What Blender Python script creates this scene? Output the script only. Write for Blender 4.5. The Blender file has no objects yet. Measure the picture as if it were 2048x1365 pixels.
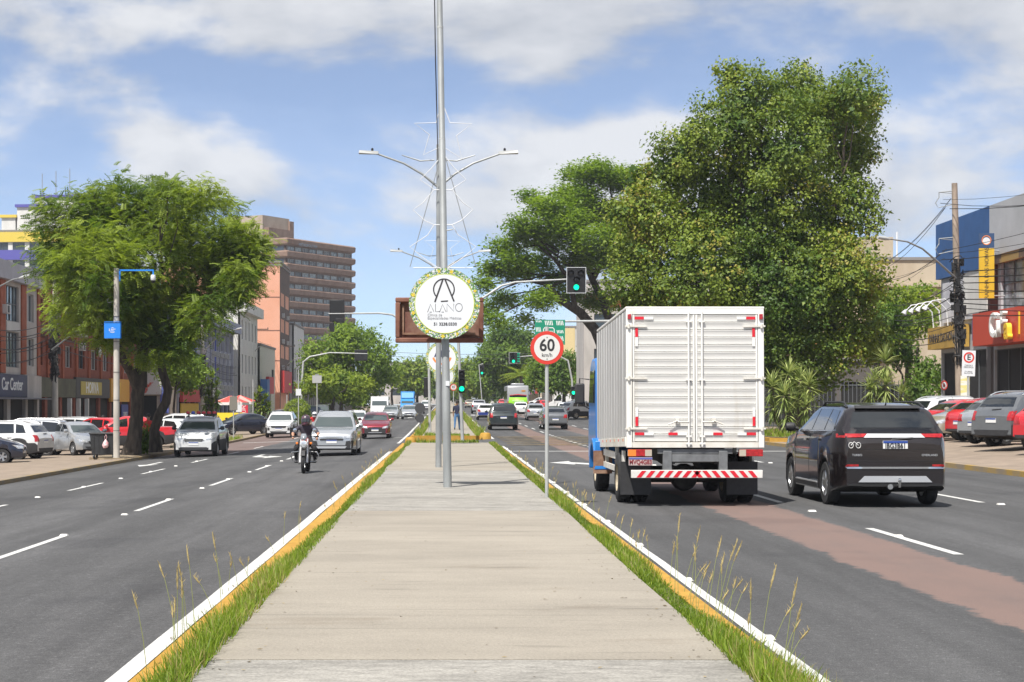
import bpy, bmesh, math, random
import numpy as np
from mathutils import Vector, Matrix
from mathutils.bvhtree import BVHTree
PI = math.pi
R = math.radians
SC = bpy.context.scene
COL = SC.collection
# ---------------------------------------------------------------- camera
F, VX, VY, CZ = 3350.0, 893.0, 810.0, 1.68      # focal length and vanishing point in photo pixels, eye height
cam = bpy.data.cameras.new('camera')
cam.sensor_width = 36.0
cam.lens = F / 2048 * 36
cam.shift_x = (1024 - VX) / 2048
cam.shift_y = (VY - 682.5) / 2048
cam.clip_end = 6000
cam_o = bpy.data.objects.new('camera', cam)
COL.objects.link(cam_o)
cam_o.location = (0, 0, CZ)
cam_o.rotation_euler = (PI / 2, 0, 0)
SC.camera = cam_o
# ---------------------------------------------------------------- sky and sun
SUN = Vector((-0.27, -0.52, 1.0)).normalized()
world = bpy.data.worlds.new('World')
SC.world = world
world.use_nodes = True
wn, wl = world.node_tree.nodes, world.node_tree.links
wn.clear()
def N(t, **k):
    n = wn.new(t)
    for a, v in k.items():
        setattr(n, a, v)
    return n
sky = N('ShaderNodeTexSky', sky_type='NISHITA', sun_disc=False)
sky.sun_elevation = math.asin(SUN.z)
sky.sun_rotation = math.atan2(SUN.x, SUN.y)
sky.altitude = 10
sky.air_density = 0.5
sky.dust_density = 0.4
sky.ozone_density = 1.6
tc = N('ShaderNodeTexCoord')
CLOUD_OFF = (9.2, 0.3, 4.4)
mp = N('ShaderNodeMapping'); mp.inputs['Location'].default_value = CLOUD_OFF; mp.inputs['Scale'].default_value = (1.0, 1.0, 2.1)
wl.new(tc.outputs['Generated'], mp.inputs[0])
up = N('ShaderNodeVectorMath', operation='ADD'); up.inputs[1].default_value = (-0.018, 0.0, 0.05)
wl.new(mp.outputs[0], up.inputs[0])
def cloud_noise(v, sc, det):
    n = N('ShaderNodeTexNoise'); n.inputs['Scale'].default_value = sc; n.inputs['Detail'].default_value = det; n.inputs['Roughness'].default_value = 0.53; n.inputs['Distortion'].default_value = 0.15
    wl.new(v, n.inputs['Vector']); return n.outputs['Fac']
n1 = cloud_noise(mp.outputs[0], 4.9, 9); n2 = cloud_noise(up.outputs[0], 4.9, 5)
rp = N('ShaderNodeValToRGB')                          # where there is cloud
rp.color_ramp.elements[0].position = 0.425; rp.color_ramp.elements[1].position = 0.54; rp.color_ramp.interpolation = 'EASE'
rp.color_ramp.elements[0].color = (0.22, 0.22, 0.22, 1)     # thin veil between the clouds
wl.new(n1, rp.inputs[0])
df = N('ShaderNodeMath', operation='SUBTRACT'); wl.new(n1, df.inputs[0]); wl.new(n2, df.inputs[1])
dm = N('ShaderNodeMath', operation='MULTIPLY_ADD'); dm.inputs[1].default_value = 3.2; dm.inputs[2].default_value = 0.55
wl.new(df.outputs[0], dm.inputs[0])
cr = N('ShaderNodeValToRGB')                          # lit tops, greyer undersides
cr.color_ramp.elements[0].position = 0.25; cr.color_ramp.elements[0].color = (3.15, 3.27, 3.5, 1)
cr.color_ramp.elements[1].position = 0.85; cr.color_ramp.elements[1].color = (4.85, 4.87, 4.92, 1)
wl.new(dm.outputs[0], cr.inputs[0])
mf = N('ShaderNodeMath', operation='MULTIPLY'); mf.inputs[1].default_value = 0.88
wl.new(rp.outputs[0], mf.inputs[0])
mx = N('ShaderNodeMix', data_type='RGBA')
wl.new(mf.outputs[0], mx.inputs['Factor'])
wl.new(sky.outputs[0], mx.inputs['A']); wl.new(cr.outputs[0], mx.inputs['B'])
bg = N('ShaderNodeBackground'); bg.inputs['Strength'].default_value = 0.118
wl.new(mx.outputs['Result'], bg.inputs['Color'])
wo = N('ShaderNodeOutputWorld')
wl.new(bg.outputs[0], wo.inputs[0])
sun = bpy.data.lights.new('sun', 'SUN')
sun.energy = 4.7
sun.angle = R(0.53)
sun.color = (1.0, 0.955, 0.89)
sun_o = bpy.data.objects.new('sun', sun)
COL.objects.link(sun_o)
sun_o.location = (-30, -40, 80)
sun_o.rotation_euler = (-SUN).to_track_quat('-Z', 'Y').to_euler()
SC.view_settings.view_transform = 'Standard'
SC.view_settings.look = 'None'
SC.view_settings.exposure = 0.62
SC.view_settings.gamma = 1.0
SC.render.engine = 'CYCLES'
SC.cycles.max_bounces = 6
SC.cycles.transparent_max_bounces = 6
SC.cycles.use_adaptive_sampling = True
SC.cycles.use_denoising = True

# ---------------------------------------------------------------- helpers
def P(px, py, Y):                      # photo pixel + distance -> point in the world
    return Vector(((px - VX) / F * Y, Y, CZ - (py - VY) / F * Y))
def PX(px, Y):
    return (px - VX) / F * Y
def grade(Y):                          # the avenue climbs gently in the distance
    t = max(0.0, Y - 80.0)
    return 0.0058 * t * t / 60 if t < 30 else 0.0058 * (t - 15)
def zroad(X, Y):
    if X > -1.0:
        return grade(Y)
    return -0.22 - 0.033 * max(0, -X - 2.37) + grade(Y)
def zside(X, Y):
    if X > 0:                          # the right parking strip ramps up from the kerb in front of the shops
        f = max(0.0, min(1.0, (71 - Y) / 6.0))
        return 0.12 + f * max(0.0, min(0.30, 0.07 * (X - 13.6))) + grade(Y)
    return -0.44 - 0.035 * max(0.0, min(11.6, -X - 12.4)) + grade(Y)

MATS = {}
def mat(name, col, rough=0.6, metal=0.0, var=0.0, scale=6.0, coat=0.0, bump=0.0, bscale=40.0, stretch=None, emit=0.0, col2=None, spec=0.5, detail=4.0, lo=0.35, hi=0.65, trans=0.0):
    if name in MATS:
        return MATS[name]
    m = bpy.data.materials.new(name); m.use_nodes = True
    nt = m.node_tree; b = nt.nodes['Principled BSDF']
    c = tuple(col) + (1,) if len(col) == 3 else tuple(col)
    b.inputs['Base Color'].default_value = c
    b.inputs['Roughness'].default_value = rough
    b.inputs['Metallic'].default_value = metal
    b.inputs['Specular IOR Level'].default_value = spec
    b.inputs['Coat Weight'].default_value = coat
    if coat: b.inputs['Coat Roughness'].default_value = 0.05
    if trans:
        b.inputs['Transmission Weight'].default_value = trans
    if emit:
        b.inputs['Emission Color'].default_value = c
        b.inputs['Emission Strength'].default_value = emit
    if var or col2 or bump:
        t = nt.nodes.new('ShaderNodeTexCoord'); mpn = nt.nodes.new('ShaderNodeMapping')
        if stretch: mpn.inputs['Scale'].default_value = stretch
        nt.links.new(t.outputs['Object'], mpn.inputs[0])
        if var or col2:
            n = nt.nodes.new('ShaderNodeTexNoise'); n.inputs['Scale'].default_value = scale; n.inputs['Detail'].default_value = detail; n.inputs['Roughness'].default_value = 0.6
            nt.links.new(mpn.outputs[0], n.inputs['Vector'])
            r = nt.nodes.new('ShaderNodeValToRGB')
            r.color_ramp.elements[0].position = lo; r.color_ramp.elements[1].position = hi
            if col2:
                r.color_ramp.elements[0].color = c; r.color_ramp.elements[1].color = tuple(col2) + (1,)
            else:
                r.color_ramp.elements[0].color = tuple(x * (1 - var) for x in c[:3]) + (1,)
                r.color_ramp.elements[1].color = tuple(min(1, x * (1 + var)) for x in c[:3]) + (1,)
            nt.links.new(n.outputs['Fac'], r.inputs[0]); nt.links.new(r.outputs[0], b.inputs['Base Color'])
        if bump:
            n2 = nt.nodes.new('ShaderNodeTexNoise'); n2.inputs['Scale'].default_value = bscale; n2.inputs['Detail'].default_value = 3
            nt.links.new(mpn.outputs[0], n2.inputs['Vector'])
            bn = nt.nodes.new('ShaderNodeBump'); bn.inputs['Strength'].default_value = bump; bn.inputs['Distance'].default_value = 0.02
            nt.links.new(n2.outputs['Fac'], bn.inputs['Height']); nt.links.new(bn.outputs[0], b.inputs['Normal'])
    MATS[name] = m
    return m

def finish_mesh(me, smooth=40):
    me.validate(verbose=False)
    if smooth:
        me.polygons.foreach_set('use_smooth', [True] * len(me.polygons))
        try:
            me.set_sharp_from_angle(angle=R(smooth))
        except Exception:
            pass
    me.update()

def layered(name, base, layers, rough=0.85, bump=(0.4, 60), spec=0.3, tint=None):
    """base colour times several noise layers: (scale, stretch, detail, p0, v0, p1, v1)"""
    m = bpy.data.materials.new(name); m.use_nodes = True
    nt = m.node_tree; nn = nt.nodes; L = nt.links.new; b = nn['Principled BSDF']; t = nn.new('ShaderNodeTexCoord')
    c = nn.new('ShaderNodeRGB'); c.outputs[0].default_value = tuple(base) + (1,); c = c.outputs[0]
    def nz(sc, st, det):
        q = nn.new('ShaderNodeMapping'); q.inputs['Scale'].default_value = st; L(t.outputs['Object'], q.inputs[0])
        n = nn.new('ShaderNodeTexNoise'); n.inputs['Scale'].default_value = sc; n.inputs['Detail'].default_value = det; n.inputs['Roughness'].default_value = 0.62; L(q.outputs[0], n.inputs['Vector']); return n.outputs['Fac']
    for (sc, st, det, p0, v0, p1, v1) in layers:
        r = nn.new('ShaderNodeValToRGB'); e = r.color_ramp.elements; e[0].position = p0; e[1].position = p1
        e[0].color = (tuple(v0) if hasattr(v0, '__len__') else (v0,) * 3) + (1,); e[1].color = (tuple(v1) if hasattr(v1, '__len__') else (v1,) * 3) + (1,)
        L(nz(sc, st, det), r.inputs[0]); q = nn.new('ShaderNodeMix'); q.data_type = 'RGBA'; q.blend_type = 'MULTIPLY'; q.inputs['Factor'].default_value = 1.0
        L(c, q.inputs['A']); L(r.outputs[0], q.inputs['B']); c = q.outputs['Result']
    L(c, b.inputs['Base Color']); b.inputs['Roughness'].default_value = rough; b.inputs['Specular IOR Level'].default_value = spec
    bn = nn.new('ShaderNodeBump'); bn.inputs['Strength'].default_value = bump[0]; bn.inputs['Distance'].default_value = 0.01
    L(nz(bump[1], (1, 1, 1), 3), bn.inputs['Height']); L(bn.outputs[0], b.inputs['Normal'])
    MATS[name] = m
    return m
class MB:
    def __init__(s, tf=None):
        s.v = []; s.f = []; s.mi = []; s.tf = tf; s.cur = 0
    def add(s, pts, faces):
        b = len(s.v)
        for p in pts:
            p = Vector(p)
            s.v.append(s.tf @ p if s.tf else p)
        for f in faces:
            s.f.append([b + i for i in f]); s.mi.append(s.cur)
        return s
    def box(s, x0, x1, y0, y1, z0, z1):
        return s.add([(x0, y0, z0), (x1, y0, z0), (x1, y1, z0), (x0, y1, z0), (x0, y0, z1), (x1, y0, z1), (x1, y1, z1), (x0, y1, z1)],
                     [(3, 2, 1, 0), (4, 5, 6, 7), (0, 1, 5, 4), (1, 2, 6, 5), (2, 3, 7, 6), (3, 0, 4, 7)])
    def cbox(s, c, d):
        return s.box(c[0] - d[0] / 2, c[0] + d[0] / 2, c[1] - d[1] / 2, c[1] + d[1] / 2, c[2] - d[2] / 2, c[2] + d[2] / 2)
    def poly(s, pts):
        return s.add(pts, [list(range(len(pts)))])
    def prism(s, pts, d):
        n = len(pts); d = Vector(d)
        a = [Vector(p) for p in pts]; b = [p + d for p in a]
        return s.add(a + b, [list(range(n - 1, -1, -1)), list(range(n, 2 * n))] + [(i, (i + 1) % n, n + (i + 1) % n, n + i) for i in range(n)])
    def tube(s, pts, rad, seg=8, cap=True):
        pts = [Vector(p) for p in pts]; n = len(pts)
        if not hasattr(rad, '__len__'): rad = [rad] * n
        vs = []; up = None
        for i, p in enumerate(pts):
            t = (pts[min(i + 1, n - 1)] - pts[max(i - 1, 0)]).normalized()
            if up is None:
                up = Vector((0, 0, 1)) if abs(t.z) < 0.9 else Vector((1, 0, 0))
            a = t.cross(up).normalized(); b = a.cross(t).normalized(); up = b
            for k in range(seg):
                an = 2 * PI * k / seg
                vs.append(p + (a * math.cos(an) + b * math.sin(an)) * rad[i])
        fs = []
        for i in range(n - 1):
            for k in range(seg):
                k2 = (k + 1) % seg
                fs.append((i * seg + k, i * seg + k2, (i + 1) * seg + k2, (i + 1) * seg + k))
        if cap:
            fs.append(list(range(seg - 1, -1, -1))); fs.append([(n - 1) * seg + k for k in range(seg)])
        return s.add(vs, fs)
    def cyl(s, a, b, r0, r1=None, seg=16):
        return s.tube([a, b], [r0, r0 if r1 is None else r1], seg)
    def lathe(s, prof, c, axis='z', seg=24):          # prof: (radius, height) along the axis
        vs = []
        for r, h in prof:
            for k in range(seg):
                a = 2 * PI * k / seg; u, w = r * math.cos(a), r * math.sin(a)
                q = {'z': (u, w, h), 'y': (u, h, w), 'x': (h, u, w)}[axis]
                vs.append((c[0] + q[0], c[1] + q[1], c[2] + q[2]))
        fs = [(i * seg + k, i * seg + (k + 1) % seg, (i + 1) * seg + (k + 1) % seg, (i + 1) * seg + k) for i in range(len(prof) - 1) for k in range(seg)]
        return s.add(vs, fs)
    def mesh(s, name, mats, smooth=40):
        me = bpy.data.meshes.new(name)
        me.from_pydata(s.v, [], s.f)
        for m in (mats if isinstance(mats, (list, tuple)) else [mats]):
            me.materials.append(m)
        if any(s.mi):
            me.polygons.foreach_set('material_index', s.mi)
        finish_mesh(me, smooth)
        return me
    def build(s, name, mats, parent=None, bevel=0, smooth=40, kind=None):
        o = link(name, s.mesh(name, mats, smooth), parent)
        if bevel:
            bv = o.modifiers.new('Bevel', 'BEVEL'); bv.width = bevel; bv.segments = 2; bv.limit_method = 'ANGLE'; bv.angle_limit = R(50)
        if kind: o['kind'] = kind
        return o
def link(name, data, parent=None, loc=None):
    o = bpy.data.objects.new(name, data); COL.objects.link(o)
    if parent: o.parent = parent
    if loc is not None: o.location = loc
    return o
def tag(o, label, cat, group=None):
    o['label'] = label; o['category'] = cat
    if group: o['group'] = group
    return o
def thing(name, label, cat, loc=(0, 0, 0), rz=0.0, group=None):
    o = link(name, None); o.location = loc; o.rotation_euler = (0, 0, rz); o.empty_display_size = 0.3
    return tag(o, label, cat, group)
def copy_tree(o, parent=None):
    c = o.copy(); COL.objects.link(c); c.parent = parent
    for ch in list(o.children): copy_tree(ch, c)
    return c
def text_mesh(name, body, size, m, parent=None, tf=None, ext=0.002, ax='CENTER', squeeze=1.0, bold=0.0, space=1.0):
    cu = bpy.data.curves.new('lettering', 'FONT'); cu.body = body; cu.size = size; cu.extrude = ext
    cu.align_x = ax; cu.align_y = 'CENTER'; cu.offset = bold; cu.space_character = space; cu.resolution_u = 3; cu.space_line = 0.85
    t = bpy.data.objects.new('lettering', cu); COL.objects.link(t)
    dg = bpy.context.evaluated_depsgraph_get()
    me = bpy.data.meshes.new_from_object(t.evaluated_get(dg))
    bpy.data.objects.remove(t); bpy.data.curves.remove(cu)
    me.transform(Matrix.Diagonal((squeeze, 1, 1, 1)))
    me.transform(tf if tf else Matrix())
    me.materials.clear(); me.materials.append(m)
    o = link(name, me, parent)
    return o
FACE_CAM = Matrix.Rotation(PI / 2, 4, 'X')            # lettering that reads from -Y
def TF(loc, rz=0.0):
    return Matrix.Translation(loc) @ Matrix.Rotation(rz, 4, 'Z') @ FACE_CAM
def sheet(name, xs, ys, zf, m, parent=None, kind='structure', smooth=0):
    mb = MB()
    pts = [(x, y, zf(x, y)) for y in ys for x in xs]
    n = len(xs)
    mb.add(pts, [(j * n + i, j * n + i + 1, (j + 1) * n + i + 1, (j + 1) * n + i) for j in range(len(ys) - 1) for i in range(n - 1)])
    o = mb.build(name, m, parent, smooth=smooth)
    if kind: o['kind'] = kind
    return o
def rng(a, b, n):
    return [a + (b - a) * i / n for i in range(n + 1)]
# ================================================================ setting
def asphalt(name, base, strips):
    m = bpy.data.materials.new(name); m.use_nodes = True
    nt = m.node_tree; nn = nt.nodes; L = nt.links.new; b = nn['Principled BSDF']
    t = nn.new('ShaderNodeTexCoord'); geo = t.outputs['Object']
    def noise(scale, detail=4, stretch=None, rough=0.6):
        v = geo
        if stretch:
            q = nn.new('ShaderNodeMapping'); q.inputs['Scale'].default_value = stretch; L(geo, q.inputs[0]); v = q.outputs[0]
        n = nn.new('ShaderNodeTexNoise'); n.inputs['Scale'].default_value = scale; n.inputs['Detail'].default_value = detail; n.inputs['Roughness'].default_value = rough
        L(v, n.inputs['Vector']); return n.outputs['Fac']
    def ramp(f, p0, c0, p1, c1):
        r = nn.new('ShaderNodeValToRGB'); e = r.color_ramp.elements
        e[0].position = p0; e[0].color = tuple(c0) + (1,); e[1].position = p1; e[1].color = tuple(c1) + (1,); L(f, r.inputs[0]); return r.outputs[0]
    def mixc(f, a, c, mode='MIX'):
        q = nn.new('ShaderNodeMix'); q.data_type = 'RGBA'; q.blend_type = mode
        if isinstance(f, float): q.inputs['Factor'].default_value = f
        else: L(f, q.inputs['Factor'])
        L(a, q.inputs['A'])
        if isinstance(c, tuple): q.inputs['B'].default_value = c + (1,)
        else: L(c, q.inputs['B'])
        return q.outputs['Result']
    def mth(op, a, bb):
        q = nn.new('ShaderNodeMath'); q.operation = op
        for i, k in ((0, a), (1, bb)):
            if isinstance(k, (int, float)): q.inputs[i].default_value = k
            else: L(k, q.inputs[i])
        return q.outputs[0]
    c = ramp(noise(0.35, 5, (1, 0.22, 1)), 0.32, [x * 0.80 for x in base], 0.68, [x * 1.20 for x in base])
    c = mixc(1.0, c, ramp(noise(90, 2), 0.3, (0.50,) * 3, 0.7, (1.5,) * 3), 'MULTIPLY')
    c = mixc(1.0, c, ramp(noise(26, 4), 0.56, (0.94,) * 3, 0.72, (1.8,) * 3), 'MULTIPLY')
    c = mixc(1.0, c, ramp(noise(9, 5), 0.3, (0.86,) * 3, 0.7, (1.12,) * 3), 'MULTIPLY')
    c = mixc(1.0, c, ramp(noise(1.1, 4, (1, 0.015, 1)), 0.38, (0.85,) * 3, 0.62, (1.16,) * 3), 'MULTIPLY')
    c = mixc(1.0, c, ramp(noise(0.9, 5), 0.66, (1.0,) * 3, 0.76, (0.78,) * 3), 'MULTIPLY')
    c = mixc(1.0, c, ramp(noise(2.2, 6, (1, 0.12, 1), 0.7), 0.35, (0.88,) * 3, 0.65, (1.1,) * 3), 'MULTIPLY')
    sx = nn.new('ShaderNodeSeparateXYZ'); L(geo, sx.inputs[0])
    xw = mth('ADD', sx.outputs['X'], mth('ADD', mth('MULTIPLY', mth('SUBTRACT', noise(0.7, 6), 0.5), 0.5), mth('MULTIPLY', mth('SUBTRACT', noise(7.0, 5), 0.5), 0.32)))
    for (x0, x1, y0, y1, col, k) in strips:
        def step(v, e, up):
            q = nn.new('ShaderNodeMapRange'); q.interpolation_type = 'SMOOTHSTEP'
            q.inputs['From Min'].default_value = e - 0.05; q.inputs['From Max'].default_value = e + 0.05
            q.inputs['To Min'].default_value = 0 if up else 1; q.inputs['To Max'].default_value = 1 if up else 0
            L(v, q.inputs[0]); return q.outputs[0]
        f = mth('MULTIPLY', step(xw, x0, True), step(xw, x1, False))
        f = mth('MULTIPLY', f, mth('MULTIPLY', step(sx.outputs['Y'], y0, True), step(sx.outputs['Y'], y1, False)))
        f = mth('MULTIPLY', f, ramp(noise(1.3, 7, (1, 0.3, 1), 0.7), 0.3, (k * 0.72,) * 3, 0.55, (k,) * 3))
        c = mixc(f, c, mixc(1.0, ramp(noise(80, 2), 0.3, (0.8,) * 3, 0.7, (1.2,) * 3), col, 'MULTIPLY'))
    # darker patches
    c = mixc(mth('MULTIPLY', ramp(noise(0.23, 3), 0.56, (0,) * 3, 0.62, (1,) * 3), 0.55), c, mixc(1.0, c, (0.72, 0.72, 0.74), 'MULTIPLY'))
    L(c, b.inputs['Base Color'])
    b.inputs['Roughness'].default_value = 0.82; b.inputs['Specular IOR Level'].default_value = 0.35
    bn = nn.new('ShaderNodeBump'); bn.inputs['Strength'].default_value = 0.5; bn.inputs['Distance'].default_value = 0.006
    L(noise(130, 2), bn.inputs['Height']); L(bn.outputs[0], b.inputs['Normal'])
    return m
RED = (0.178, 0.122, 0.104)
m_roadR = asphalt('asphalt_right', (0.076, 0.076, 0.0765), [(4.27, 5.43, -20, 400, RED, 0.95), (7.6, 8.9, 88, 400, RED, 0.7)])
m_roadL = asphalt('asphalt_left', (0.076, 0.0755, 0.076), [(-12.5, -9.2, 72, 122, RED, 0.75)])
m_white = mat('road_paint_white', (0.52, 0.52, 0.50), 0.7, var=0.14, scale=9, bump=0.2)
m_yellow = mat('road_paint_yellow', (0.36, 0.19, 0.02), 0.75, col2=(0.44, 0.25, 0.035), scale=5, bump=0.3)
m_yfaded = mat('road_paint_yellow_faded', (0.24, 0.165, 0.05), 0.8, var=0.35, scale=3, lo=0.4, hi=0.6)
m_conc = layered('median_concrete', (0.290, 0.262, 0.218), [(0.5, (1, 1, 1), 6, .3, .90, .7, 1.08), (1.0, (.5, 1.5, 1), 9, .36, .93, .6, 1.05), (2.4, (.35, 2.4, 1), 8, .60, 1.0, .72, .76), (1.3, (.10, 5.0, 1), 5, .62, 1.0, .67, .84), (.55, (.7, 1.6, 1), 8, .60, 1.0, .70, (.82, .79, .76)), (55, (1, 1, 1), 3, .3, .86, .7, 1.12), (7, (1, 2, 1), 4, .68, 1.0, .75, .72)], .92, (.7, 70))
m_concG = layered('median_concrete_rough', (0.285, 0.272, 0.245), [(0.5, (1, 1, 1), 6, .3, .88, .7, 1.1), (1.4, (.6, 1.4, 1), 10, .35, .86, .62, 1.1), (9, (.6, 1.5, 1), 8, .35, .80, .65, 1.14), (45, (1, 1, 1), 3, .3, .78, .7, 1.2), (3, (1, 1, 1), 6, .62, 1.0, .72, .8)], .95, (1.0, 45))
m_soil = mat('median_soil', (0.12, 0.10, 0.06), 1.0, var=0.4, scale=12)
m_pave = mat('parking_paving', (0.235, 0.185, 0.14), 0.9, var=0.16, scale=1.6, detail=8, bump=0.4, bscale=30)
m_kerbg = mat('kerb_grey', (0.20, 0.17, 0.13), 0.9, col2=(0.26, 0.18, 0.07), scale=1.5)
m_ground = mat('ground_earth', (0.17, 0.15, 0.12), 1.0, var=0.3, scale=0.3)

yl = [-12, 0, 12, 30, 50, 68, 80, 84, 88, 92, 96, 100, 104, 108, 112] + rng(120, 430, 31)
sheet('ground', [-1500, -200, -60, 60, 200, 1500], [-200, -20] + yl + [600, 1200, 3000], lambda x, y: -0.8 + grade(min(y, 430)), m_ground)
roadR = sheet('road', rng(2.02, 13.4, 4), yl, lambda x, y: zroad(x, y), m_roadR)
roadL = sheet('road', rng(-12.4, -1.85, 4), yl, lambda x, y: zroad(x, y), m_roadL)
# asphalt across the openings of the median
for i, (a, b_) in enumerate(((68, 82), (190, 206))):
    sheet('road', [-1.85, -0.6, 0.7, 2.02], rng(a, b_, 5), lambda x, y: (-0.22 + 0.22 * (x + 1.85) / 3.87) + grade(y) - 0.001, m_roadR)
EPS = 0.004
def mark(parent, pts, m=m_white, name='road_marking', lift=EPS):
    mb = MB(); mb.poly([(x, y, zroad(x, y) + lift) for x, y in pts])
    return mb.build(name, m, parent, smooth=0)
def strip_mark(parent, x0, x1, y0, y1, m=m_white, name='lane_line', jit=0.0):
    ys = [y0] + [y for y in yl if y0 < y < y1] + [y1]
    if jit: ys = rng(y0, y1, int((y1 - y0) / 1.5))
    rr = random.Random(int(y0 * 7 + x0 * 13))
    mb = MB(); pts = []
    for y in ys:
        a = rr.uniform(-jit, jit)
        pts += [(x0 + a, y, zroad(x0, y) + EPS), (x1 + a + rr.uniform(-jit, jit), y, zroad(x1, y) + EPS)]
    mb.add(pts, [(2 * i, 2 * i + 1, 2 * i + 3, 2 * i + 2) for i in range(len(ys) - 1)])
    return mb.build(name, m, parent, smooth=0)
for k in range(0, 26):
    y = 8.76 + 10 * k
    if not (58 < y < 90):
        for x in (5.74, 9.2):
            strip_mark(roadR, x - 0.06, x + 0.06, y, y + 4, name='lane_dash')
    y = 21.74 + 10 * (k - 1)
    if y > 6 and not (86 < y < 97):
        for x, dy in ((-5.88, 0), (-9.37, -0.2)):
            strip_mark(roadL, x - 0.06, x + 0.06, y + dy, y + dy + 4.1, name='lane_dash')
for k in range(12):                                   # guide dots through the junction
    strip_mark(roadR, 5.62, 5.78, 66 + 2.6 * k, 67.2 + 2.6 * k, name='lane_dash')
strip_mark(roadR, 2.225, 2.325, -8, 68, name='edge_line', jit=0.005)
strip_mark(roadL, -2.345, -2.19, -8, 68, name='edge_line', jit=0.005)
for a, b_ in ((82.3, 190), (206.3, 420)):
    strip_mark(roadR, 2.22, 2.36, a, b_, name='edge_line', jit=0.01); strip_mark(roadL, -2.45, -2.30, a, b_, name='edge_line', jit=0.01)
strip_mark(roadR, 2.4, 13.2, 60.3, 60.75, name='stop_line')
strip_mark(roadL, -11.6, -2.5, 95.4, 95.9, name='stop_line')
for k in range(9):                                    # zebra crossings beyond the junction
    strip_mark(roadR, 2.7 + 1.15 * k, 3.2 + 1.15 * k, 184, 188.5, name='crossing_bar')
    strip_mark(roadL, -3.2 - 1.1 * k, -2.7 - 1.1 * k, 184, 188.5, name='crossing_bar')
strip_mark(roadR, 2.4, 13.2, 180.5, 181, name='stop_line'); strip_mark(roadL, -11.6, -2.5, 191, 191.5, name='stop_line')
def arrow(parent, x, y, d, turn, s=1.0):              # d=+1 points away from the camera
    st = [(-0.08, 0), (0.08, 0), (0.08, 2.6), (-0.08, 2.6)]
    mark(parent, [(x + a * s, y + d * b_ * s) for a, b_ in (st if d > 0 else st[::-1])], name='lane_arrow')
    if turn == 0:
        h = [(-0.35, 2.6), (0.35, 2.6), (0, 4.2)]
    else:
        h = [(-0.08 * turn, 1.4), (0.42 * turn, 2.5), (0.42 * turn, 1.9), (0.95 * turn, 3.1), (0.42 * turn, 4.2), (0.42 * turn, 3.4), (-0.08 * turn, 2.6)]
    mark(parent, [(x + a * s, y + d * b_ * s) for a, b_ in h], name='lane_arrow', lift=0.007)
arrow(roadR, 4.15, 44.5, 1, -1, 1.25)
arrow(roadR, 7.4, 46, 1, 0)
arrow(roadL, -7.6, 69.5, -1, 1, 1.25)
arrow(roadL, -10.8, 63.5, -1, 0, 1.1)
for i in range(-3, 8):                                # yellow box junction
    for sg in (1, -1):
        xa = 2.6; ya = 69 + 3.2 * i + (0 if sg > 0 else 10); L_ = 10.4
        pts = [(xa, ya), (xa + L_, ya + sg * L_ * 0.9)]
        lo, hi = 69.0, 87.0
        (x1, y1), (x2, y2) = pts
        def clip(x1, y1, x2, y2):
            t0, t1 = 0.0, 1.0
            dy = y2 - y1
            for e, s_ in ((lo, 1), (hi, -1)):
                a = s_ * (y1 - e); b_ = s_ * (y2 - e)
                if a < 0 and b_ < 0: return None
                if a < 0: t0 = max(t0, a / (a - b_))
                if b_ < 0: t1 = min(t1, a / (a - b_))
            if t1 - t0 < 0.05: return None
            return (x1 + (x2 - x1) * t0, y1 + dy * t0, x1 + (x2 - x1) * t1, y1 + dy * t1)
        c = clip(x1, y1, x2, y2)
        if c:
            mark(roadR, [(c[0], c[1] - 0.13), (c[2], c[3] - 0.13), (c[2], c[3] + 0.13), (c[0], c[1] + 0.13)], m_yfaded, 'junction_hatch', 0.005 + 0.0008 * (i + 3) + (0.008 if sg > 0 else 0))
for y in (69, 87):
    mark(roadR, [(2.5, y - 0.14), (13.1, y - 0.14), (13.1, y + 0.14), (2.5, y + 0.14)], m_yfaded, 'junction_hatch', 0.022)
# raised white studs
stud = MB(); stud.add([(-.06, -.06, 0), (.06, -.06, 0), (.06, .06, 0), (-.06, .06, 0), (-.045, -.04, .024), (.045, -.04, .024), (.045, .04, .024), (-.045, .04, .024)], [(4, 5, 6, 7), (0, 1, 5, 4), (1, 2, 6, 5), (2, 3, 7, 6), (3, 0, 4, 7)])
stud_me = stud.mesh('road_stud', mat('stud_white', (0.6, 0.59, 0.55), 0.5), 0)
for k in range(14):
    for x, y, rd in ((5.74, 21.3 + 5 * k, roadR), (9.3, 18.1 + 5 * k, roadR), (-5.88, 20.9 + 4.85 * k, roadL), (-9.37, 28.6 + 4.9 * k, roadL), (-2.27, 9.6 + 3.9 * k, roadL), (2.29, 12 + 4 * k, roadR)):
        if y < 66: link('road_stud', stud_me, rd, (x, y, zroad(x, y) + EPS))

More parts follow.
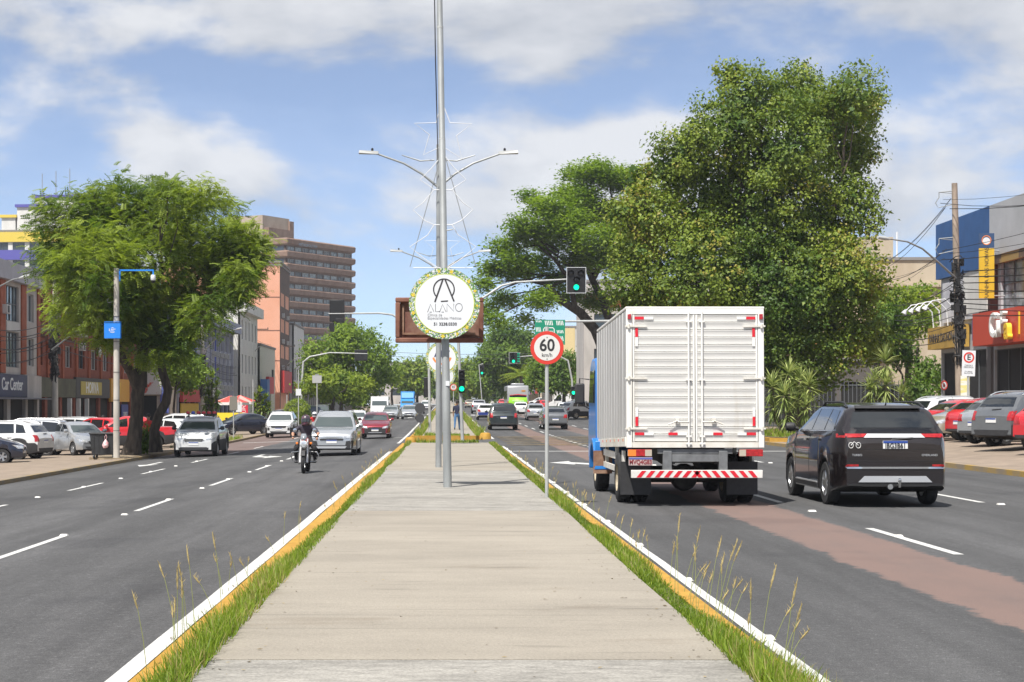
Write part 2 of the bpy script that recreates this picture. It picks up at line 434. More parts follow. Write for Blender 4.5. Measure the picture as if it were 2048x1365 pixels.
# ------------------------------------------------ median with slabs, kerbs and grass strips
def median(y0, y1, slabs, label_end):
    ys = [y0] + [y for y in yl if y0 < y < y1] + [y1]
    root = link('median', None); root['kind'] = 'structure'; root.location = (0, y0, 0)
    def prof(name, pr, m, smooth=0, bev=0):            # cross-section swept along the avenue
        mb = MB(); n = len(pr); pts = []
        for y in ys: pts += [(x, y - y0, z + grade(y)) for x, z in pr]
        fs = [(j * n + i, j * n + (i + 1) % n, (j + 1) * n + (i + 1) % n, (j + 1) * n + i) for j in range(len(ys) - 1) for i in range(n)]
        fs += [list(range(n))[::-1], [(len(ys) - 1) * n + i for i in range(n)]]
        mb.add(pts, fs)
        o = mb.build(name, m, root, smooth=smooth, bevel=bev)
        return o
    prof('soil_strip', [(-1.62, -0.6), (1.92, -0.6), (1.92, 0.125), (-1.62, 0.125)], m_soil)
    prof('kerb', [(-1.80, -0.6), (-1.56, -0.6), (-1.56, 0.13), (-1.78, 0.13), (-1.80, 0.11)], m_yellow)
    prof('kerb', [(1.88, -0.6), (2.04, -0.6), (2.03, 0.12), (2.01, 0.14), (1.88, 0.14)], m_yellow)
    for i, (a, b_, mm) in enumerate(slabs):
        mb = MB(); g = [(x, y) for y in rng(a + 0.012, b_ - 0.012, max(2, int((b_ - a) / 4))) for x in (-1.46, 1.71)]
        jl = random.Random(i); ny = len(g) // 2
        top = [(x + (jl.uniform(-.02, .02)), y - y0, 0.15 + grade(y)) for x, y in g]
        bot = [(x, y, z - 0.12) for x, y, z in top]
        mb.add(top + bot, [(2 * j, 2 * j + 1, 2 * j + 3, 2 * j + 2) for j in range(ny - 1)] + [(0, 2 * ny, 2 * ny + 1, 1), (2 * ny - 2, 2 * ny - 1, 4 * ny - 1, 4 * ny - 2)]
               + [(2 * j, 2 * j + 2, 2 * ny + 2 * j + 2, 2 * ny + 2 * j) for j in range(ny - 1)] + [(2 * j + 1, 2 * ny + 2 * j + 1, 2 * ny + 2 * j + 3, 2 * j + 3) for j in range(ny - 1)])
        mb.build('concrete_slab', mm, root, smooth=0)
    # rounded yellow end blocks
    return root
median(-12, 68, [(-12, 10.05, m_concG), (10.05, 24.2, m_conc), (24.2, 39, m_concG), (39, 52, m_conc), (52, 67.9, m_conc)], 0)
med2 = median(82, 190, [(82.1, 100, m_conc), (100, 122, m_conc), (122, 189, m_conc)], 1)
median(206, 420, [(206, 300, m_conc), (300, 419, m_conc)], 2)
for (x, y) in ((-1.75, 82), (1.9, 82)):
    mb = MB(); mb.lathe([(0.0, 0.34), (0.2, 0.33), (0.26, 0.26), (0.3, 0.0)], (x, y - 82.0, zroad(x, y) - 0.02), 'z', 14)
    mb.build('end_block', m_yellow, med2)
mb = MB(); mb.box(-1.7, 1.95, -0.08, 0.10, -0.4, 0.17); mb.build('end_kerb', m_yellow, med2)

# ------------------------------------------------ side paving: parking strips in front of the shops
def side(name, x0, x1, y0, y1, m, ymesh=yl):
    ys = [y0] + [y for y in ymesh if y0 < y < y1] + [y1]
    xs = sorted({x0, x1} | {v for v in (-30, -24, -18, 15, 16.5, 17.9, 24) if x0 < v < x1})
    return sheet(name, xs, sorted(set(ys) | {65.0, 71.0}), lambda x, y: zside(x, y), m)
side('parking_paving', -60, -12.53, -12, 430, m_pave)
side('parking_paving', 13.53, 70, -12, 430, m_pave)
def kerb(xa, xb, y0, y1, h, m, name='kerb'):
    ys = [y0] + [y for y in yl if y0 < y < y1] + [y1]
    mb = MB(); pr = [(xa, -0.7), (xb, -0.7), (xb, h), (xa, h)]
    pts = [(x, y, z + grade(y)) for y in ys for x, z in pr]
    mb.add(pts, [(j * 4 + i, j * 4 + (i + 1) % 4, (j + 1) * 4 + (i + 1) % 4, (j + 1) * 4 + i) for j in range(len(ys) - 1) for i in range(4)] + [(3, 2, 1, 0)])
    o = mb.build(name, m, None, smooth=0); o['kind'] = 'structure'; return o
kerb(-12.57, -12.4, -12, 430, -0.432, m_kerbg)
kerb(13.4, 13.56, -12, 430, 0.128, mat('kerb_yellow_worn', (0.24, 0.19, 0.13), 0.9, col2=(0.36, 0.23, 0.05), scale=1.2, lo=0.4, hi=0.6))
# planted island on the right, under the trees
mb = MB(); isl = [(13.6, 70.5), (15.0, 69.6), (17.6, 69.8), (19.2, 71.5), (19.6, 96), (13.6, 96)]
mb.prism([(x, y, 0.0) for x, y in isl], (0, 0, 0.28)); o = mb.build('planted_island', m_yellow, None, smooth=0); o['kind'] = 'structure'
mb = MB(); mb.prism([(16.5 + (x - 16.5) * 0.93, 83 + (y - 83) * 0.985, 0.2) for x, y in isl], (0, 0, 0.12)); o = mb.build('island_soil', m_soil, None, smooth=0); o['kind'] = 'structure'
mb = MB(); isl2 = [(-14.2, 66.5), (-12.6, 65.5), (-12.6, 78), (-14.2, 77)]
mb.prism([(x, y, -0.53) for x, y in isl2], (0, 0, 0.12)); o = mb.build('tree_pit', mat('pit_soil', (0.22, 0.17, 0.11), 1.0, var=0.3, scale=3), None, smooth=0); o['kind'] = 'structure'
# ================================================================ vegetation
def leaf_mat(name, dark, light, trans=0.35, rough=0.55, dry=None):
    if name in MATS: return MATS[name]
    m = bpy.data.materials.new(name); m.use_nodes = True
    nt = m.node_tree; nn = nt.nodes; L = nt.links.new; b = nn['Principled BSDF']
    at = nn.new('ShaderNodeAttribute'); at.attribute_name = 'tint'
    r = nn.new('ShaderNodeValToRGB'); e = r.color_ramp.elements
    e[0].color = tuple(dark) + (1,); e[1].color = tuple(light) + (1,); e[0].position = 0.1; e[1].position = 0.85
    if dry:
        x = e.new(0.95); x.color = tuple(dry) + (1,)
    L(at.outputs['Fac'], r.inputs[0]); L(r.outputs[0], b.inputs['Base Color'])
    b.inputs['Roughness'].default_value = rough; b.inputs['Specular IOR Level'].default_value = 0.3
    tr = nn.new('ShaderNodeBsdfTranslucent')
    hs = nn.new('ShaderNodeHueSaturation'); hs.inputs['Value'].default_value = 1.35; hs.inputs['Saturation'].default_value = 1.1
    L(r.outputs[0], hs.inputs['Color']); L(hs.outputs[0], tr.inputs['Color'])
    mxs = nn.new('ShaderNodeMixShader'); mxs.inputs[0].default_value = trans
    L(b.outputs[0], mxs.inputs[1]); L(tr.outputs[0], mxs.inputs[2]); L(mxs.outputs[0], nn['Material Output'].inputs[0])
    MATS[name] = m
    return m
def unit(a):
    return a / np.maximum(np.linalg.norm(a, axis=1, keepdims=True), 1e-6)
def scatter(name, pts, dirs, nrm, size, tint, tv, tf, m, parent=None, kind='stuff', wscale=None):
    """many copies of one small template (tv verts: x length, y width, z lift; tf faces) as ONE mesh"""
    pts = np.asarray(pts, float); n = len(pts); tv = np.asarray(tv, float); k = len(tv)
    x = unit(dirs); z = nrm - (nrm * x).sum(1, keepdims=True) * x; z = unit(z); y = np.cross(z, x)
    s = np.asarray(size).reshape(n, 1, 1); w = s if wscale is None else np.asarray(wscale).reshape(n, 1, 1)
    V = pts[:, None, :] + s * tv[None, :, 0:1] * x[:, None, :] + w * tv[None, :, 1:2] * y[:, None, :] + s * tv[None, :, 2:3] * z[:, None, :]
    me = bpy.data.meshes.new(name)
    me.vertices.add(n * k); me.vertices.foreach_set('co', V.reshape(-1).astype(np.float32))
    lens = [len(f) for f in tf]; flat = np.concatenate([np.asarray(f) for f in tf])
    idx = (flat[None, :] + (np.arange(n) * k)[:, None]).reshape(-1)
    me.loops.add(len(idx)); me.loops.foreach_set('vertex_index', idx.astype(np.int32))
    starts = np.concatenate([[0], np.cumsum(lens)[:-1]])
    st = (starts[None, :] + (np.arange(n) * sum(lens))[:, None]).reshape(-1)
    me.polygons.add(n * len(tf)); me.polygons.foreach_set('loop_start', st.astype(np.int32))
    me.update(calc_edges=True)
    a = me.attributes.new('tint', 'FLOAT', 'POINT'); a.data.foreach_set('value', np.repeat(np.asarray(tint), k).astype(np.float32))
    me.materials.append(m)
    o = link(name, me, parent)
    if kind: o['kind'] = kind
    return o
T_RHOMB = ([(0, 0, 0), (.45, .22, .03), (1, 0, -.06), (.45, -.22, .03)], [(0, 1, 2, 3)])
_t = 2 * PI / 5
T_MAPLE = ([(0, 0, 0), (.12, .42, .0), (.42, .24, .05), (.62, .5, -.06), (.70, .14, .03), (1, 0, -.1), (.70, -.14, .03), (.62, -.5, -.06), (.42, -.24, .05), (.12, -.42, 0)], [(0, 1, 2), (0, 2, 3, 4), (0, 4, 5, 6), (0, 6, 7, 8), (0, 8, 9)])
T_LOBE = ([(0, 0, 0), (.28, .42, .03), (.55, .22, .05), (1, 0, -.08), (.55, -.22, .05), (.28, -.42, .03)], [(0, 1, 2, 3), (0, 3, 4, 5)])
def frond_template(n=6, droop=0.35, lw=0.05, ll=0.17):
    v, f = [], []
    for i in range(n):
        t = 0.12 + 0.85 * i / n; zc = -droop * t * t
        for sg in (1, -1):
            b = len(v)
            v += [(t, 0, zc), (t + 0.10 - lw, sg * ll * 0.55, zc - .02), (t + 0.13, sg * ll * (1 - 0.5 * t), zc - .07), (t + 0.05 + lw, sg * ll * 0.4, zc - .01)]
            f.append((b, b + 1, b + 2, b + 3) if sg < 0 else (b + 3, b + 2, b + 1, b))
    b = len(v); v += [(0, .008, 0), (.5, .006, -droop * .25), (1, 0, -droop), (.5, -.006, -droop * .25), (0, -.008, 0)]
    f.append((b, b + 1, b + 2, b + 3, b + 4))
    return v, f
T_FROND = frond_template(5, 0.42, 0.10, 0.30)
def lump(d, seed, k=3.0):
    r = np.random.default_rng(seed); out = np.zeros(len(d))
    for i in range(6):
        a = r.normal(size=3) * k; out += np.sin(d @ a + r.uniform(0, 6.28))
    return out / 6
def crown(blobs, nclump, per, sig, seed, shell=0.62, lumpy=0.22):
    """clump centres through the crown's volume, leaves round each; returns points, outward dirs, tints"""
    r = np.random.default_rng(seed); B = np.array(blobs, float)          # x y z rx ry rz
    w = B[:, 3] * B[:, 5] + B[:, 3] * B[:, 4]; w /= w.sum()
    bi = r.choice(len(B), nclump, p=w)
    d = unit(r.normal(size=(nclump, 3)))
    rad = (shell + (1 - shell) * r.random(nclump) ** 0.6) * (1 + lumpy * lump(d * 2 + B[bi, :3] * 0.7, seed + 1) * 2)
    C = B[bi, :3] + d * rad[:, None] * B[bi, 3:6]
    ct = 0.5 + 0.30 * lump(C * 0.9, seed + 2, 1.2) * 2 + r.normal(0, 0.15, nclump)
    pi = np.repeat(np.arange(nclump), per)
    off = r.normal(size=(len(pi), 3)) * sig * np.array([1, 1, 0.75])
    pts = C[pi] + off
    out = unit(unit(d * np.array([1, 1, 1]))[pi] * 0.8 + unit(off + 1e-6) * 0.5 + np.array([0, 0, 0.35]))
    tint = np.clip(ct[pi] + r.normal(0, 0.09, len(pi)), 0, 1)
    return pts, out, tint, r
def foliage(name, blobs, nclump, per, sig, seed, size, tmpl, m, parent, mode='leaf', shell=0.62, lumpy=0.22, tshift=0.0):
    pts, out, tint, r = crown(blobs, nclump, per, sig, seed, shell, lumpy); n = len(pts)
    if mode == 'droop':
        dirs = out * np.array([.6, .6, 0.2]) + r.normal(size=(n, 3)) * np.array([.55, .55, .3]); dirs[:, 2] -= 0.12
        nrm = np.tile(np.array([0, 0, 1.0]), (n, 1)) + r.normal(size=(n, 3)) * 0.3
    elif mode == 'flat':
        dirs = r.normal(size=(n, 3)) * np.array([1, 1, 0.35]); nrm = np.tile(np.array([0, 0, 1.0]), (n, 1)) + r.normal(size=(n, 3)) * 0.4
    else:
        dirs = r.normal(size=(n, 3)); dirs[:, 2] -= 0.3; nrm = out + r.normal(size=(n, 3)) * 0.4 + np.array([-.1, -.2, .45])
    s = size * r.uniform(0.65, 1.25, n)
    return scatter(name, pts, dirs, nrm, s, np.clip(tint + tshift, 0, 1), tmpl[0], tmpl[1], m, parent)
m_bark = mat('bark_dark', (0.055, 0.043, 0.033), 0.95, var=0.5, scale=7, stretch=(1, 1, 0.25), bump=1.0, bscale=12)
m_bark2 = mat('bark_grey', (0.13, 0.105, 0.08), 0.95, var=0.4, scale=6, stretch=(1, 1, 0.3), bump=0.8, bscale=10)
def wob(a, b, n, amp, rr):
    a, b = Vector(a), Vector(b); o = []
    for i in range(n + 1):
        t = i / n; p = a.lerp(b, t)
        k = amp * math.sin(PI * t)
        o.append(p + Vector((rr.uniform(-k, k), rr.uniform(-k, k), rr.uniform(-k, k) * 0.6)))
    return o
def limbs(root, fork, blobs, r0, m, rr, amp=0.35, name='limb', sub=2):
    for b in blobs:
        c = Vector(b[:3]); mb = MB(); pts = wob(fork, c, 6, amp, rr)
        mb.tube(pts, [r0 * (1 - 0.8 * i / 6) for i in range(7)], 7)
        for j in range(sub):
            q = pts[3 + j % 3]; e = c + Vector((rr.uniform(-1, 1) * b[3], rr.uniform(-1, 1) * b[4], rr.uniform(-.2, .9) * b[5])) * 0.75
            mb.tube(wob(q, e, 4, amp * 0.5, rr), [r0 * 0.38 * (1 - 0.75 * i / 4) for i in range(5)], 5)
        mb.build(name, m, root)
def pxblobs(L, Y, flat=1.0, depth=0.9, jit=1.5, seed=1):
    rr = random.Random(seed); o = []
    for (px, py, r) in L:
        y = Y + rr.uniform(-jit, jit); p = P(px, py, y); q = r / F * Y
        o.append((p.x, p.y, p.z, q, q * depth, q * flat))
    return o

# ---- feathery street tree on the left, two leaning trunks
lf_feather = leaf_mat('leaf_feathery', (0.075, 0.135, 0.022), (0.275, 0.345, 0.050), 0.42)
TL = thing('street_tree', 'leafy feathery tree with two dark leaning trunks beside the blue camera box pole', 'tree', (-12.9, 70, -0.45))
def rel(bl, loc):
    return [(b[0] - loc[0], b[1] - loc[1], b[2] - loc[2]) + tuple(b[3:]) for b in bl]
bl = pxblobs([(150, 455, 80), (240, 440, 85), (330, 425, 62), (405, 460, 80), (470, 500, 62), (110, 520, 52), (190, 545, 88), (300, 540, 105), (400, 555, 85), (492, 520, 46), (320, 395, 28), (415, 400, 36), (180, 410, 28), (245, 625, 60), (330, 630, 62), (160, 590, 52), (415, 625, 38), (225, 680, 32), (355, 690, 34), (455, 560, 48), (135, 640, 30), (300, 685, 38), (345, 700, 30), (195, 650, 42), (430, 600, 45), (480, 560, 38), (335, 385, 34), (245, 400, 40), (375, 640, 40), (270, 600, 60)], 70, 1.0, 1.0, 2.4, 5)
bl = rel(bl, TL.location)
rr = random.Random(3)
def px_path(L, loc):
    return [P(a, b, y) - Vector(loc) for a, b, y in L]
mb = MB(tf=None)
pA = px_path([(262, 912, 70), (268, 880, 70), (274, 830, 70), (275, 790, 70), (280, 765, 70)], TL.location)
mb.tube(pA, [0.46, 0.32, 0.27, 0.28, 0.27], 12)
mb.tube(px_path([(278, 780, 70), (262, 745, 69.6), (246, 720, 69), (225, 660, 68.6), (200, 580, 68)], TL.location), [0.26, .2, .17, .13, .07], 9)
mb.tube(px_path([(280, 775, 70), (283, 720, 70), (290, 670, 70.2), (300, 600, 70.5), (310, 520, 71)], TL.location), [0.3, .24, .2, .15, .08], 9)
mb.tube(px_path([(287, 700, 70), (262, 655, 70.4), (250, 600, 71), (255, 520, 71)], TL.location), [0.17, .15, .11, .06], 8)
mb.build('trunk', m_bark, TL)
mb = MB()
mb.tube(px_path([(312, 905, 71), (309, 860, 71), (318, 830, 71), (332, 805, 71), (336, 780, 71), (325, 745, 71), (318, 700, 71), (322, 650, 71), (345, 590, 71.5), (380, 520, 72)], TL.location), [0.30, .21, .20, .20, .19, .18, .17, .15, .11, .07], 10)
mb.tube(px_path([(322, 650, 71), (360, 640, 71.5), (420, 590, 72)], TL.location), [0.14, .1, .05], 7)
mb.build('trunk', m_bark, TL)
limbs(TL, Vector((0.5, 0.3, 4.6)), bl[::2], 0.10, m_bark, rr, 0.5)
foliage('crown', bl, 1800, 16, 0.24, 11, 0.40, T_FROND, lf_feather, TL, 'droop', 0.55, 0.25)

# ---- tall plane tree on the right
lf_plane = leaf_mat('leaf_plane', (0.055, 0.108, 0.015), (0.225, 0.285, 0.034), 0.27, 0.5, dry=(0.29, 0.26, 0.05))
TP = thing('plane_tree', 'tall broad plane tree with dense yellowish green leaves behind the white box truck', 'tree', (PX(1600, 82), 82, 0.2))
bl = pxblobs([(1500, 200, 62), (1590, 185, 58), (1705, 190, 55), (1650, 230, 70), (1440, 265, 70), (1560, 290, 110), (1690, 290, 75), (1360, 320, 62), (1410, 400, 95), (1540, 420, 120), (1680, 420, 85), (1290, 345, 26), (1300, 430, 62), (1270, 500, 55), (1390, 540, 115), (1550, 570, 125), (1680, 550, 85), (1255, 575, 45), (1300, 610, 60), (1480, 670, 110), (1600, 690, 110), (1700, 660, 60), (1735, 570, 34), (1745, 690, 40), (1230, 425, 22), (1380, 660, 80), (1460, 150, 24), (1740, 215, 28)], 81, 1.0, 1.1, 2.2, 8)
bl = rel(bl, TP.location); rr = random.Random(9)
mb = MB(); mb.tube([(0, 0, -0.1), (-.1, 0, 1.5), (-.1, .2, 4), (.1, .3, 7.5), (0, 0.3, 11)], [0.55, .42, .38, .3, .16], 12); mb.build('trunk', m_bark2, TP)
limbs(TP, Vector((-.1, .2, 4.5)), bl[::2], 0.15, m_bark2, rr, 0.6)
foliage('crown', bl, 5200, 27, 0.245, 21, 0.165, T_LOBE, lf_plane, TP, 'leaf', 0.58, 0.22)
foliage('inner_leaves', [(b[0], b[1], b[2], b[3] * .72, b[4] * .72, b[5] * .72) for b in bl], 900, 9, 0.35, 23, 0.36, T_MAPLE, lf_plane, TP, 'leaf', 0.1, 0.1, -.3)  # core leaves tinted darker: shade inside the crown put into their colour

# ---- spreading umbrella tree further on
lf_umb = leaf_mat('leaf_fine', (0.085, 0.155, 0.022), (0.225, 0.32, 0.04), 0.45)
TU = thing('spreading_tree', 'wide umbrella shaped tree with bare forking limbs above the green direction sign', 'tree', (PX(1215, 150), 150, 0.6))
bl = pxblobs([(1190, 345, 48), (1240, 360, 50), (1150, 390, 45), (1095, 415, 42), (1050, 450, 40), (1010, 495, 36), (1140, 440, 50), (1210, 430, 55), (1260, 430, 50), (1100, 490, 38), (985, 540, 32), (1040, 545, 36), (965, 570, 22), (1160, 520, 45), (1230, 520, 50), (1010, 600, 32), (1080, 600, 34), (1140, 590, 32), (985, 640, 26), (1200, 600, 40), (1290, 400, 45), (1060, 395, 20), (1140, 350, 22), (1180, 480, 46), (1120, 455, 40), (1075, 530, 36), (1110, 560, 30), (1030, 520, 32), (970, 615, 22), (1050, 640, 20), (1250, 470, 50), (1170, 400, 40), (1060, 470, 34)], 150, 0.50, 1.1, 4.5, 12)
bl = rel(bl, TU.location); rr = random.Random(19)
mb = MB()
mb.tube(px_path([(1212, 830, 150), (1208, 760, 150), (1204, 690, 150), (1190, 660, 150), (1160, 625, 150), (1120, 600, 149), (1095, 590, 149), (1060, 598, 149), (1020, 620, 148)], TU.location), [0.75, .62, .55, .46, .42, .34, .22, .14, .05], 10)
mb.build('trunk', m_bark, TU)
mb = MB()
mb.tube(px_path([(1208, 720, 150), (1222, 650, 150), (1205, 600, 150.5), (1185, 560, 151), (1160, 500, 151), (1130, 450, 151), (1100, 430, 151)], TU.location), [0.5, .42, .36, .3, .22, .14, .06], 9); mb.build('limb', m_bark, TU)
mb = MB()
mb.tube(px_path([(1122, 600, 149), (1095, 570, 149), (1050, 560, 148), (1000, 580, 147)], TU.location), [0.3, .2, .12, .05], 8)
mb.tube(px_path([(1150, 618, 149.5), (1140, 560, 149), (1110, 520, 148), (1075, 490, 148), (1020, 500, 148)], TU.location), [0.26, .2, .15, .1, .05], 8)
mb.tube(px_path([(1185, 560, 151), (1215, 500, 151), (1235, 440, 151), (1220, 380, 151)], TU.location), [0.3, .24, .16, .06], 8)
mb.build('limb', m_bark, TU)
limbs(TU, P(1150, 545, 150) - TU.location, bl[::2], 0.12, m_bark, rr, 0.5)
foliage('crown', bl, 4600, 15, 0.40, 31, 0.38, T_RHOMB, lf_umb, TU, 'flat', 0.35, 0.2)

# ---- further trees: (label, px/py/radius blobs, Y, ground px, seeds...)
lf_round = leaf_mat('leaf_round', (0.07, 0.135, 0.018), (0.21, 0.30, 0.032), 0.4)
lf_dark = leaf_mat('leaf_deep', (0.06, 0.12, 0.02), (0.17, 0.26, 0.034), 0.42)
lf_lime = leaf_mat('leaf_lime', (0.10, 0.17, 0.02), (0.28, 0.35, 0.04), 0.42)
def far_tree(name, label, L, Y, tx, m, seed, n=700, per=12, sig=0.4, size=0.5, flat=0.85, base=None, r0=0.3):
    z0 = zside(PX(tx, Y), Y) if base is None else base
    t = thing(name, label, 'tree', (PX(tx, Y), Y, z0))
    b = rel(pxblobs(L, Y, flat, 1.0, 2.5, seed), t.location)
    top = max(q[2] for q in b); rr = random.Random(seed); lowz = min(q[2] - q[5] * 0.6 for q in b)
    mb = MB(); mb.tube([(0, 0, -0.1), (rr.uniform(-.2, .2), 0, lowz * 0.5 + .2), (0, 0, max(lowz, 0.5) + 0.3), (0, 0, top * 0.75)], [r0, r0 * .75, r0 * .6, r0 * .25], 9); mb.build('trunk', m_bark, t)
    limbs(t, Vector((0, 0, max(lowz, 0.5))), b[::2], r0 * 0.35, m_bark, rr, 0.4, sub=1)
    foliage('crown', b, n, per, sig, seed * 3, size, T_RHOMB, m, t, 'leaf', 0.45, 0.25)
    return t
far_tree('street_tree', 'rounded bright green tree behind the blank grey board on the left pavement', [(700, 690, 45), (650, 705, 40), (750, 710, 40), (700, 740, 60), (640, 745, 35), (770, 745, 30), (690, 665, 25), (660, 775, 35), (720, 780, 40), (620, 720, 20), (730, 675, 25)], 190, 683, lf_round, 41, 1100, 13, 0.4, 0.5)
far_tree('street_tree', 'low layered tree with lighter leaves under the left signal arm', [(640, 760, 26), (680, 758, 28), (720, 765, 24), (655, 790, 22), (615, 775, 18), (700, 790, 22)], 168, 668, lf_lime, 43, 420, 12, 0.35, 0.42, 0.6)
far_tree('street_tree', 'yellowish green tree left of the distant round signs', [(825, 740, 22), (850, 735, 20), (810, 755, 18), (840, 765, 24), (870, 750, 18), (815, 775, 12)], 290, 835, lf_lime, 47, 380, 12, 0.6, 0.8)
far_tree('street_tree', 'sunlit tree just right of the slim green signal post', [(930, 735, 20), (955, 745, 24), (935, 765, 28), (965, 775, 20), (915, 760, 18)], 300, 940, lf_lime, 53, 420, 12, 0.6, 0.8)
far_tree('street_tree', 'dark dome shaped tree below the spreading tree branches', [(1010, 665, 28), (985, 690, 28), (1045, 680, 26), (1015, 710, 38), (975, 725, 26), (1055, 720, 28), (1010, 755, 36), (1050, 760, 22), (965, 760, 20)], 255, 1015, lf_dark, 59, 1000, 12, 0.5, 0.65)
far_tree('street_tree', 'small dense tree behind the speed limit post right of the bus', [(1090, 735, 26), (1130, 730, 28), (1165, 745, 22), (1110, 760, 30), (1150, 770, 22), (1075, 765, 18)], 205, 1128, lf_dark, 61, 620, 12, 0.45, 0.5)
far_tree('street_tree', 'far pale tree at the end of the left pavement', [(790, 745, 14), (770, 750, 12), (800, 765, 12), (760, 765, 10)], 340, 785, lf_round, 67, 200, 10, 0.7, 0.9)
far_tree('street_tree', 'farthest tree closing the avenue behind the slim median poles', [(890, 765, 22), (875, 780, 16), (905, 780, 18), (925, 790, 12), (860, 775, 12)], 400, 892, lf_dark, 71, 260, 11, 0.9, 1.1)
far_tree('street_tree', 'tall hazy tree at the far right end of the avenue', [(975, 740, 24), (950, 760, 22), (1000, 770, 26), (985, 785, 18), (960, 785, 16)], 370, 975, lf_dark, 73, 300, 11, 0.8, 1.0)
far_tree('young_tree', 'pale green young tree in front of the beige blank wall beside the gold shop sign', [(1800, 600, 34), (1840, 590, 28), (1770, 630, 30), (1830, 640, 40), (1860, 625, 24), (1790, 665, 30), (1760, 600, 18)], 112, 1820, lf_lime, 79, 420, 12, 0.3, 0.34)
far_tree('street_tree', 'shaded tree standing left of the gold shop sign', [(1850, 740, 30), (1885, 760, 24), (1840, 780, 26), (1780, 640, 34), (1750, 690, 30), (1790, 700, 34)], 104, 1835, lf_dark, 83, 420, 12, 0.3, 0.34)
far_tree('street_tree', 'slender leafy tree in front of the lavender office with balcony', [(365, 725, 28), (345, 745, 26), (390, 740, 24), (330, 720, 24), (375, 765, 22), (350, 700, 20)], 118, 352, lf_round, 89, 420, 12, 0.28, 0.34, r0=0.12)
# ---- palm beside the bus
def palm(name, label, px, py, Y, r, z0):
    p = P(px, py, Y); t = thing(name, label, 'palm tree', (p.x, Y, z0)); h = p.z - z0
    mb = MB(); mb.tube([(0, 0, -.1), (0.05, 0, h * .5), (0, 0, h)], [0.28, .2, .22], 10); mb.build('trunk', m_bark2, t)
    n = 34; rg = np.random.default_rng(4); a = rg.uniform(0, 6.28, n); el = rg.uniform(0.1, 1.2, n)
    d = np.stack([np.cos(a) * np.cos(el), np.sin(a) * np.cos(el), np.sin(el)], 1)
    tv, tf = [], []
    N_ = 10
    for i in range(N_):
        t_ = 0.1 + 0.9 * i / N_; zc = -0.75 * t_ * t_
        for sg in (1, -1):
            b = len(tv); tv += [(t_, 0, zc), (t_ + .07, sg * .16, zc - .1), (t_ + .12, sg * .2, zc - .2), (t_ + .05, sg * .05, zc - .04)]; tf.append((b, b + 1, b + 2, b + 3))
    scatter('crown', np.tile([0, 0, h], (n, 1)), d, np.tile([0, 0, 1.0], (n, 1)) + d * 0.01, r * rg.uniform(.8, 1.15, n), rg.uniform(.3, .9, n), tv, tf, lf_lime, t)
palm('palm', 'drooping yellow green palm behind the green and grey bus', 1042, 752, 225, 2.3, zside(5, 225))
# ---- yuccas on the planted island and other leafy plants
lf_yucca = leaf_mat('leaf_yucca', (0.17, 0.23, 0.06), (0.42, 0.47, 0.17), 0.25, 0.45)
T_SWORD = ([(0, -.5, 0), (0, .5, 0), (.45, .55, .05), (.45, -.55, .05), (1, 0, -.05)], [(0, 1, 2, 3), (3, 2, 4)])
def rosette(name, label, heads, base, seed, m=lf_yucca, n=85, ln=0.74, w=0.062, cat='shrub', stem=0.07, droop=True, group=None):
    t = thing(name, label, cat, base, 0, group); rg = np.random.default_rng(seed)
    for h in heads:
        mb = MB(); mb.tube([(h[0] * .4, h[1] * .4, -.1), (h[0] * .9, h[1], h[2] * .6), h[:3]], [stem, stem * .8, stem * .8], 7); mb.build('stem', m_bark2, t)
        sc = h[3] if len(h) > 3 else 1.0
        a = rg.uniform(0, 6.28, n); el = rg.uniform(-1.2 if droop else -.3, 1.45, n)
        d = np.stack([np.cos(a) * np.cos(el), np.sin(a) * np.cos(el), np.sin(el)], 1)
        o = np.tile(np.array(h[:3]), (n, 1)) + np.stack([0 * el, 0 * el, np.minimum(el, .4) * 0.28 * sc], 1)
        nr = np.tile([0, 0, 1.0], (n, 1)) + rg.normal(size=(n, 3)) * .15
        scatter('leaf_rosette', o, d, nr, ln * sc * rg.uniform(.8, 1.1, n), rg.uniform(.1, .95, n) - .25 * (el < -.3), T_SWORD[0], T_SWORD[1], m, t, wscale=np.full(n, w))
    return t
def pxheads(L, base):
    return [tuple(P(a, b, y) - Vector(base)) + (s,) for a, b, y, s in L]
b0 = (PX(1585, 73), 73, 0.3)
rosette('yucca', 'spiky yucca clump on the planted island between truck and black car', pxheads([(1545, 775, 73, 1.1), (1578, 752, 73.4, 1.15), (1568, 792, 72.6, 1.15), (1618, 775, 73, 1.15), (1600, 760, 73.8, .9), (1547, 815, 73, .9), (1575, 828, 72.6, 1.0), (1612, 815, 72.8, 1.0), (1595, 800, 73.6, .8)], b0), b0, 5)
b0 = (PX(1765, 74.5), 74.5, 0.3)
rosette('yucca', 'spiky yucca clump behind the roof of the black car', pxheads([(1770, 728, 74.5, 1.1), (1750, 765, 74.5, .95), (1740, 782, 74.5, 1.0), (1772, 772, 74.1, 1.15), (1803, 792, 74.5, .85), (1760, 800, 74.5, .95)], b0), b0, 6)
lf_drac = leaf_mat('leaf_broad', (0.07, 0.13, 0.02), (0.25, 0.32, 0.04), 0.3, 0.4)
b0 = (PX(424, 122), 122, zside(-17, 122))
rosette('leafy_shrub', 'tall broad leaved shrub beside the red and white parasols', pxheads([(424, 758, 122, 1.1), (416, 775, 122, 1), (433, 775, 122, 1), (420, 795, 122, 1.1), (434, 800, 122, 1), (412, 808, 122, 1), (425, 815, 122, 1.1)], b0), b0, 7, lf_drac, 60, 0.62, 0.12, droop=True)
b0 = (PX(524, 140), 140, zside(-15.4, 140))
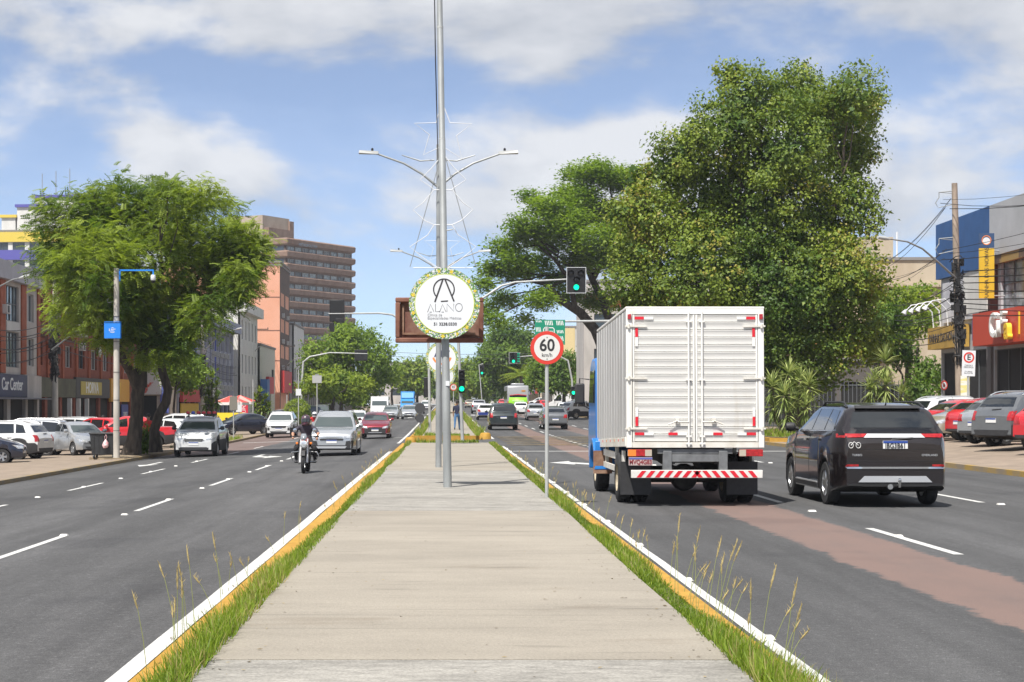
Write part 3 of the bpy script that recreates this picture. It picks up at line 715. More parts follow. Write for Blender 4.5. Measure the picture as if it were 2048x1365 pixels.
rosette('leafy_shrub', 'yellow green broad leaved shrub right of the parasols', pxheads([(520, 788, 140, 1.0), (512, 800, 140, 1), (532, 800, 140, 1), (524, 812, 140, 1.1), (538, 815, 140, .9), (510, 818, 140, .9), (526, 826, 140, 1)], b0), b0, 8, lf_drac, 55, 0.65, 0.13)
# clipped round bush
BB = thing('round_bush', 'clipped round green bush behind the motorcyclist on the left kerb', 'bush', (PX(595, 146), 146, zside(-13, 146)))
mb = MB(); mb.tube([(0, 0, -.1), (0, 0, 1.0)], [0.12, .1], 7); mb.build('stem', m_bark, BB)
foliage('crown', [(0, 0, 1.3, 1.08, 1.08, 1.08), (0.1, 0, 0.9, 1, 1, .8)], 500, 14, 0.10, 91, 0.14, T_RHOMB, lf_lime, BB, 'leaf', 0.85, 0.04)
# red-shirt shrub at the tree foot
foliage('low_shrub', [(PX(291, 71.6), 71.6, 0.25, .36, .3, .5), (PX(286, 71.4), 71.4, -.15, .3, .3, .3)], 90, 9, 0.10, 93, 0.2, T_RHOMB, lf_dark, None, 'leaf', 0.3, 0.2)
tag(bpy.data.objects['low_shrub'], 'dark low shrub growing between the two tree trunks', 'shrub'); del bpy.data.objects['low_shrub']['kind']

# ---- grass
lf_grass = leaf_mat('grass_blade', (0.085, 0.155, 0.016), (0.27, 0.36, 0.045), 0.45, 0.5, dry=(0.40, 0.34, 0.14))
T_BLADE = ([(0, -.5, 0), (0, .5, 0), (.5, .42, .07), (.5, -.42, .07), (.85, .2, .0), (.85, -.2, .0), (1, 0, -.08)], [(0, 1, 2, 3), (3, 2, 4, 5), (5, 4, 6)])
def grass(name, label, n, xf, ys, hf, seed, lean=(0, 0), parent=None, zf=None, wid=0.0055, tb=0.55):
    rg = np.random.default_rng(seed)
    y = ys(rg, n); x = xf(rg, y); h = hf(rg, y)
    patch = lump(np.stack([x * 0.8, y * 0.9, 0 * y], 1), seed, 1.4)
    h = h * (1 + 1.3 * patch)
    z = np.array([zf(a, b) for a, b in zip(x, y)])
    d = np.stack([rg.normal(lean[0], .33, n), rg.normal(lean[1], .33, n), np.ones(n)], 1)
    nr = rg.normal(size=(n, 3)); nr[:, 2] *= .3
    tint = np.clip(tb + .3 * patch + rg.normal(0, .25, n), 0, 1)
    w = wid * (1 + y / 22) * rg.uniform(.6, 1.3, n)
    o = scatter(name, np.stack([x, y, z], 1), d, nr, np.clip(h, .03, 1), tint, T_BLADE[0], T_BLADE[1], lf_grass, parent, wscale=w)
    tag(o, label, 'grass')
    return o
def ydist(a, b):                                      # denser near the camera
    return lambda rg, n: a * (b / a) ** rg.random(n)
zm_ = lambda x, y: 0.12 + grade(y)
grass('grass', 'green grass strip along the left kerb of the median', 20000, lambda r, y: -1.50 + .055 * r.normal(size=len(y)).clip(-1.6, 1.4), ydist(7, 68), lambda r, y: r.uniform(.025, .105, len(y)) * np.where(y < 11.5, 1.6, 1), 1, (-.10, 0), None, zm_)
grass('grass', 'green grass strip along the right kerb of the median', 24000, lambda r, y: r.uniform(1.70, 1.90, len(y)), ydist(7, 68), lambda r, y: r.uniform(.025, .12, len(y)) * np.where(y < 12.5, 1.15, 1), 2, (.05, 0), None, zm_)
grass('grass', 'weeds along both kerbs of the second median island', 9000, lambda r, y: np.where(r.random(len(y)) < .5, r.uniform(-1.6, -1.2, len(y)), r.uniform(1.45, 1.9, len(y))), ydist(82.5, 190), lambda r, y: r.uniform(.1, .34, len(y)), 3, (0, 0), None, zm_, 0.006, .6)
grass('grass', 'short weeds at both ends of the median opening', 1100, lambda r, y: r.uniform(-1.2, 1.3, len(y)) * np.where(y < 70, 1, .9), lambda r, n: np.where(r.random(n) < .4, r.normal(67.6, .15, n), r.normal(83.2, .5, n)), lambda r, y: r.uniform(.06, .2, len(y)), 4, (0, 0), None, lambda x, y: 0.14, 0.008)
grass('grass', 'grass on the planted island below the yuccas', 7000, lambda r, y: r.uniform(13.9, 19, len(y)), lambda r, n: r.uniform(70.6, 82, n), lambda r, y: r.uniform(.08, .3, len(y)), 6, (0, 0), None, lambda x, y: 0.3, 0.008, .6)
grass('grass', 'weedy verge at the left kerb near the dark sedan', 2600, lambda r, y: r.uniform(-13.9, -12.6, len(y)), lambda r, n: np.where(r.random(n) < .75, r.uniform(84, 104, n), r.uniform(44.5, 47, n)), lambda r, y: r.uniform(.06, .25, len(y)), 7, (0, 0), None, lambda x, y: zside(x, y), 0.008, .7)
# flowering stalks that stand above the grass
m_stalk = mat('grass_stalk', (0.24, 0.27, 0.08), 0.7); m_seed = mat('grass_seed', (0.34, 0.27, 0.11), 0.8, var=0.3, scale=40)
def stalks(name, label, L, seed):
    mb = MB(); rr = random.Random(seed)
    for (x, y, h, lx) in L:
        a = rr.uniform(-.06, .06); pts = [(x, y, .12), (x + lx * .25, y + a * .3, .12 + h * .4), (x + lx * .6, y + a * .6, .12 + h * .75), (x + lx, y + a, .12 + h)]
        mb.cur = 0; mb.tube(pts, [.0022, .002, .0017, .001], 4)
        mb.cur = 1; q = Vector(pts[2]); e = Vector(pts[3]); s = q.lerp(e, .15)
        mb.tube([s, s.lerp(e, .3), s.lerp(e, .7), e], [.002, .006, .005, .001], 5)
        for k in range(7):
            b = s.lerp(e, k / 7); mb.tube([b, b + Vector((rr.uniform(-.02, .02), rr.uniform(-.02, .02), .028))], [.0022, .0008], 3)
    o = mb.build(name, [m_stalk, m_seed]); o['kind'] = 'stuff'; tag(o, label, 'grass')
rr = random.Random(77)
Ls = [(rr.uniform(1.72, 2.0), rr.choice([9.3, 9.8, 10.3, 10.9, 11.5, 12.3, 13.2]) + rr.uniform(-.3, .3), rr.uniform(.28, .72), rr.uniform(-.02, .16)) for _ in range(26)]
Ls += [(rr.uniform(1.75, 2.0), rr.uniform(13, 45), rr.uniform(.18, .42), rr.uniform(-.05, .12)) for _ in range(60)]
stalks('grass_stalks', 'tall seeding grass stalks over the right kerb of the median', Ls, 1)
Ls = [(rr.uniform(-1.85, -1.5), rr.choice([9.4, 10.0, 11.2, 12.6]) + rr.uniform(-.4, .4), rr.uniform(.3, .66), rr.uniform(-.16, .02)) for _ in range(11)]
Ls += [(rr.uniform(-1.85, -1.5), rr.uniform(13, 50), rr.uniform(.15, .4), rr.uniform(-.12, .05)) for _ in range(45)]
stalks('grass_stalks', 'tall seeding grass stalks over the left kerb of the median', Ls, 2)

# fallen bits of leaf and grit on the median paving
rg = np.random.default_rng(9); n = 420; y = 8 * (66 / 8) ** rg.random(n); sd = rg.random(n)
x = np.where(sd < .35, -1.42 + np.abs(rg.normal(0, .14, n)), np.where(sd < .7, 1.67 - np.abs(rg.normal(0, .14, n)), rg.uniform(-1.4, 1.65, n)))
o = scatter('leaf_litter', np.stack([x, y, np.full(n, .156)], 1), np.stack([rg.normal(size=n), rg.normal(size=n), rg.normal(0, .1, n)], 1), np.tile([0, 0, 1.0], (n, 1)) + rg.normal(size=(n, 3)) * .25, rg.uniform(.012, .045, n), rg.random(n), T_RHOMB[0], T_RHOMB[1], leaf_mat('dry_litter', (0.08, 0.06, 0.035), (0.34, 0.28, 0.17), 0.1, 0.9))
tag(o, 'scattered dry bits of leaf and grit on the median paving', 'litter')
# ================================================================ vehicles
m_tyre = mat('tyre_rubber', (0.022, 0.022, 0.023), 0.85, var=0.2, scale=20)
m_rim = mat('wheel_alloy', (0.42, 0.43, 0.44), 0.35, 0.85)
m_rimd = mat('wheel_dark', (0.03, 0.03, 0.032), 0.6)
m_plast = mat('black_plastic', (0.028, 0.028, 0.030), 0.6, var=0.15, scale=15)
m_seam = mat('panel_gap', (0.012, 0.012, 0.013), 0.7)
m_glass = mat('car_glass', (0.012, 0.015, 0.017), 0.03, spec=1.0, coat=.3)
m_glassw = mat('windscreen_glass', (0.055, 0.072, 0.072), 0.07, spec=0.9)
m_head = mat('headlight_glass', (0.62, 0.64, 0.66), 0.12, 0.5, coat=0.6, var=0.35, scale=14)
m_tail = mat('tail_light_red', (0.36, 0.012, 0.015), 0.2, coat=0.7, var=0.3, scale=18)
m_amber = mat('lamp_amber', (0.75, 0.22, 0.03), 0.25, coat=0.5)
m_chrome = mat('chrome', (0.70, 0.71, 0.72), 0.16, 1.0)
m_silver = mat('silver_trim', (0.55, 0.56, 0.57), 0.35, 0.5)
m_plate = mat('plate_white', (0.72, 0.72, 0.70), 0.5)
m_plateb = mat('plate_blue', (0.02, 0.06, 0.28), 0.5)
m_black = mat('letter_black', (0.02, 0.02, 0.022), 0.6)
PAINT = {'white': (0.60, 0.61, 0.61, 0), 'silver': (0.46, 0.48, 0.50, .55), 'grey': (0.17, 0.18, 0.19, .5), 'dgrey': (0.085, 0.09, 0.10, .5), 'black': (0.012, 0.013, 0.016, .2), 'plum': (0.015, 0.0115, 0.0125, .3),
         'red': (0.52, 0.012, 0.020, 0), 'wine': (0.22, 0.010, 0.025, .3), 'navy': (0.012, 0.016, 0.035, .2), 'beige': (0.42, 0.38, 0.30, .45), 'blue': (0.02, 0.04, 0.22, .1), 'teal': (0.022, 0.032, 0.034, .3)}
def paint(k):
    c = PAINT[k]
    return mat('car_paint_' + k, c[:3], 0.26 if c[3] else 0.38, c[3], coat=1.0, var=0.05, scale=3)
def lerp(a, b, t): return a + (b - a) * t
def pl(pts, x):
    if x <= pts[0][0]: return pts[0][1]
    for (a, b), (c, d) in zip(pts, pts[1:]):
        if x <= c:
            t = (x - a) / (c - a) if c > a else 1
            return b + (d - b) * t
    return pts[-1][1]
def sm(pts, x, w=0.05):                                # slightly rounded polyline
    return (pl(pts, x - w) + 2 * pl(pts, x) + pl(pts, x + w)) / 4
STY = {  # t = metres behind the nose
 'hatch': dict(L=3.92, W=1.68, wb=2.47, fo=0.78, r=0.295, deck=[(0, .60), (.04, .70), (.28, .82), (.95, .98), (1.2, 1.0), (3.5, 1.03), (3.84, 1.0), (3.92, .80)],
   roof=[(.92, .98), (1.72, 1.40), (2.15, 1.49), (2.8, 1.48), (3.38, 1.37), (3.80, 1.0)], win=[(1.28, 2.22, 1.83, 2.2), (2.30, 3.28, 2.28, 3.05)], post=(.98, 1.66, 3.36, 3.77)),
 'sedan': dict(L=4.35, W=1.72, wb=2.55, fo=0.83, r=0.30, deck=[(0, .58), (.04, .68), (.30, .80), (1.05, .96), (1.3, .99), (3.4, 1.02), (4.25, 1.02), (4.31, .96), (4.35, .80)],
   roof=[(1.02, .96), (1.86, 1.37), (2.3, 1.46), (2.85, 1.44), (3.2, 1.35), (3.82, 1.03)], win=[(1.40, 2.32, 1.96, 2.3), (2.40, 3.30, 2.38, 3.02)], post=(1.08, 1.80, 3.14, 3.74)),
 'suv': dict(L=4.32, W=1.80, wb=2.62, fo=0.84, r=0.345, deck=[(0, .70), (.04, .84), (.22, .96), (.98, 1.06), (1.25, 1.08), (3.8, 1.12), (4.22, 1.08), (4.32, .88)],
   roof=[(.96, 1.06), (1.72, 1.52), (2.15, 1.64), (3.3, 1.63), (3.85, 1.53), (4.2, 1.08)], win=[(1.30, 2.32, 1.86, 2.3), (2.40, 3.26, 2.38, 3.18), (3.34, 3.80, 3.28, 3.62)], post=(1.02, 1.66, 3.84, 4.17), clad=1, rails=1),
 'wagon': dict(L=4.75, W=1.86, wb=2.80, fo=0.92, r=0.345, deck=[(0, .66), (.04, .82), (.25, .95), (1.08, 1.06), (1.35, 1.07), (4.3, 1.10), (4.66, 1.06), (4.75, .85)],
   roof=[(1.05, 1.05), (1.85, 1.54), (2.3, 1.70), (3.9, 1.69), (4.4, 1.60), (4.66, 1.08)], win=[(1.42, 2.45, 1.98, 2.43), (2.53, 3.45, 2.51, 3.42), (3.53, 4.34, 3.50, 4.24)], post=(1.10, 1.80, 4.42, 4.64), rails=1),
 'pickup': dict(L=4.70, W=1.82, wb=2.83, fo=0.85, r=0.35, deck=[(0, .70), (.04, .84), (.22, .97), (.98, 1.07), (1.25, 1.09), (3.4, 1.13), (4.62, 1.13), (4.68, 1.08), (4.70, .88)],
   roof=[(.96, 1.07), (1.72, 1.53), (2.15, 1.66), (3.0, 1.65), (3.25, 1.58), (3.55, 1.14)], win=[(1.30, 2.30, 1.86, 2.28), (2.38, 3.18, 2.36, 3.02)], post=(1.02, 1.66, 3.20, 3.48), clad=1, rails=1),
 'bigsuv': dict(L=4.77, W=1.86, wb=2.79, fo=0.93, r=0.365, deck=[(0, .76), (.04, .92), (.24, 1.05), (1.2, 1.16), (1.45, 1.18), (4.3, 1.22), (4.68, 1.19), (4.77, 1.0)],
   roof=[(1.18, 1.15), (1.98, 1.58), (2.4, 1.695), (3.8, 1.69), (4.28, 1.63), (4.68, 1.20)], win=[(1.52, 2.52, 2.10, 2.50), (2.60, 3.48, 2.58, 3.42), (3.56, 4.18, 3.50, 3.98)], post=(1.24, 1.92, 4.30, 4.66), clad=0, rails=1, tum=0.42, rr=0.15),
}
def car_section(S, t):
    L, W = S['L'], S['W']; hw = W / 2
    df = max(0, (0.75 - t) / 0.75); dr = max(0, (t - (L - 0.6)) / 0.6)
    hw *= 1 - 0.20 * df ** 2.3 - S.get('rr', 0.11) * dr ** 2.3
    zb = sm(S['deck'], t, .04)
    zt = zb
    rf = S['roof']
    if rf[0][0] < t < rf[-1][0]: zt = max(zb, sm(rf, t, .10))
    zf = 0.22 + 0.13 * max(0, (t - L + .8) / .8) + 0.05 * df; zl = 0.24 + (0.12 * max(0, (t - L + .6) / .6)) + 0.04 * df
    for xc in (S['fo'], S['fo'] + S['wb']):
        ra = S['r'] * 1.19; d = abs(t - xc)
        if d < ra: zl = max(zl, S['r'] + math.sqrt(ra * ra - d * d) * 0.98)
    g = zt - zb; k = min(1.0, g / 0.08)
    wt = hw - 0.055 - S.get('tum', 0.33) * g
    p = [(0, zf), (hw - .26, zf), (hw - .25, zl), (hw - .02, zl), (hw - .004, zl + .035), (hw, max(zl + .05, lerp(zl, zb, .55))), (hw - .012, max(zl + .06, zb - .13)), (hw - .045, zb),
         (lerp(hw - .055, wt + .05, k) if k < 1 else lerp(hw - .055, wt, .5), lerp(zb + .002, zb + g * .5, k)),
         (lerp(hw - .08, wt, k), lerp(zb + .006, zt - .05, k)), (lerp(hw - .16, wt - .09, k), lerp(zb + .018, zt, k)), (wt * .5, zt + lerp(.035, .02, k)), (0, zt + lerp(.042, .028, k))]
    return p
def build_car_style(name):
    S = STY[name]; L = S['L']; st = set(rng(0, L, 34)) | {0.02, L - 0.03, .06, L - .08}
    for xc in (S['fo'], S['fo'] + S['wb']):
        ra = S['r'] * 1.19
        st |= {xc + ra * math.cos(a) for a in rng(0, PI, 12)} | {xc - ra - .004, xc + ra + .004}
    st |= {a for a, _ in S['deck']} | {a for a, _ in S['roof']}
    ts = sorted(x for x in st if 0 <= x <= L); t2 = [ts[0]]
    for x in ts[1:]:
        if x - t2[-1] > 0.012: t2.append(x)
    ts = t2; n = 13; pts = []
    for t in ts:
        p = car_section(S, t); y = L / 2 - t
        pts += [(a, y, b) for a, b in p] + [(-a, y, b) for a, b in p[-2:0:-1]]
    m = 24; fs = []; mi = []
    for j in range(len(ts) - 1):
        for i in range(m):
            fs.append((j * m + i, j * m + (i + 1) % m, (j + 1) * m + (i + 1) % m, (j + 1) * m + i))
            q = i if i < 12 else 23 - i
            mi.append(1 if q < 3 else (2 if q < 5 and S.get('clad') else 0))
    # end caps as strips so that they stay clean
    for j, rev in ((0, False), (len(ts) - 1, True)):
        for i in range(12):
            a, b = i, i + 1; c, d = (24 - b) % 24, (24 - a) % 24
            f = [j * m + a, j * m + b, j * m + c, j * m + d]; f = list(dict.fromkeys(f))
            if len(f) > 2: fs.append(f if rev else f[::-1]); mi.append(0 if i > 3 else 1)
    me = bpy.data.meshes.new('body'); me.from_pydata(pts, [], fs)
    for q in (paint('white'), m_seam, m_plast): me.materials.append(q)
    me.polygons.foreach_set('material_index', mi); finish_mesh(me, 28)
    bv = BVHTree.FromPolygons([Vector(p) for p in pts], fs)
    S['me'] = me; S['bvh'] = bv; S['cache'] = {}
    return S
def patch(S, view, rows, off=0.006, nu=6, nv=3, flip=False):
    """rows: [(p0, p1), (p0, p1)] bottom and top edges in the plane seen from 'front','rear','left','right','top'; projected on the body"""
    bv = S['bvh']; L = S['L']; vs = []; 
    o = {'front': (Vector((0, 9, 0)), Vector((0, -1, 0))), 'rear': (Vector((0, -9, 0)), Vector((0, 1, 0))), 'right': (Vector((9, 0, 0)), Vector((-1, 0, 0))), 'left': (Vector((-9, 0, 0)), Vector((1, 0, 0))), 'top': (Vector((0, 0, 9)), Vector((0, 0, -1)))}[view]
    K = len(rows) - 1
    for j in range(nv + 1):
        tv = j / nv * K; a = min(int(tv), K - 1); fr = tv - a
        for i in range(nu + 1):
            u = i / nu
            p = [lerp(lerp(rows[a][0][c], rows[a][1][c], u), lerp(rows[a + 1][0][c], rows[a + 1][1][c], u), fr) for c in (0, 1)]
            if view in ('front', 'rear'): q = Vector((p[0], 0, p[1]))
            elif view == 'top': q = Vector((p[0], L / 2 - p[1], 0))
            else: q = Vector((0, L / 2 - p[0], p[1]))
            h, nr, _, _ = bv.ray_cast(q + o[0], o[1])
            if h is None:
                h, nr, _, _ = bv.find_nearest(q if view == 'top' else q + o[0] * (0.09 if view in ('left', 'right') else L / 18))
            if nr.dot(o[1]) > 0: nr = -nr
            vs.append(h + (nr * 0.6 - o[1] * 0.4) * off)
    w = nu + 1; fs = [(j * w + i, j * w + i + 1, (j + 1) * w + i + 1, (j + 1) * w + i) for j in range(nv) for i in range(nu)]
    # skirt back to the body gives the panel a real edge
    mb = MB(); mb.add(vs, fs)
    ring = [i for i in range(w)] + [j * w + nu for j in range(1, nv + 1)] + [nv * w + i for i in range(nu - 1, -1, -1)] + [j * w for j in range(nv - 1, 0, -1)]
    base = [vs[i] + o[1] * (off + .012) for i in ring]; b0 = len(mb.v)
    mb.add(base, []); 
    for i in range(len(ring)):
        k = (i + 1) % len(ring); mb.f.append([ring[i], b0 + i, b0 + k, ring[k]]); mb.mi.append(0)
    return mb
def wheel_meshes(r, w=0.20):
    key = 'wheel%.3f' % r
    if key in MATS: return MATS[key]
    t = MB(); t.lathe([(r * .62, -w / 2), (r * .93, -w / 2), (r * .985, -w * .38), (r, -w * .2), (r, w * .2), (r * .985, w * .38), (r * .93, w / 2), (r * .62, w / 2)], (0, 0, 0), 'x', 26)
    tm = t.mesh('wheel', m_tyre)
    k = MB(); k.cur = 1; k.lathe([(0.0, w * .22), (r * .63, w * .22), (r * .63, -w * .4)], (0, 0, 0), 'x', 20); k.lathe([(0.0, -w * .22), (r * .63, -w * .22)], (0, 0, 0), 'x', 20)
    k.cur = 0
    for sg in (1, -1):
        k.lathe([(r * .66, sg * w * .44), (r * .58, sg * w * .47), (r * .55, sg * w * .30)], (0, 0, 0), 'x', 26)
        k.lathe([(0, sg * w * .42), (r * .14, sg * w * .41), (r * .17, sg * w * .3)], (0, 0, 0), 'x', 14)
        for i in range(5):
            a = 2 * PI * i / 5; c, s = math.cos(a), math.sin(a)
            def q(u, v, h): return (sg * h, u * c - v * s, u * s + v * c)
            k.add([q(.1 * r, .10 * r, w * .41), q(.58 * r, .15 * r, w * .45), q(.58 * r, -.15 * r, w * .45), q(.1 * r, -.10 * r, w * .41), q(.1 * r, .12 * r, w * .24), q(.58 * r, .18 * r, w * .3), q(.58 * r, -.18 * r, w * .3), q(.1 * r, -.12 * r, w * .24)], [(0, 1, 2, 3), (0, 4, 5, 1), (2, 6, 7, 3)])
    MATS[key] = (tm, k.mesh('rim', [m_rim, m_rimd])); return MATS[key]
def cached(S, key, fn):
    if key not in S['cache']: S['cache'][key] = fn()
    return S['cache'][key]
def add_part(root, S, key, name, mm, fn, parent=None):
    me = cached(S, key, lambda: fn().mesh(name, mm))
    return link(name, me, parent or root)
def place_car(style, col, label, x, y, rz=0.0, z=None, lod=0, group=None, name='car', cat='car', two=None, face=0, rails=None, plate=True):
    S = STY[style]
    if 'me' not in S: build_car_style(style)
    L, W = S['L'], S['W']; dk = S['deck']
    root = thing(name, label, cat, (x, y, (zroad(x, y) if -12.4 < x < 13.4 else zside(x, y)) if z is None else z), rz, group)
    b = link('body', S['me'], root); b.material_slots[0].link = 'OBJECT'; b.material_slots[0].material = paint(col)
    belt = lambda t: sm(dk, t, .04)
    rt = lambda t: sm(S['roof'], t, .10)
    cw, rfw, rr0, rb = S['post']
    def wz(zv, ref): return W / 2 - .055 - S.get('tum', .33) * max(0, zv - ref) - .10
    def front_glass():
        z0, z1 = belt(cw) + .05, rt(rfw) - .02
        return patch(S, 'front', [((-(W / 2 - .17), z0), (W / 2 - .17, z0)), ((-wz((z0 + z1) / 2, z0), (z0 + z1) / 2), (wz((z0 + z1) / 2, z0), (z0 + z1) / 2)), ((-wz(z1, z0) + .02, z1), (wz(z1, z0) - .02, z1))], .006, 10, 8)
    def rear_glass():
        z0, z1 = rt(rb) + .06 if style != 'sedan' else 1.07, rt(rr0) - .03
        a = wz(z0, belt(rb)) - .03; c = wz(z1, belt(rr0)) - .04
        return patch(S, 'rear', [((-a, z0), (a, z0)), ((-c, z1), (c, z1))], .006, 10, 6)
    add_part(root, S, 'fg', 'windscreen', m_glassw, front_glass)
    add_part(root, S, 'rg', 'rear_window', m_glass, rear_glass)
    for wi, (b0, b1, t0, t1) in enumerate(S['win']):
        for sd in ('left', 'right'):
            def fn():
                rows = []
                for f in (0, .5, 1):
                    rows.append(f)
                bot = [(b0, belt(b0) + .045), (b1, belt(b1) + .045)]
                top = [(t0, rt(t0) - .085), (t1, rt(t1) - .085)]
                return patch(S, sd, [bot, top], .006, 6, 4)
            add_part(root, S, 'sw%d%s' % (wi, sd), 'side_window', m_glass, fn)
    # wheels
    tm, rm = wheel_meshes(S['r'])
    for xs in (-1, 1):
        for t in (S['fo'], S['fo'] + S['wb']):
            w = link('wheel', tm, root, (xs * (W / 2 - .115), L / 2 - t, S['r'])); link('rim', rm, w)
    # lamps
    fz = pl(dk, .10)
    hi = (fz - .02) if style in ('hatch', 'sedan') else fz - .06
    for sg, nm in ((1, 'r'), (-1, 'l')):
        add_part(root, S, 'hl%d' % sg + str(face), 'headlight', m_head, lambda: patch(S, 'front', [((sg * .40, hi - .13), (sg * (W / 2 - .10), hi - .10)), ((sg * .44, hi - .04), (sg * (W / 2 - .05), hi + .05))] if face != 2 else [((sg * .52, hi - .10), (sg * (W / 2 - .08), hi - .08)), ((sg * .50, hi - .03), (sg * (W / 2 - .06), hi - .0))], .012, 6, 3))
        tz = pl(dk, L - .08)
        if style == 'bigsuv':
            tl = [((sg * .50, 1.15), (sg * (W / 2 - .05), 1.14)), ((sg * .44, 1.205), (sg * (W / 2 - .06), 1.205))]
        elif style in ('suv', 'wagon', 'pickup'):
            tl = [((sg * (W / 2 - .26), .80), (sg * (W / 2 - .07), .80)), ((sg * (W / 2 - .24), 1.06), (sg * (W / 2 - .08), 1.08))]
        else:
            tl = [((sg * (W / 2 - .34), .74), (sg * (W / 2 - .08), .74)), ((sg * (W / 2 - .28), .95), (sg * (W / 2 - .08), .97))]
        add_part(root, S, 'tl%d' % sg, 'tail_light', m_tail, lambda: patch(S, 'rear', tl, .012, 5, 4))
    # nose: grille, lower intake, plates
    add_part(root, S, 'gr' + str(face), 'grille', m_plast if face != 3 else m_chrome, lambda: patch(S, 'front', [((-.36, hi - .17), (.36, hi - .17)), ((-.40, hi - .06), (.40, hi - .06))], .010, 8, 2))
    add_part(root, S, 'in', 'bumper_intake', m_plast, lambda: patch(S, 'front', [((-.46, .30), (.46, .30)), ((-.56, .42), (.56, .42))], .008, 8, 2))
    if plate:
        for vw, zc in (('front', .50 if style in ('hatch', 'sedan') else .56), ('rear', .66 if style in ('hatch', 'sedan') else 1.03 if style == 'bigsuv' else .80)):
            y_s = 1 if vw == 'front' else -1
            def fn():
                m_ = MB(); q = patch(S, vw, [((-.2, zc - .065), (.2, zc - .065)), ((-.2, zc + .065), (.2, zc + .065))], .004, 2, 2)
                yy = max(v.y * y_s for v in q.v) * y_s + y_s * .012
                m_.box(-.2, .2, min(yy, yy - y_s * .02), max(yy, yy - y_s * .02), zc - .065, zc + .065)
                m_.cur = 1; m_.box(-.198, .198, min(yy, yy + y_s * .004), max(yy, yy + y_s * .004), zc + .026, zc + .063); return m_
            add_part(root, S, 'pl' + vw, 'license_plate', [m_plate, m_plateb], fn)
    if lod < 2:
        for sg in (1, -1):
            def mir():
                m_ = MB(); t = S['win'][0][0] - .02; zc = belt(t) + .10; x0 = W / 2 - .05
                m_.tube([(sg * x0, L / 2 - t, zc - .04), (sg * (x0 + .08), L / 2 - t, zc - .02)], [.03, .03], 6)
                m_.lathe([(0, -.09), (.07, -.085), (.085, -.03), (.08, .05), (.05, .08), (0, .085)], (sg * (x0 + .15), L / 2 - t, zc), 'x', 10); return m_
            o = add_part(root, S, 'mi%d' % sg, 'wing_mirror', m_plast, mir)
            if col not in ('white', 'navy', 'plum'):
                o.material_slots[0].link = 'OBJECT'; o.material_slots[0].material = paint(col)
        if style != 'bigsuv': add_part(root, S, 'rb', 'rear_bumper_trim', m_plast, lambda: patch(S, 'rear', [((-.62, .36), (.62, .36)), ((-.70, .44 if not S.get('clad') else .52), (.70, .44 if not S.get('clad') else .52))], .008, 8, 2))
        add_part(root, S, 'wp', 'rear_wiper', m_plast, lambda: patch(S, 'rear', [((-.05, 1.10), (.30, 1.13)), ((-.05, 1.125), (.30, 1.145))], .02, 4, 1)) if style not in ('sedan', 'pickup') else None
    if lod < 1:
        ws = S['win']
        for sd in ('left', 'right'):
            def seams():
                m_ = MB()
                gaps = [ws[0][0] - .10] + [(a[1] + c[0]) / 2 for a, c in zip(ws, ws[1:])] [:1] + [S['fo'] + S['wb'] - .12 - S['r'] * .9]
                for g in gaps:
                    q = patch(S, sd, [((g - .005, .36), (g + .005, .36)), ((g - .005, belt(g) - .01), (g + .005, belt(g) - .01))], .0025, 1, 8); b_ = len(m_.v); m_.v += q.v; m_.f += [[i + b_ for i in f] for f in q.f]; m_.mi += q.mi
                return m_
            add_part(root, S, 'se' + sd, 'door_gap', m_seam, seams)
            for hi_, a in enumerate(ws[:2]):
                o = add_part(root, S, 'dh%d' % hi_ + sd, 'door_handle', m_plast, lambda: patch(S, sd, [((a[1] - .30, belt(a[1]) - .14), (a[1] - .10, belt(a[1]) - .14)), ((a[1] - .30, belt(a[1]) - .105), (a[1] - .10, belt(a[1]) - .105))], .03, 4, 1))
                o.material_slots[0].link = 'OBJECT'; o.material_slots[0].material = paint(col)
    if S.get('rails') and rails is not False:
        for sg in (1, -1):
            def rail():
                m_ = MB(); ta, tb = S['roof'][1][0] + .3, S['roof'][-2][0] - .12
                pts = []
                for i in range(9):
                    t = lerp(ta, tb, i / 8); pts.append((sg * (W / 2 - .055 - S.get('tum', .33) * (rt(t) - belt(t)) - .06), L / 2 - t, rt(t) + (.035 if 0 < i < 8 else -.01)))
                m_.tube(pts, .018, 6); return m_
            add_part(root, S, 'ra%d' % sg, 'roof_rail', m_plast if style == 'bigsuv' else m_silver, rail)
    if lod < 2:
        def ant():
            m_ = MB(); t = S['roof'][-2][0] - .15; m_.tube([(0, L / 2 - t, rt(t)), (0, L / 2 - t - .10, rt(t) + (.09 if style == 'bigsuv' else .22))], [.02 if style == 'bigsuv' else .006, .004], 6); return m_
        add_part(root, S, 'an', 'antenna', m_plast, ant)
    return root
def xpatch(root, style, name, mm, view, rows, off=.01, nu=8, nv=2, parent=None):
    S = STY[style]; return patch(S, view, rows, off, nu, nv).build(name, mm, parent or root)

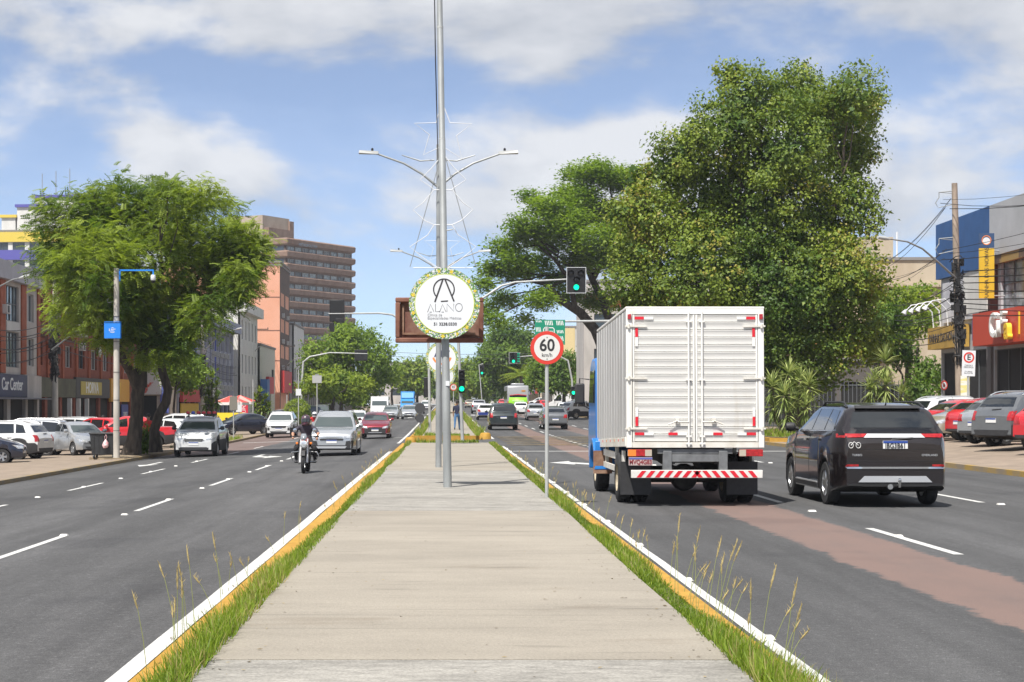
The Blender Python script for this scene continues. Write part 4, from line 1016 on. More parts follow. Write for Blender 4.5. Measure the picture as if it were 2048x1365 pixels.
# ---- hero: dark plum seven-seat car ahead on the right
BS = place_car('bigsuv', 'plum', 'dark plum seven seat car with chrome rear bar driving right of the truck', 7.3, 27.25 + 4.77 / 2, 0.0)
S = STY['bigsuv']
xpatch(BS, 'bigsuv', 'black_surround', mat('gloss_black', (.008, .008, .009), .15, coat=.5), 'rear', [((-.74, 1.215), (.74, 1.215)), ((-.62, 1.42), (.62, 1.42)), ((-.54, 1.62), (.54, 1.62))], .003, 12, 6)
xpatch(BS, 'bigsuv', 'tailgate_bar', m_silver, 'rear', [((-.50, 1.14), (.50, 1.14)), ((-.44, 1.205), (.44, 1.205))], .014, 10, 2)
xpatch(BS, 'bigsuv', 'bumper_chrome_strip', m_chrome, 'rear', [((-.78, .64), (.78, .64)), ((-.80, .67), (.80, .67))], .016, 12, 1)
xpatch(BS, 'bigsuv', 'skid_plate', m_silver, 'rear', [((-.60, .42), (.60, .42)), ((-.50, .52), (.50, .52))], .016, 10, 2)
for sg in (1, -1):
    xpatch(BS, 'bigsuv', 'bumper_reflector', m_tail, 'rear', [((sg * .60, .677), (sg * .80, .677)), ((sg * .60, .71), (sg * .78, .71))], .018, 4, 1)
xpatch(BS, 'bigsuv', 'tailgate_gap', m_seam, 'rear', [((-.74, .76), (.74, .76)), ((-.74, .769), (.74, .769))], .003, 12, 1)
xpatch(BS, 'bigsuv', 'tailgate_gap', m_seam, 'rear', [((-.66, .955), (.66, .955)), ((-.68, .961), (.68, .961))], .003, 12, 1)
xpatch(BS, 'bigsuv', 'rear_spoiler', m_plast, 'rear', [((-.54, 1.60), (.54, 1.60)), ((-.52, 1.64), (.52, 1.64))], .05, 10, 2)
for sd in ('left', 'right'):
    xpatch(BS, 'bigsuv', 'window_trim', m_chrome, sd, [((1.46, 1.205), (4.30, 1.25)), ((1.46, 1.217), (4.30, 1.262))], .008, 18, 1)
    xpatch(BS, 'bigsuv', 'sill_trim', m_plast, sd, [((1.40, .27), (3.25, .27)), ((1.40, .34), (3.25, .34))], .012, 12, 1)
    xpatch(BS, 'bigsuv', 'door_strip', m_silver, sd, [((1.50, .345), (3.20, .345)), ((1.50, .365), (3.20, .365))], .014, 12, 1)
mb = MB(); mb.tube([(0.05, -2.30, .36), (0.05, -2.46, .36), (0.05, -2.48, .44)], .028, 8); mb.lathe([(0, -.03), (.025, -.02), (.03, 0), (.025, .02), (0, .03)], (.05, -2.48, .46), 'z', 10); mb.lathe([(0, -.05), (.045, -.05), (.045, 0), (0, 0)], (-.10, -2.42, .35), 'y', 12)
mb.build('tow_hitch', m_chrome, BS)
def plate_text(root, txt, y, z, x=0.0, size=.115, face=-1):
    tf = Matrix.Translation((x, y, z)) @ (FACE_CAM if face < 0 else Matrix.Rotation(PI, 4, 'Z') @ FACE_CAM)
    text_mesh('plate_lettering', txt, size, m_black, root, tf, .001, squeeze=.82, bold=.0025)
py_ = min((o for o in BS.children if o.name.startswith('license_plate')), key=lambda o: min(v.co.y for v in o.data.vertices)).data
py_ = min(v.co.y for v in py_.vertices)
plate_text(BS, 'JBG3B61', py_ - .003, 1.01)
text_mesh('badge', 'TURBO', .05, m_silver, BS, TF((-.62, -4.77 / 2 - .002, .86)), .003)
text_mesh('badge', 'OVERLAND', .05, m_silver, BS, TF((.56, -4.77 / 2 - .002, .86)), .003)

tk = [(-.66 + .05 * math.cos(a), .86 + .05 * math.sin(a)) for a in rng(0, 2 * PI, 14)]
mb = MB()
for dx in (-.06, .06):
    q = [(-.66 + dx + .038 * math.cos(a), -4.77 / 2 - .006, 1.02 + .045 * math.sin(a)) for a in rng(0, 2 * PI, 14)]; mb.tube(q, .005, 4)
mb.tube([(-.72, -4.77 / 2 - .006, 1.02), (-.67, -4.77 / 2 - .006, 1.08), (-.60, -4.77 / 2 - .006, 1.02)], .006, 4); mb.build('bicycle_sticker', m_plate, BS)
# ---- traffic going away on the right
def rd(px, Y): return PX(px, Y)
def xyz(px, Y): return dict(x=PX(px, Y), y=Y, z=zroad(1 if px > VX else -4, Y) if px > VX else zroad(PX(px, Y), Y))
place_car('wagon', 'teal', 'dark green estate car nearest the median in the right lane', PX(1007, 106), 108, 0, lod=1, rails=False)
place_car('hatch', 'grey', 'grey hatchback with red upper lamps waiting behind the speed limit post', PX(1110, 108), 110, 0.02, lod=1)
place_car('hatch', 'silver', 'silver grey hatchback ahead of the other grey hatchback', PX(1072, 146), 148, 0, lod=1)
c = place_car('sedan', 'white', 'white sedan with a blue lower tail left of the dark green estate', PX(973, 148), 150, 0, lod=1, plate=False)
xpatch(c, 'sedan', 'blue_tail_band', paint('blue'), 'rear', [((-.74, .46), (.74, .46)), ((-.76, .70), (.76, .70))], .01, 10, 2)
place_car('pickup', 'silver', 'pale silver pickup in the inner lane ahead of the white and blue sedan', PX(958, 200), 202, 0, lod=2, rails=False)
place_car('sedan', 'beige', 'small beige sedan farthest up the right inner lane', PX(940, 285), 287, 0, lod=2)
place_car('hatch', 'white', 'white hatchback right behind the green and grey bus', PX(1042, 182), 184, 0, lod=2)
place_car('suv', 'white', 'white compact off-roader turning across beside the blue truck cab', PX(1166, 157), 157, R(-62), z=zroad(5, 157), lod=1)
place_car('hatch', 'red', 'small red hatchback left of the bus', PX(1006, 290), 292, 0, lod=2)
place_car('hatch', 'red', 'red hatchback parked right of the bus', PX(1083, 245), 245, 0.3, z=zroad(5, 245), lod=2)
place_car('hatch', 'white', 'white hatchback in the middle lane left of the white off-roader', PX(1128, 172), 172, 0, lod=2)
place_car('suv', 'white', 'white car parked under the small dense tree right of the bus', PX(1080, 300), 300, 1.2, z=zside(1, 300), lod=2)
place_car('suv', 'silver', 'silver car far up the inner lane ahead of the beige sedan', PX(949, 340), 340, 0, lod=2)
place_car('sedan', 'white', 'white car at the kerb behind the blue truck cab mirror', PX(1180, 200), 200, .2, z=zside(1, 200), lod=2)

# ---- oncoming traffic on the left
SV = place_car('wagon', 'silver', 'large silver estate car driving close behind the motorcyclist', PX(663, 64), 64 + 2.37, PI, face=3)
S = STY['wagon']
for f in ((-.55, .52, .36, .46),):
    xpatch(SV, 'wagon', 'lower_grille', m_plast, 'front', [((-.44, .60), (.44, .60)), ((-.46, .675), (.46, .675))], .014, 8, 2)
    xpatch(SV, 'wagon', 'bumper_guard', m_silver, 'front', [((-.52, .30), (.52, .30)), ((-.58, .38), (.58, .38))], .018, 10, 2)
    for sg in (1, -1):
        xpatch(SV, 'wagon', 'bumper_corner', m_plast, 'front', [((sg * .50, .30), (sg * .80, .30)), ((sg * .56, .58), (sg * .84, .60))], .012, 6, 3)
RS = place_car('hatch', 'wine', 'dark red hatchback behind the large silver estate car', PX(750, 95), 95 + 1.96, PI, lod=0, face=1)
xpatch(RS, 'hatch', 'bumper_band', m_plast, 'front', [((-.74, .30), (.74, .30)), ((-.76, .56), (.76, .56))], .006, 10, 3)
xpatch(RS, 'hatch', 'silver_guard', m_silver, 'front', [((-.36, .33), (.36, .33)), ((-.40, .36), (.40, .36))], .022, 8, 1)
WO = place_car('pickup', 'white', 'white traffic patrol pickup with a red light bar in the outer lane', PX(387, 69), 69 + 2.35, PI, face=2)
S = STY['pickup']
xpatch(WO, 'pickup', 'upper_grille', m_chrome, 'front', [((-.44, .70), (.44, .70)), ((-.44, .72), (.44, .72))], .02, 8, 1)
xpatch(WO, 'pickup', 'bumper_mask', m_plast, 'front', [((-.60, .26), (.60, .26)), ((-.62, .40), (.62, .40))], .010, 10, 3)
xpatch(WO, 'pickup', 'bonnet_stripe', paint('blue'), 'top', [((-.5, .55), (.5, .55)), ((-.5, .68), (.5, .68))], .004, 8, 1)
lb = MB(); yb = 4.7 / 2 - 2.15
lb.box(-.62, .62, yb - .05, yb + .05, 1.75, 1.79)
for sg in (1, -1): lb.box(sg * .52 - .03, sg * .52 + .03, yb - .04, yb + .04, 1.62, 1.76)
lbar = lb.build('light_bar', m_plast, WO)
for i in range(6):
    q = MB(); q.lathe([(.085, 0), (.085, .06), (.06, .1), (0, .11)], (-.56 + .224 * i, yb, 1.79), 'z', 12); q.build('beacon', mat('beacon_red', (0.6, .02, .03), .25, coat=.5) if i != 4 else mat('beacon_blue', (.05, .1, .55), .25, coat=.5), lbar)
FP = place_car('suv', 'white', 'white compact car with black lower bumper behind the traffic pickup', PX(557, 106), 106 + 2.16, PI, face=2, lod=0)
xpatch(FP, 'suv', 'upper_grille', m_plast, 'front', [((-.44, .64), (.44, .64)), ((-.50, .76), (.50, .76))], .014, 8, 2)
for sg in (1, -1): xpatch(FP, 'suv', 'fog_recess', m_plast, 'front', [((sg * .56, .48), (sg * .72, .48)), ((sg * .58, .66), (sg * .78, .66))], .012, 4, 2)
place_car('sedan', 'navy', 'dark navy sedan parked side-on by the yellow banner', PX(487, 116), 116, R(128), lod=0)
place_car('hatch', 'white', 'white hatchback between the silver estate and the dark red hatchback', PX(710, 117), 119, PI, lod=2)
place_car('sedan', 'silver', 'silver saloon beside the white van in the far left lanes', PX(781, 178), 180, PI, lod=2)
place_car('hatch', 'silver', 'silver small car just left of the round back-facing signs', PX(818, 172), 174, PI, lod=1)
place_car('sedan', 'teal', 'dark green car behind the silver small car left of the median', PX(836, 222), 224, PI, lod=2)
place_car('suv', 'white', 'white car farthest up the left inner lane', PX(852, 262), 264, PI, lod=2)
place_car('sedan', 'black', 'black car parked behind the round bush', PX(560, 156), 156, R(140), lod=2)
place_car('suv', 'black', 'black off-roader parked right of the round bush', PX(610, 170), 170, R(150), lod=2)
place_car('wagon', 'dgrey', 'dark grey car parked under the rounded green tree', PX(645, 178), 178, R(175), lod=2)

# ---- cars parked nose-in on the left
place_car('hatch', 'silver', 'silver hatchback facing the street beside the black waste bin', PX(146, 75), 76.2, R(216), face=3)
place_car('wagon', 'silver', 'silver seven seat car parked behind the white rear corner at far left', PX(40, 77), 77.3, R(90), lod=0)
place_car('suv', 'white', 'white crossover with slanted red tail lamp at the far left edge', PX(-14, 71), 72, R(78), lod=0)
place_car('hatch', 'navy', 'dark blue car nose just inside the left frame edge', PX(-60, 66), 66.6, R(-82), lod=1)
place_car('wagon', 'white', 'white estate roof behind the silver hatchback near the concrete pole', PX(130, 92), 92, R(70), lod=1)
place_car('suv', 'red', 'red car behind the silver hatchback and the waste bin', PX(190, 85), 86, R(55), lod=1, rails=False)
place_car('hatch', 'dgrey', 'dark grey car seen through the gap beside the concrete pole', PX(116, 86), 86, R(110), lod=1)
place_car('pickup', 'red', 'red pickup behind the two tree trunks', PX(250, 83), 84, R(100), lod=1, rails=False)
place_car('sedan', 'white', 'white sedan with red tail lamp right of the tree trunks', PX(340, 88), 88, R(60), lod=1)
place_car('suv', 'white', 'white car roof behind the white sedan by the red shop', PX(352, 104), 104, R(70), lod=1)
# ---- cars parked nose-in on the right
place_car('hatch', 'red', 'red hatchback parked tail-out beside the silver hatchback', 19.3, 57.6, R(-76), lod=0)
place_car('sedan', 'red', 'red sedan behind the beige car next to the dark plum car', 19.8, 62.8, R(-75), lod=1)
place_car('hatch', 'beige', 'beige car nose between the plum car and the red hatchback', 19.05, 60.0, R(104), lod=1)
place_car('hatch', 'silver', 'silver hatchback squeezed between red hatchback and grey crossover', 18.45, 53.6, R(-70), lod=1)
place_car('suv', 'grey', 'grey crossover with dark tail lamps parked at the right', 17.95, 50.2, R(-64), lod=0)
place_car('hatch', 'red', 'red car tail cut by the right frame edge', 17.75, 46.6, R(-62), lod=1)
place_car('suv', 'white', 'white car roof behind the dark plum car and red sedan', 20.4, 66.4, R(-74), lod=1)
place_car('sedan', 'black', 'black car in the shade left of the round no-lorries sign', PX(1850, 97), 98, R(-75), lod=2)
# ================================================================ white box truck
m_tw = layered('truck_white', (0.745, 0.735, 0.70), [(1.2, (1, 1, 1), 7, .3, .94, .7, 1.03), (2.6, (1, 1, .14), 8, .58, 1.0, .72, (.88, .85, .79)), (5, (.25, .25, 1.6), 6, .64, 1.0, .74, (.90, .87, .82))], .5, (.10, 6), .4)
m_twd = mat('truck_white_dirty', (0.55, 0.52, 0.45), 0.6, col2=(0.72, 0.70, 0.65), scale=3, detail=8)
m_alu = mat('truck_aluminium', (0.48, 0.48, 0.47), 0.42, 0.35, col2=(0.60, 0.60, 0.59), scale=1.5, stretch=(1, 1, .3), detail=8)
m_tblue = mat('truck_blue', (0.012, 0.17, 0.52), 0.4, coat=0.4, var=0.12, scale=2)
m_red = mat('reflector_red', (0.62, 0.015, 0.03), 0.35, var=0.1, scale=20)
m_grime = mat('truck_chassis', (0.035, 0.033, 0.031), 0.75, var=0.4, scale=6)
m_rust = mat('rusty_metal', (0.16, 0.075, 0.045), 0.85, col2=(0.30, 0.19, 0.13), scale=3.5, detail=9)
TK = thing('box_truck', 'white box truck with corrugated rear doors and red striped bumper seen from behind', 'truck', (4.10, 27.6, 0.0))
tilt = Matrix.Translation((0, 1.3, 0.9)) @ Matrix.Rotation(R(-1.55), 4, 'X') @ Matrix.Translation((0, -1.3, -0.9))
HW, BL, Z0, Z1 = 1.135, 5.3, 0.985, 3.25
def tb(): return MB(tf=tilt)
mb = tb(); mb.box(-HW + .03, HW - .03, .06, BL - .02, Z0 + .06, Z1 - .03); mb.build('cargo_box', m_alu, TK)
mb = tb(); mb.box(-HW - .01, HW + .01, -.02, BL, Z1 - .03, Z1 + .015); mb.build('roof_panel', m_tw, TK, .012)
for sg in (-1, 1):
    for i in range(11):
        y0 = .06 + i * (BL - .1) / 11; w = (BL - .1) / 11; q = tb()
        x0, x1 = (sg * (HW - .03), sg * HW)
        q.box(min(x0, x1), max(x0, x1), y0 + .012, y0 + w - .012, Z0 + .13, Z1 - .05)
        q.box(min(sg * HW, sg * (HW + .012)), max(sg * HW, sg * (HW + .012)), y0 + w - .035, y0 + w - .008, Z0 + .13, Z1 - .05)
        q.build('side_panel', m_alu, TK, .004)
    q = tb(); q.box(min(sg * (HW - .04), sg * (HW + .015)), max(sg * (HW - .04), sg * (HW + .015)), 0.02, BL, Z0 - .03, Z0 + .125); r_ = q.build('side_rail', m_twd, TK, .005)
    for i in range(7):
        q = tb(); a, b_ = sg * (HW + .015), sg * (HW + .02); q.box(min(a, b_), max(a, b_), .35 + .72 * i, .43 + .72 * i, Z0 + .06, Z0 + .10); q.build('side_reflector', m_red if i % 2 else m_amber, TK)
# rear frame
for sg in (-1, 1):
    q = tb(); q.box(min(sg * (HW - .095), sg * HW), max(sg * (HW - .095), sg * HW), -.025, .08, Z0 - .05, Z1 - .03); q.build('rear_post', m_tw, TK, .008)
q = tb(); q.box(-HW + .095, HW - .095, -.025, .08, Z1 - .115, Z1 - .03); q.build('rear_header', m_tw, TK, .006)
q = tb(); q.box(-HW + .095, HW - .095, -.025, .08, Z0 - .05, Z0 + .04); q.build('rear_sill', m_twd, TK, .006)
dz0, dz1 = Z0 + .05, Z1 - .12; NS = 17; dh = (dz1 - dz0) / NS
for sg in (-1, 1):
    xa, xb = sg * .006, sg * (HW - .105); x0, x1 = min(xa, xb), max(xa, xb)
    d = tb(); d.box(x0, x1, .02, .05, dz0, dz1)
    d.box(x0, x0 + .03, -.02, .02, dz0, dz1); d.box(x1 - .03, x1, -.02, .02, dz0, dz1)
    door = d.build('rear_door', m_tw, TK, .004)
    for i in range(NS):
        z = dz0 + i * dh; s = tb()
        s.prism([(x0 + .03, .02, z + .004), (x0 + .03, -.006, z + .012), (x0 + .03, -.008, z + dh * .80), (x0 + .03, -.015, z + dh * .88), (x0 + .03, -.015, z + dh - .006), (x0 + .03, .02, z + dh - .002)], (x1 - x0 - .06, 0, 0))
        s.build('door_slat', m_tw, door, .002)
    for k, xr in enumerate((.095,)):
        r_ = tb(); x = sg * (xr + .015); r_.tube([(x, -.045, Z0 - .03), (x, -.045, Z1 - .07)], .016, 8)
        for zz_ in (Z0 + .02, Z0 + .14, 2.06, 3.02): r_.box(x - .045, x + .045, -.055, -.02, zz_ - .014, zz_ + .014)
        r_.build('lock_rod', m_tw, TK)
    h = tb(); h.tube([(sg * .11, -.055, 1.36), (sg * .33, -.06, 1.36)], .014, 6); h.box(sg * .30 - .03, sg * .30 + .03, -.06, -.02, 1.33, 1.42); h.tube([(sg * .30, -.07, 1.38), (sg * .45, -.075, 1.32)], .012, 6); h.build('door_handle', m_twd, TK)
    for zz_ in (1.25, 2.08, 2.94):
        h = tb(); a, b_ = sg * (HW - .34), sg * (HW + .02); h.box(min(a, b_), max(a, b_), -.045, -.022, zz_ - .012, zz_ + .014); h.cyl((sg * (HW - .04), -.045, zz_ - .035), (sg * (HW - .04), -.045, zz_ + .035), .022, seg=8); h.build('door_hinge', m_twd, TK)
    for (xc, zc, w, hgt) in ((.92, 3.075, .15, .045), (.965, 2.84, .045, .15), (.965, 1.37, .045, .15), (.92, 1.165, .15, .045), (.37, 1.165, .15, .045)):
        for dx, dzz, mm in ((0, 0, m_red), ((-.155 if w > hgt else 0), ((-.155 if zc > 2 else .155) if w < hgt else 0), m_plate)):
            h = tb(); x = sg * (xc + dx); h.box(x - w / 2, x + w / 2, -.028, -.022, zc + dzz - hgt / 2, zc + dzz + hgt / 2); h.build('door_reflector', mm, TK)
    h = tb(); h.box(sg * (HW - .05) - .03, sg * (HW - .05) + .03, -.06, -.025, 3.05, 3.14); h.build('marker_lamp', m_tail, TK, .008)
# under the box
ch = MB()
for sg in (-1, 1): ch.box(sg * .38 - .05, sg * .38 + .05, .05, 6.6, .70, .93)
for y in (.1, 1.0, 2.2, 3.6): ch.box(-.36, .36, y, y + .1, .72, .90)
ch.build('chassis_frame', m_grime, TK)
ch = MB(); ch.box(-.62, .62, .02, .10, .87, .95); ch.box(-.40, .40, .0, .08, .74, .86)
for sg in (-1, 1): ch.box(sg * .46 - .07, sg * .46 + .07, -.02, .12, .50, .92)
ch.build('rear_crossmember', mat('grey_steel', (.16, .165, .17), .6, .2, var=.2, scale=5), TK, .006)
bp = MB(); bp.box(-1.06, 1.10, -.06, .02, .475, .605); bump_o = bp.build('rear_bumper', mat('bumper_white', (.66, .64, .60), .5, var=.08, scale=6), TK, .006)
for sg in (-1, 1):
    for i in range(7):
        x = .02 + sg * (.06 + .15 * i); s = MB(); w = .075
        a = [(x - w / 2, -.064, .485), (x + w / 2, -.064, .485), (x + w / 2 - sg * -.0 + (-sg) * .09 * -1 * -1, -.064, .595), (x - w / 2 + (-sg) * .09 * -1 * -1, -.064, .595)]
        s.poly(a); s.build('bumper_stripe', m_red, bump_o, smooth=0)
for sg in (-1, 1):
    t_ = MB(); a, b_ = sg * .72, sg * 1.11; x0, x1 = min(a, b_), max(a, b_); t_.box(x0, x1, -.02, .07, .83, .945); tl_ = t_.build('tail_light', m_tail, TK, .01)
    q = MB(); e0, e1 = (x0, x0 + .13) if sg < 0 else (x1 - .13, x1); q.box(e0, e1, -.026, -.019, .835, .94); q.build('indicator_lens', m_amber if sg < 0 else m_tail, tl_)
    q = MB(); e0, e1 = (x1 - .11, x1) if sg < 0 else (x0, x0 + .11); q.box(e0, e1, -.026, -.019, .835, .94); q.build('reversing_lens', mat('lamp_clear', (.45, .40, .32), .3), tl_)
pt = MB(); pt.box(-1.10, -.71, -.03, -.01, .68, .815); pl_ = pt.build('license_plate', mat('plate_red_grey', (.50, .40, .38), .55), TK, .004)
q = MB(); q.box(-1.098, -.712, -.034, -.03, .782, .812); q.build('plate_band', mat('plate_band', (.10, .12, .35), .5), pl_)
text_mesh('plate_lettering', 'MVQ4G83', .105, mat('plate_letter_red', (.22, .03, .035), .6), pl_, TF((-.905, -.0345, .733)), .001, squeeze=.80, bold=.003)
def truck_wheel(root, x, y, r, w, rim, nm='wheel'):
    t_ = MB(); t_.lathe([(r * .55, -w / 2), (r * .9, -w / 2), (r * .98, -w * .4), (r, -w * .3), (r, w * .3), (r * .98, w * .4), (r * .9, w / 2), (r * .55, w / 2)], (0, 0, 0), 'x', 28)
    for k in range(36):
        a = 2 * PI * k / 36
        for s_ in (-1, 1):
            c, s = math.cos(a), math.sin(a)
            t_.add([(s_ * w * .18 + dx, (r + dr) * c - du * s, (r + dr) * s + du * c) for dx in (-.03, .03) for dr in (-.01, .008) for du in (-.02, .02)], [(0, 1, 3, 2), (4, 6, 7, 5), (2, 3, 7, 6), (0, 2, 6, 4), (1, 5, 7, 3)])
    o = t_.build(nm, m_tyre, root); o.location = (x, y, r)
    k = MB(); k.lathe([(0, -w * .1), (r * .2, -w * .14), (r * .25, 0), (r * .5, w * .12), (r * .57, -w * .35), (r * .6, -w * .48)], (0, 0, 0), 'x', 24)
    ro = k.build('rim', rim, o); return o
m_trim = mat('truck_rim', (.42, .36, .26), .6, .1, var=.3, scale=6)
for sg in (-1, 1):
    truck_wheel(TK, sg * 1.04, 1.35, .43, .24, m_trim); truck_wheel(TK, sg * .77, 1.35, .43, .24, m_trim)
    w = truck_wheel(TK, sg * 1.07, 5.15, .43, .25, m_trim)
    f = MB(); f.box(sg * .90 - .26, sg * .90 + .26, .72, .735, .16, .72); f.build('mud_flap', m_plast, TK)
    f = MB(); f.box(sg * 1.10 - .18, sg * 1.10 + .18, 4.56, 4.575, .36, .80); f.build('mud_flap', m_rust, TK)
    g = MB(); g.box(sg * 1.08 - .02, sg * 1.08 + .02, 2.2, 4.4, .72, .84); g.box(sg * 1.08 - .02, sg * 1.08 + .02, 2.2, 4.4, .50, .60)
    for y in (2.3, 4.2): g.box(sg * 1.05 - .03, sg * 1.05 + .03, y, y + .08, .48, .96)
    g.build('side_guard', m_twd, TK)
    g = MB(); g.box(sg * 1.09 - .02, sg * 1.09 + .02, .75, 1.0, .52, .90); g.build('mud_guard_stay', m_twd, TK)
ax = MB(); ax.cyl((-1.0, 1.35, .43), (1.0, 1.35, .43), .09); ax.lathe([(.0, -.25), (.2, -.15), (.24, 0), (.2, .15), (0, .25)], (0, 1.35, .43), 'y', 14); ax.cyl((-1.0, 5.15, .43), (1.0, 5.15, .43), .06); ax.cyl((.0, 1.4, .48), (.0, 4.6, .62), .05); ax.build('axle', m_grime, TK)
ax = MB(); ax.lathe([(0, -.5), (.26, -.5), (.28, -.46), (.28, .46), (.26, .5), (0, .5)], (.78, 3.4, .68), 'y', 18); ax.build('fuel_tank', m_grime, TK)
# cab, mostly hidden by the box
cb_ = MB(); cy0 = 5.36
prof = [(cy0, .72), (cy0, 2.50), (cy0 + .25, 2.62), (cy0 + 1.0, 2.62), (cy0 + 1.28, 2.5), (cy0 + 1.62, 1.70), (cy0 + 1.75, 1.60), (cy0 + 1.80, .55), (cy0 + 1.3, .55), (cy0 + 1.2, .72)]
cb_.prism([(-1.16, y, z) for y, z in prof], (2.30, 0, 0)); cab = cb_.build('cab', m_tblue, TK, .07)
for sg in (-1, 1):
    x = -.01 + sg * 1.155
    g = MB(); g.prism([(x, cy0 + .22, 1.72), (x, cy0 + .22, 2.36), (x, cy0 + 1.15, 2.36), (x, cy0 + 1.46, 1.72)], (sg * .012, 0, 0)); g.build('door_window', m_glass, TK)
    fd = MB(); pts = [(.50 * math.cos(a), .50 * math.sin(a)) for a in rng(0, PI, 12)]; pts2 = [(.60 * math.cos(a), .60 * math.sin(a)) for a in rng(PI, 0, 12)]
    fd.prism([(x - sg * .30, 5.15 + a, .43 + b_) for a, b_ in pts + pts2], (sg * .40, 0, 0)); fd.build('wheel_fender', m_tblue, TK, .02)
    fd = MB(); fd.box(min(x - sg * .3, x + sg * .08), max(x - sg * .3, x + sg * .08), 4.60, 4.66, .45, .98); fd.build('fender_skirt', m_tblue, TK, .01)
    mr = MB(); mr.tube([(x, cy0 + 1.5, 2.2), (x + sg * .20, cy0 + 1.45, 2.22), (x + sg * .20, cy0 + 1.45, 1.70), (x, cy0 + 1.5, 1.6)], .014, 6); ma = mr.build('mirror_arm', m_plast, TK)
    mr = MB(); mr.box(x + sg * .20 - .10, x + sg * .20 + .10, cy0 + 1.40, cy0 + 1.47, 1.70, 2.12); mr.build('mirror', m_plast, ma, .03)
g = MB(); g.prism([(-1.0, cy0 + 1.32, 2.46), (1.0, cy0 + 1.32, 2.46), (1.0, cy0 + 1.64, 1.74), (-1.0, cy0 + 1.64, 1.74)], (0, .02, .012)); g.build('windscreen', m_glass, TK)

# ================================================================ people
m_skin = mat('skin_tan', (0.40, 0.22, 0.14), 0.6)
def person_mesh(name, J, bones, mats, parent, sub=2):
    """J: joint -> (x,y,z,r); bones: (a, b, material index); one continuous skinned body"""
    keys = list(J); me = bpy.data.meshes.new('skeleton')
    me.from_pydata([J[k][:3] for k in keys], [(keys.index(a), keys.index(b)) for a, b, _ in bones], [])
    o = bpy.data.objects.new('skeleton', me); COL.objects.link(o)
    sk = o.modifiers.new('Skin', 'SKIN'); sk.use_smooth_shade = True; sk.branch_smoothing = 0.4
    for i, k in enumerate(keys):
        r = J[k][3]; rx, ry = (r if isinstance(r, tuple) else (r, r)); d = me.skin_vertices[0].data[i]; d.radius = (rx, ry); d.use_root = (i == 0)
    sb = o.modifiers.new('Sub', 'SUBSURF'); sb.levels = sub; sb.render_levels = sub
    dg = bpy.context.evaluated_depsgraph_get(); out = bpy.data.meshes.new_from_object(o.evaluated_get(dg))
    bpy.data.objects.remove(o); bpy.data.meshes.remove(me)
    out.materials.clear()
    for m_ in mats: out.materials.append(m_)
    seg = [(Vector(J[a][:3]), Vector(J[b][:3]), mi) for a, b, mi in bones]
    for p in out.polygons:
        c = p.center; best = 9e9; bi = 0
        for a, b, mi in seg:
            d = b - a; t = max(0, min(1, (c - a).dot(d) / max(d.length_squared, 1e-9))); q = (a + d * t - c).length
            if q < best: best, bi = q, mi
        p.material_index = bi; p.use_smooth = True
    return link(name, out, parent)
def hand(J, bones, tag_, wrist, d, side, mi, s=1.0, curl=0.5):
    """palm with four fingers and a thumb grown from the wrist joint"""
    w = Vector(J[wrist][:3]); d = Vector(d).normalized(); si = Vector(side).normalized(); dn = d.cross(si).normalized()
    pk = tag_ + 'palm'; pc = w + d * .07 * s; J[pk] = (*pc, .03 * s); bones.append((wrist, pk, mi))
    for i in range(4):
        ln = (.075, .085, .08, .062)[i] * s; o = pc + si * (.027 - .018 * i) * s + d * .02 * s
        a = tag_ + 'f%da' % i; b_ = tag_ + 'f%db' % i
        J[a] = (*(o + d * ln * .5 + dn * curl * .01 * s), .0095 * s); J[b_] = (*(o + d * ln * (1 - .5 * curl) + dn * curl * .05 * s), .008 * s); bones += [(pk, a, mi), (a, b_, mi)]
    a = tag_ + 'ta'; b_ = tag_ + 'tb'
    J[a] = (*(w + d * .05 * s + si * .045 * s), .011 * s); J[b_] = (*(w + d * .085 * s + si * .06 * s + dn * .02 * s), .009 * s); bones += [(pk, a, mi), (a, b_, mi)]
def head_features(root, c, face_dir, hair, s=1.0):
    """ears, nose, eyes, hair for a small figure"""
    c = Vector(c); f = Vector(face_dir).normalized(); sd = Vector((f.y, -f.x, 0))
    hm = MB(); hm.lathe([(0, .128), (.07, .112), (.098, .06), (.102, .01), (.09, -.04)], c - f * .014, 'z', 14); hm.build('hair', hair, root)
    for k in (1, -1):
        e = MB(); q = c + sd * k * .088 - Vector((0, 0, .01)); e.tube([q - Vector((0, 0, .028)), q, q + Vector((0, 0, .028))], [.008, .016, .009], 6); e.build('ear', m_skin, root)
        e = MB(); q = c + f * .086 + sd * k * .034 + Vector((0, 0, .005)); e.lathe([(0, -.008), (.011, 0), (0, .008)], q, 'z', 8); e.build('eye', m_black, root)
    e = MB(); q = c + f * .088; e.tube([q + Vector((0, 0, .01)), q + f * .02 - Vector((0, 0, .03))], [.008, .015], 6); e.build('nose', m_skin, root)
def std_bones():
    b = [('pelvis', 'waist', 0), ('waist', 'chest', 0), ('chest', 'neck', 0), ('neck', 'jaw', 2), ('jaw', 'head', 2), ('head', 'crown', 2)]
    for s in 'lr':
        b += [('chest', 'sh' + s, 0), ('sh' + s, 'el' + s, 0 if True else 2), ('el' + s, 'wr' + s, 2), ('pelvis', 'hip' + s, 1), ('hip' + s, 'kn' + s, 1), ('kn' + s, 'an' + s, 1), ('an' + s, 'toe' + s, 3)]
    return b
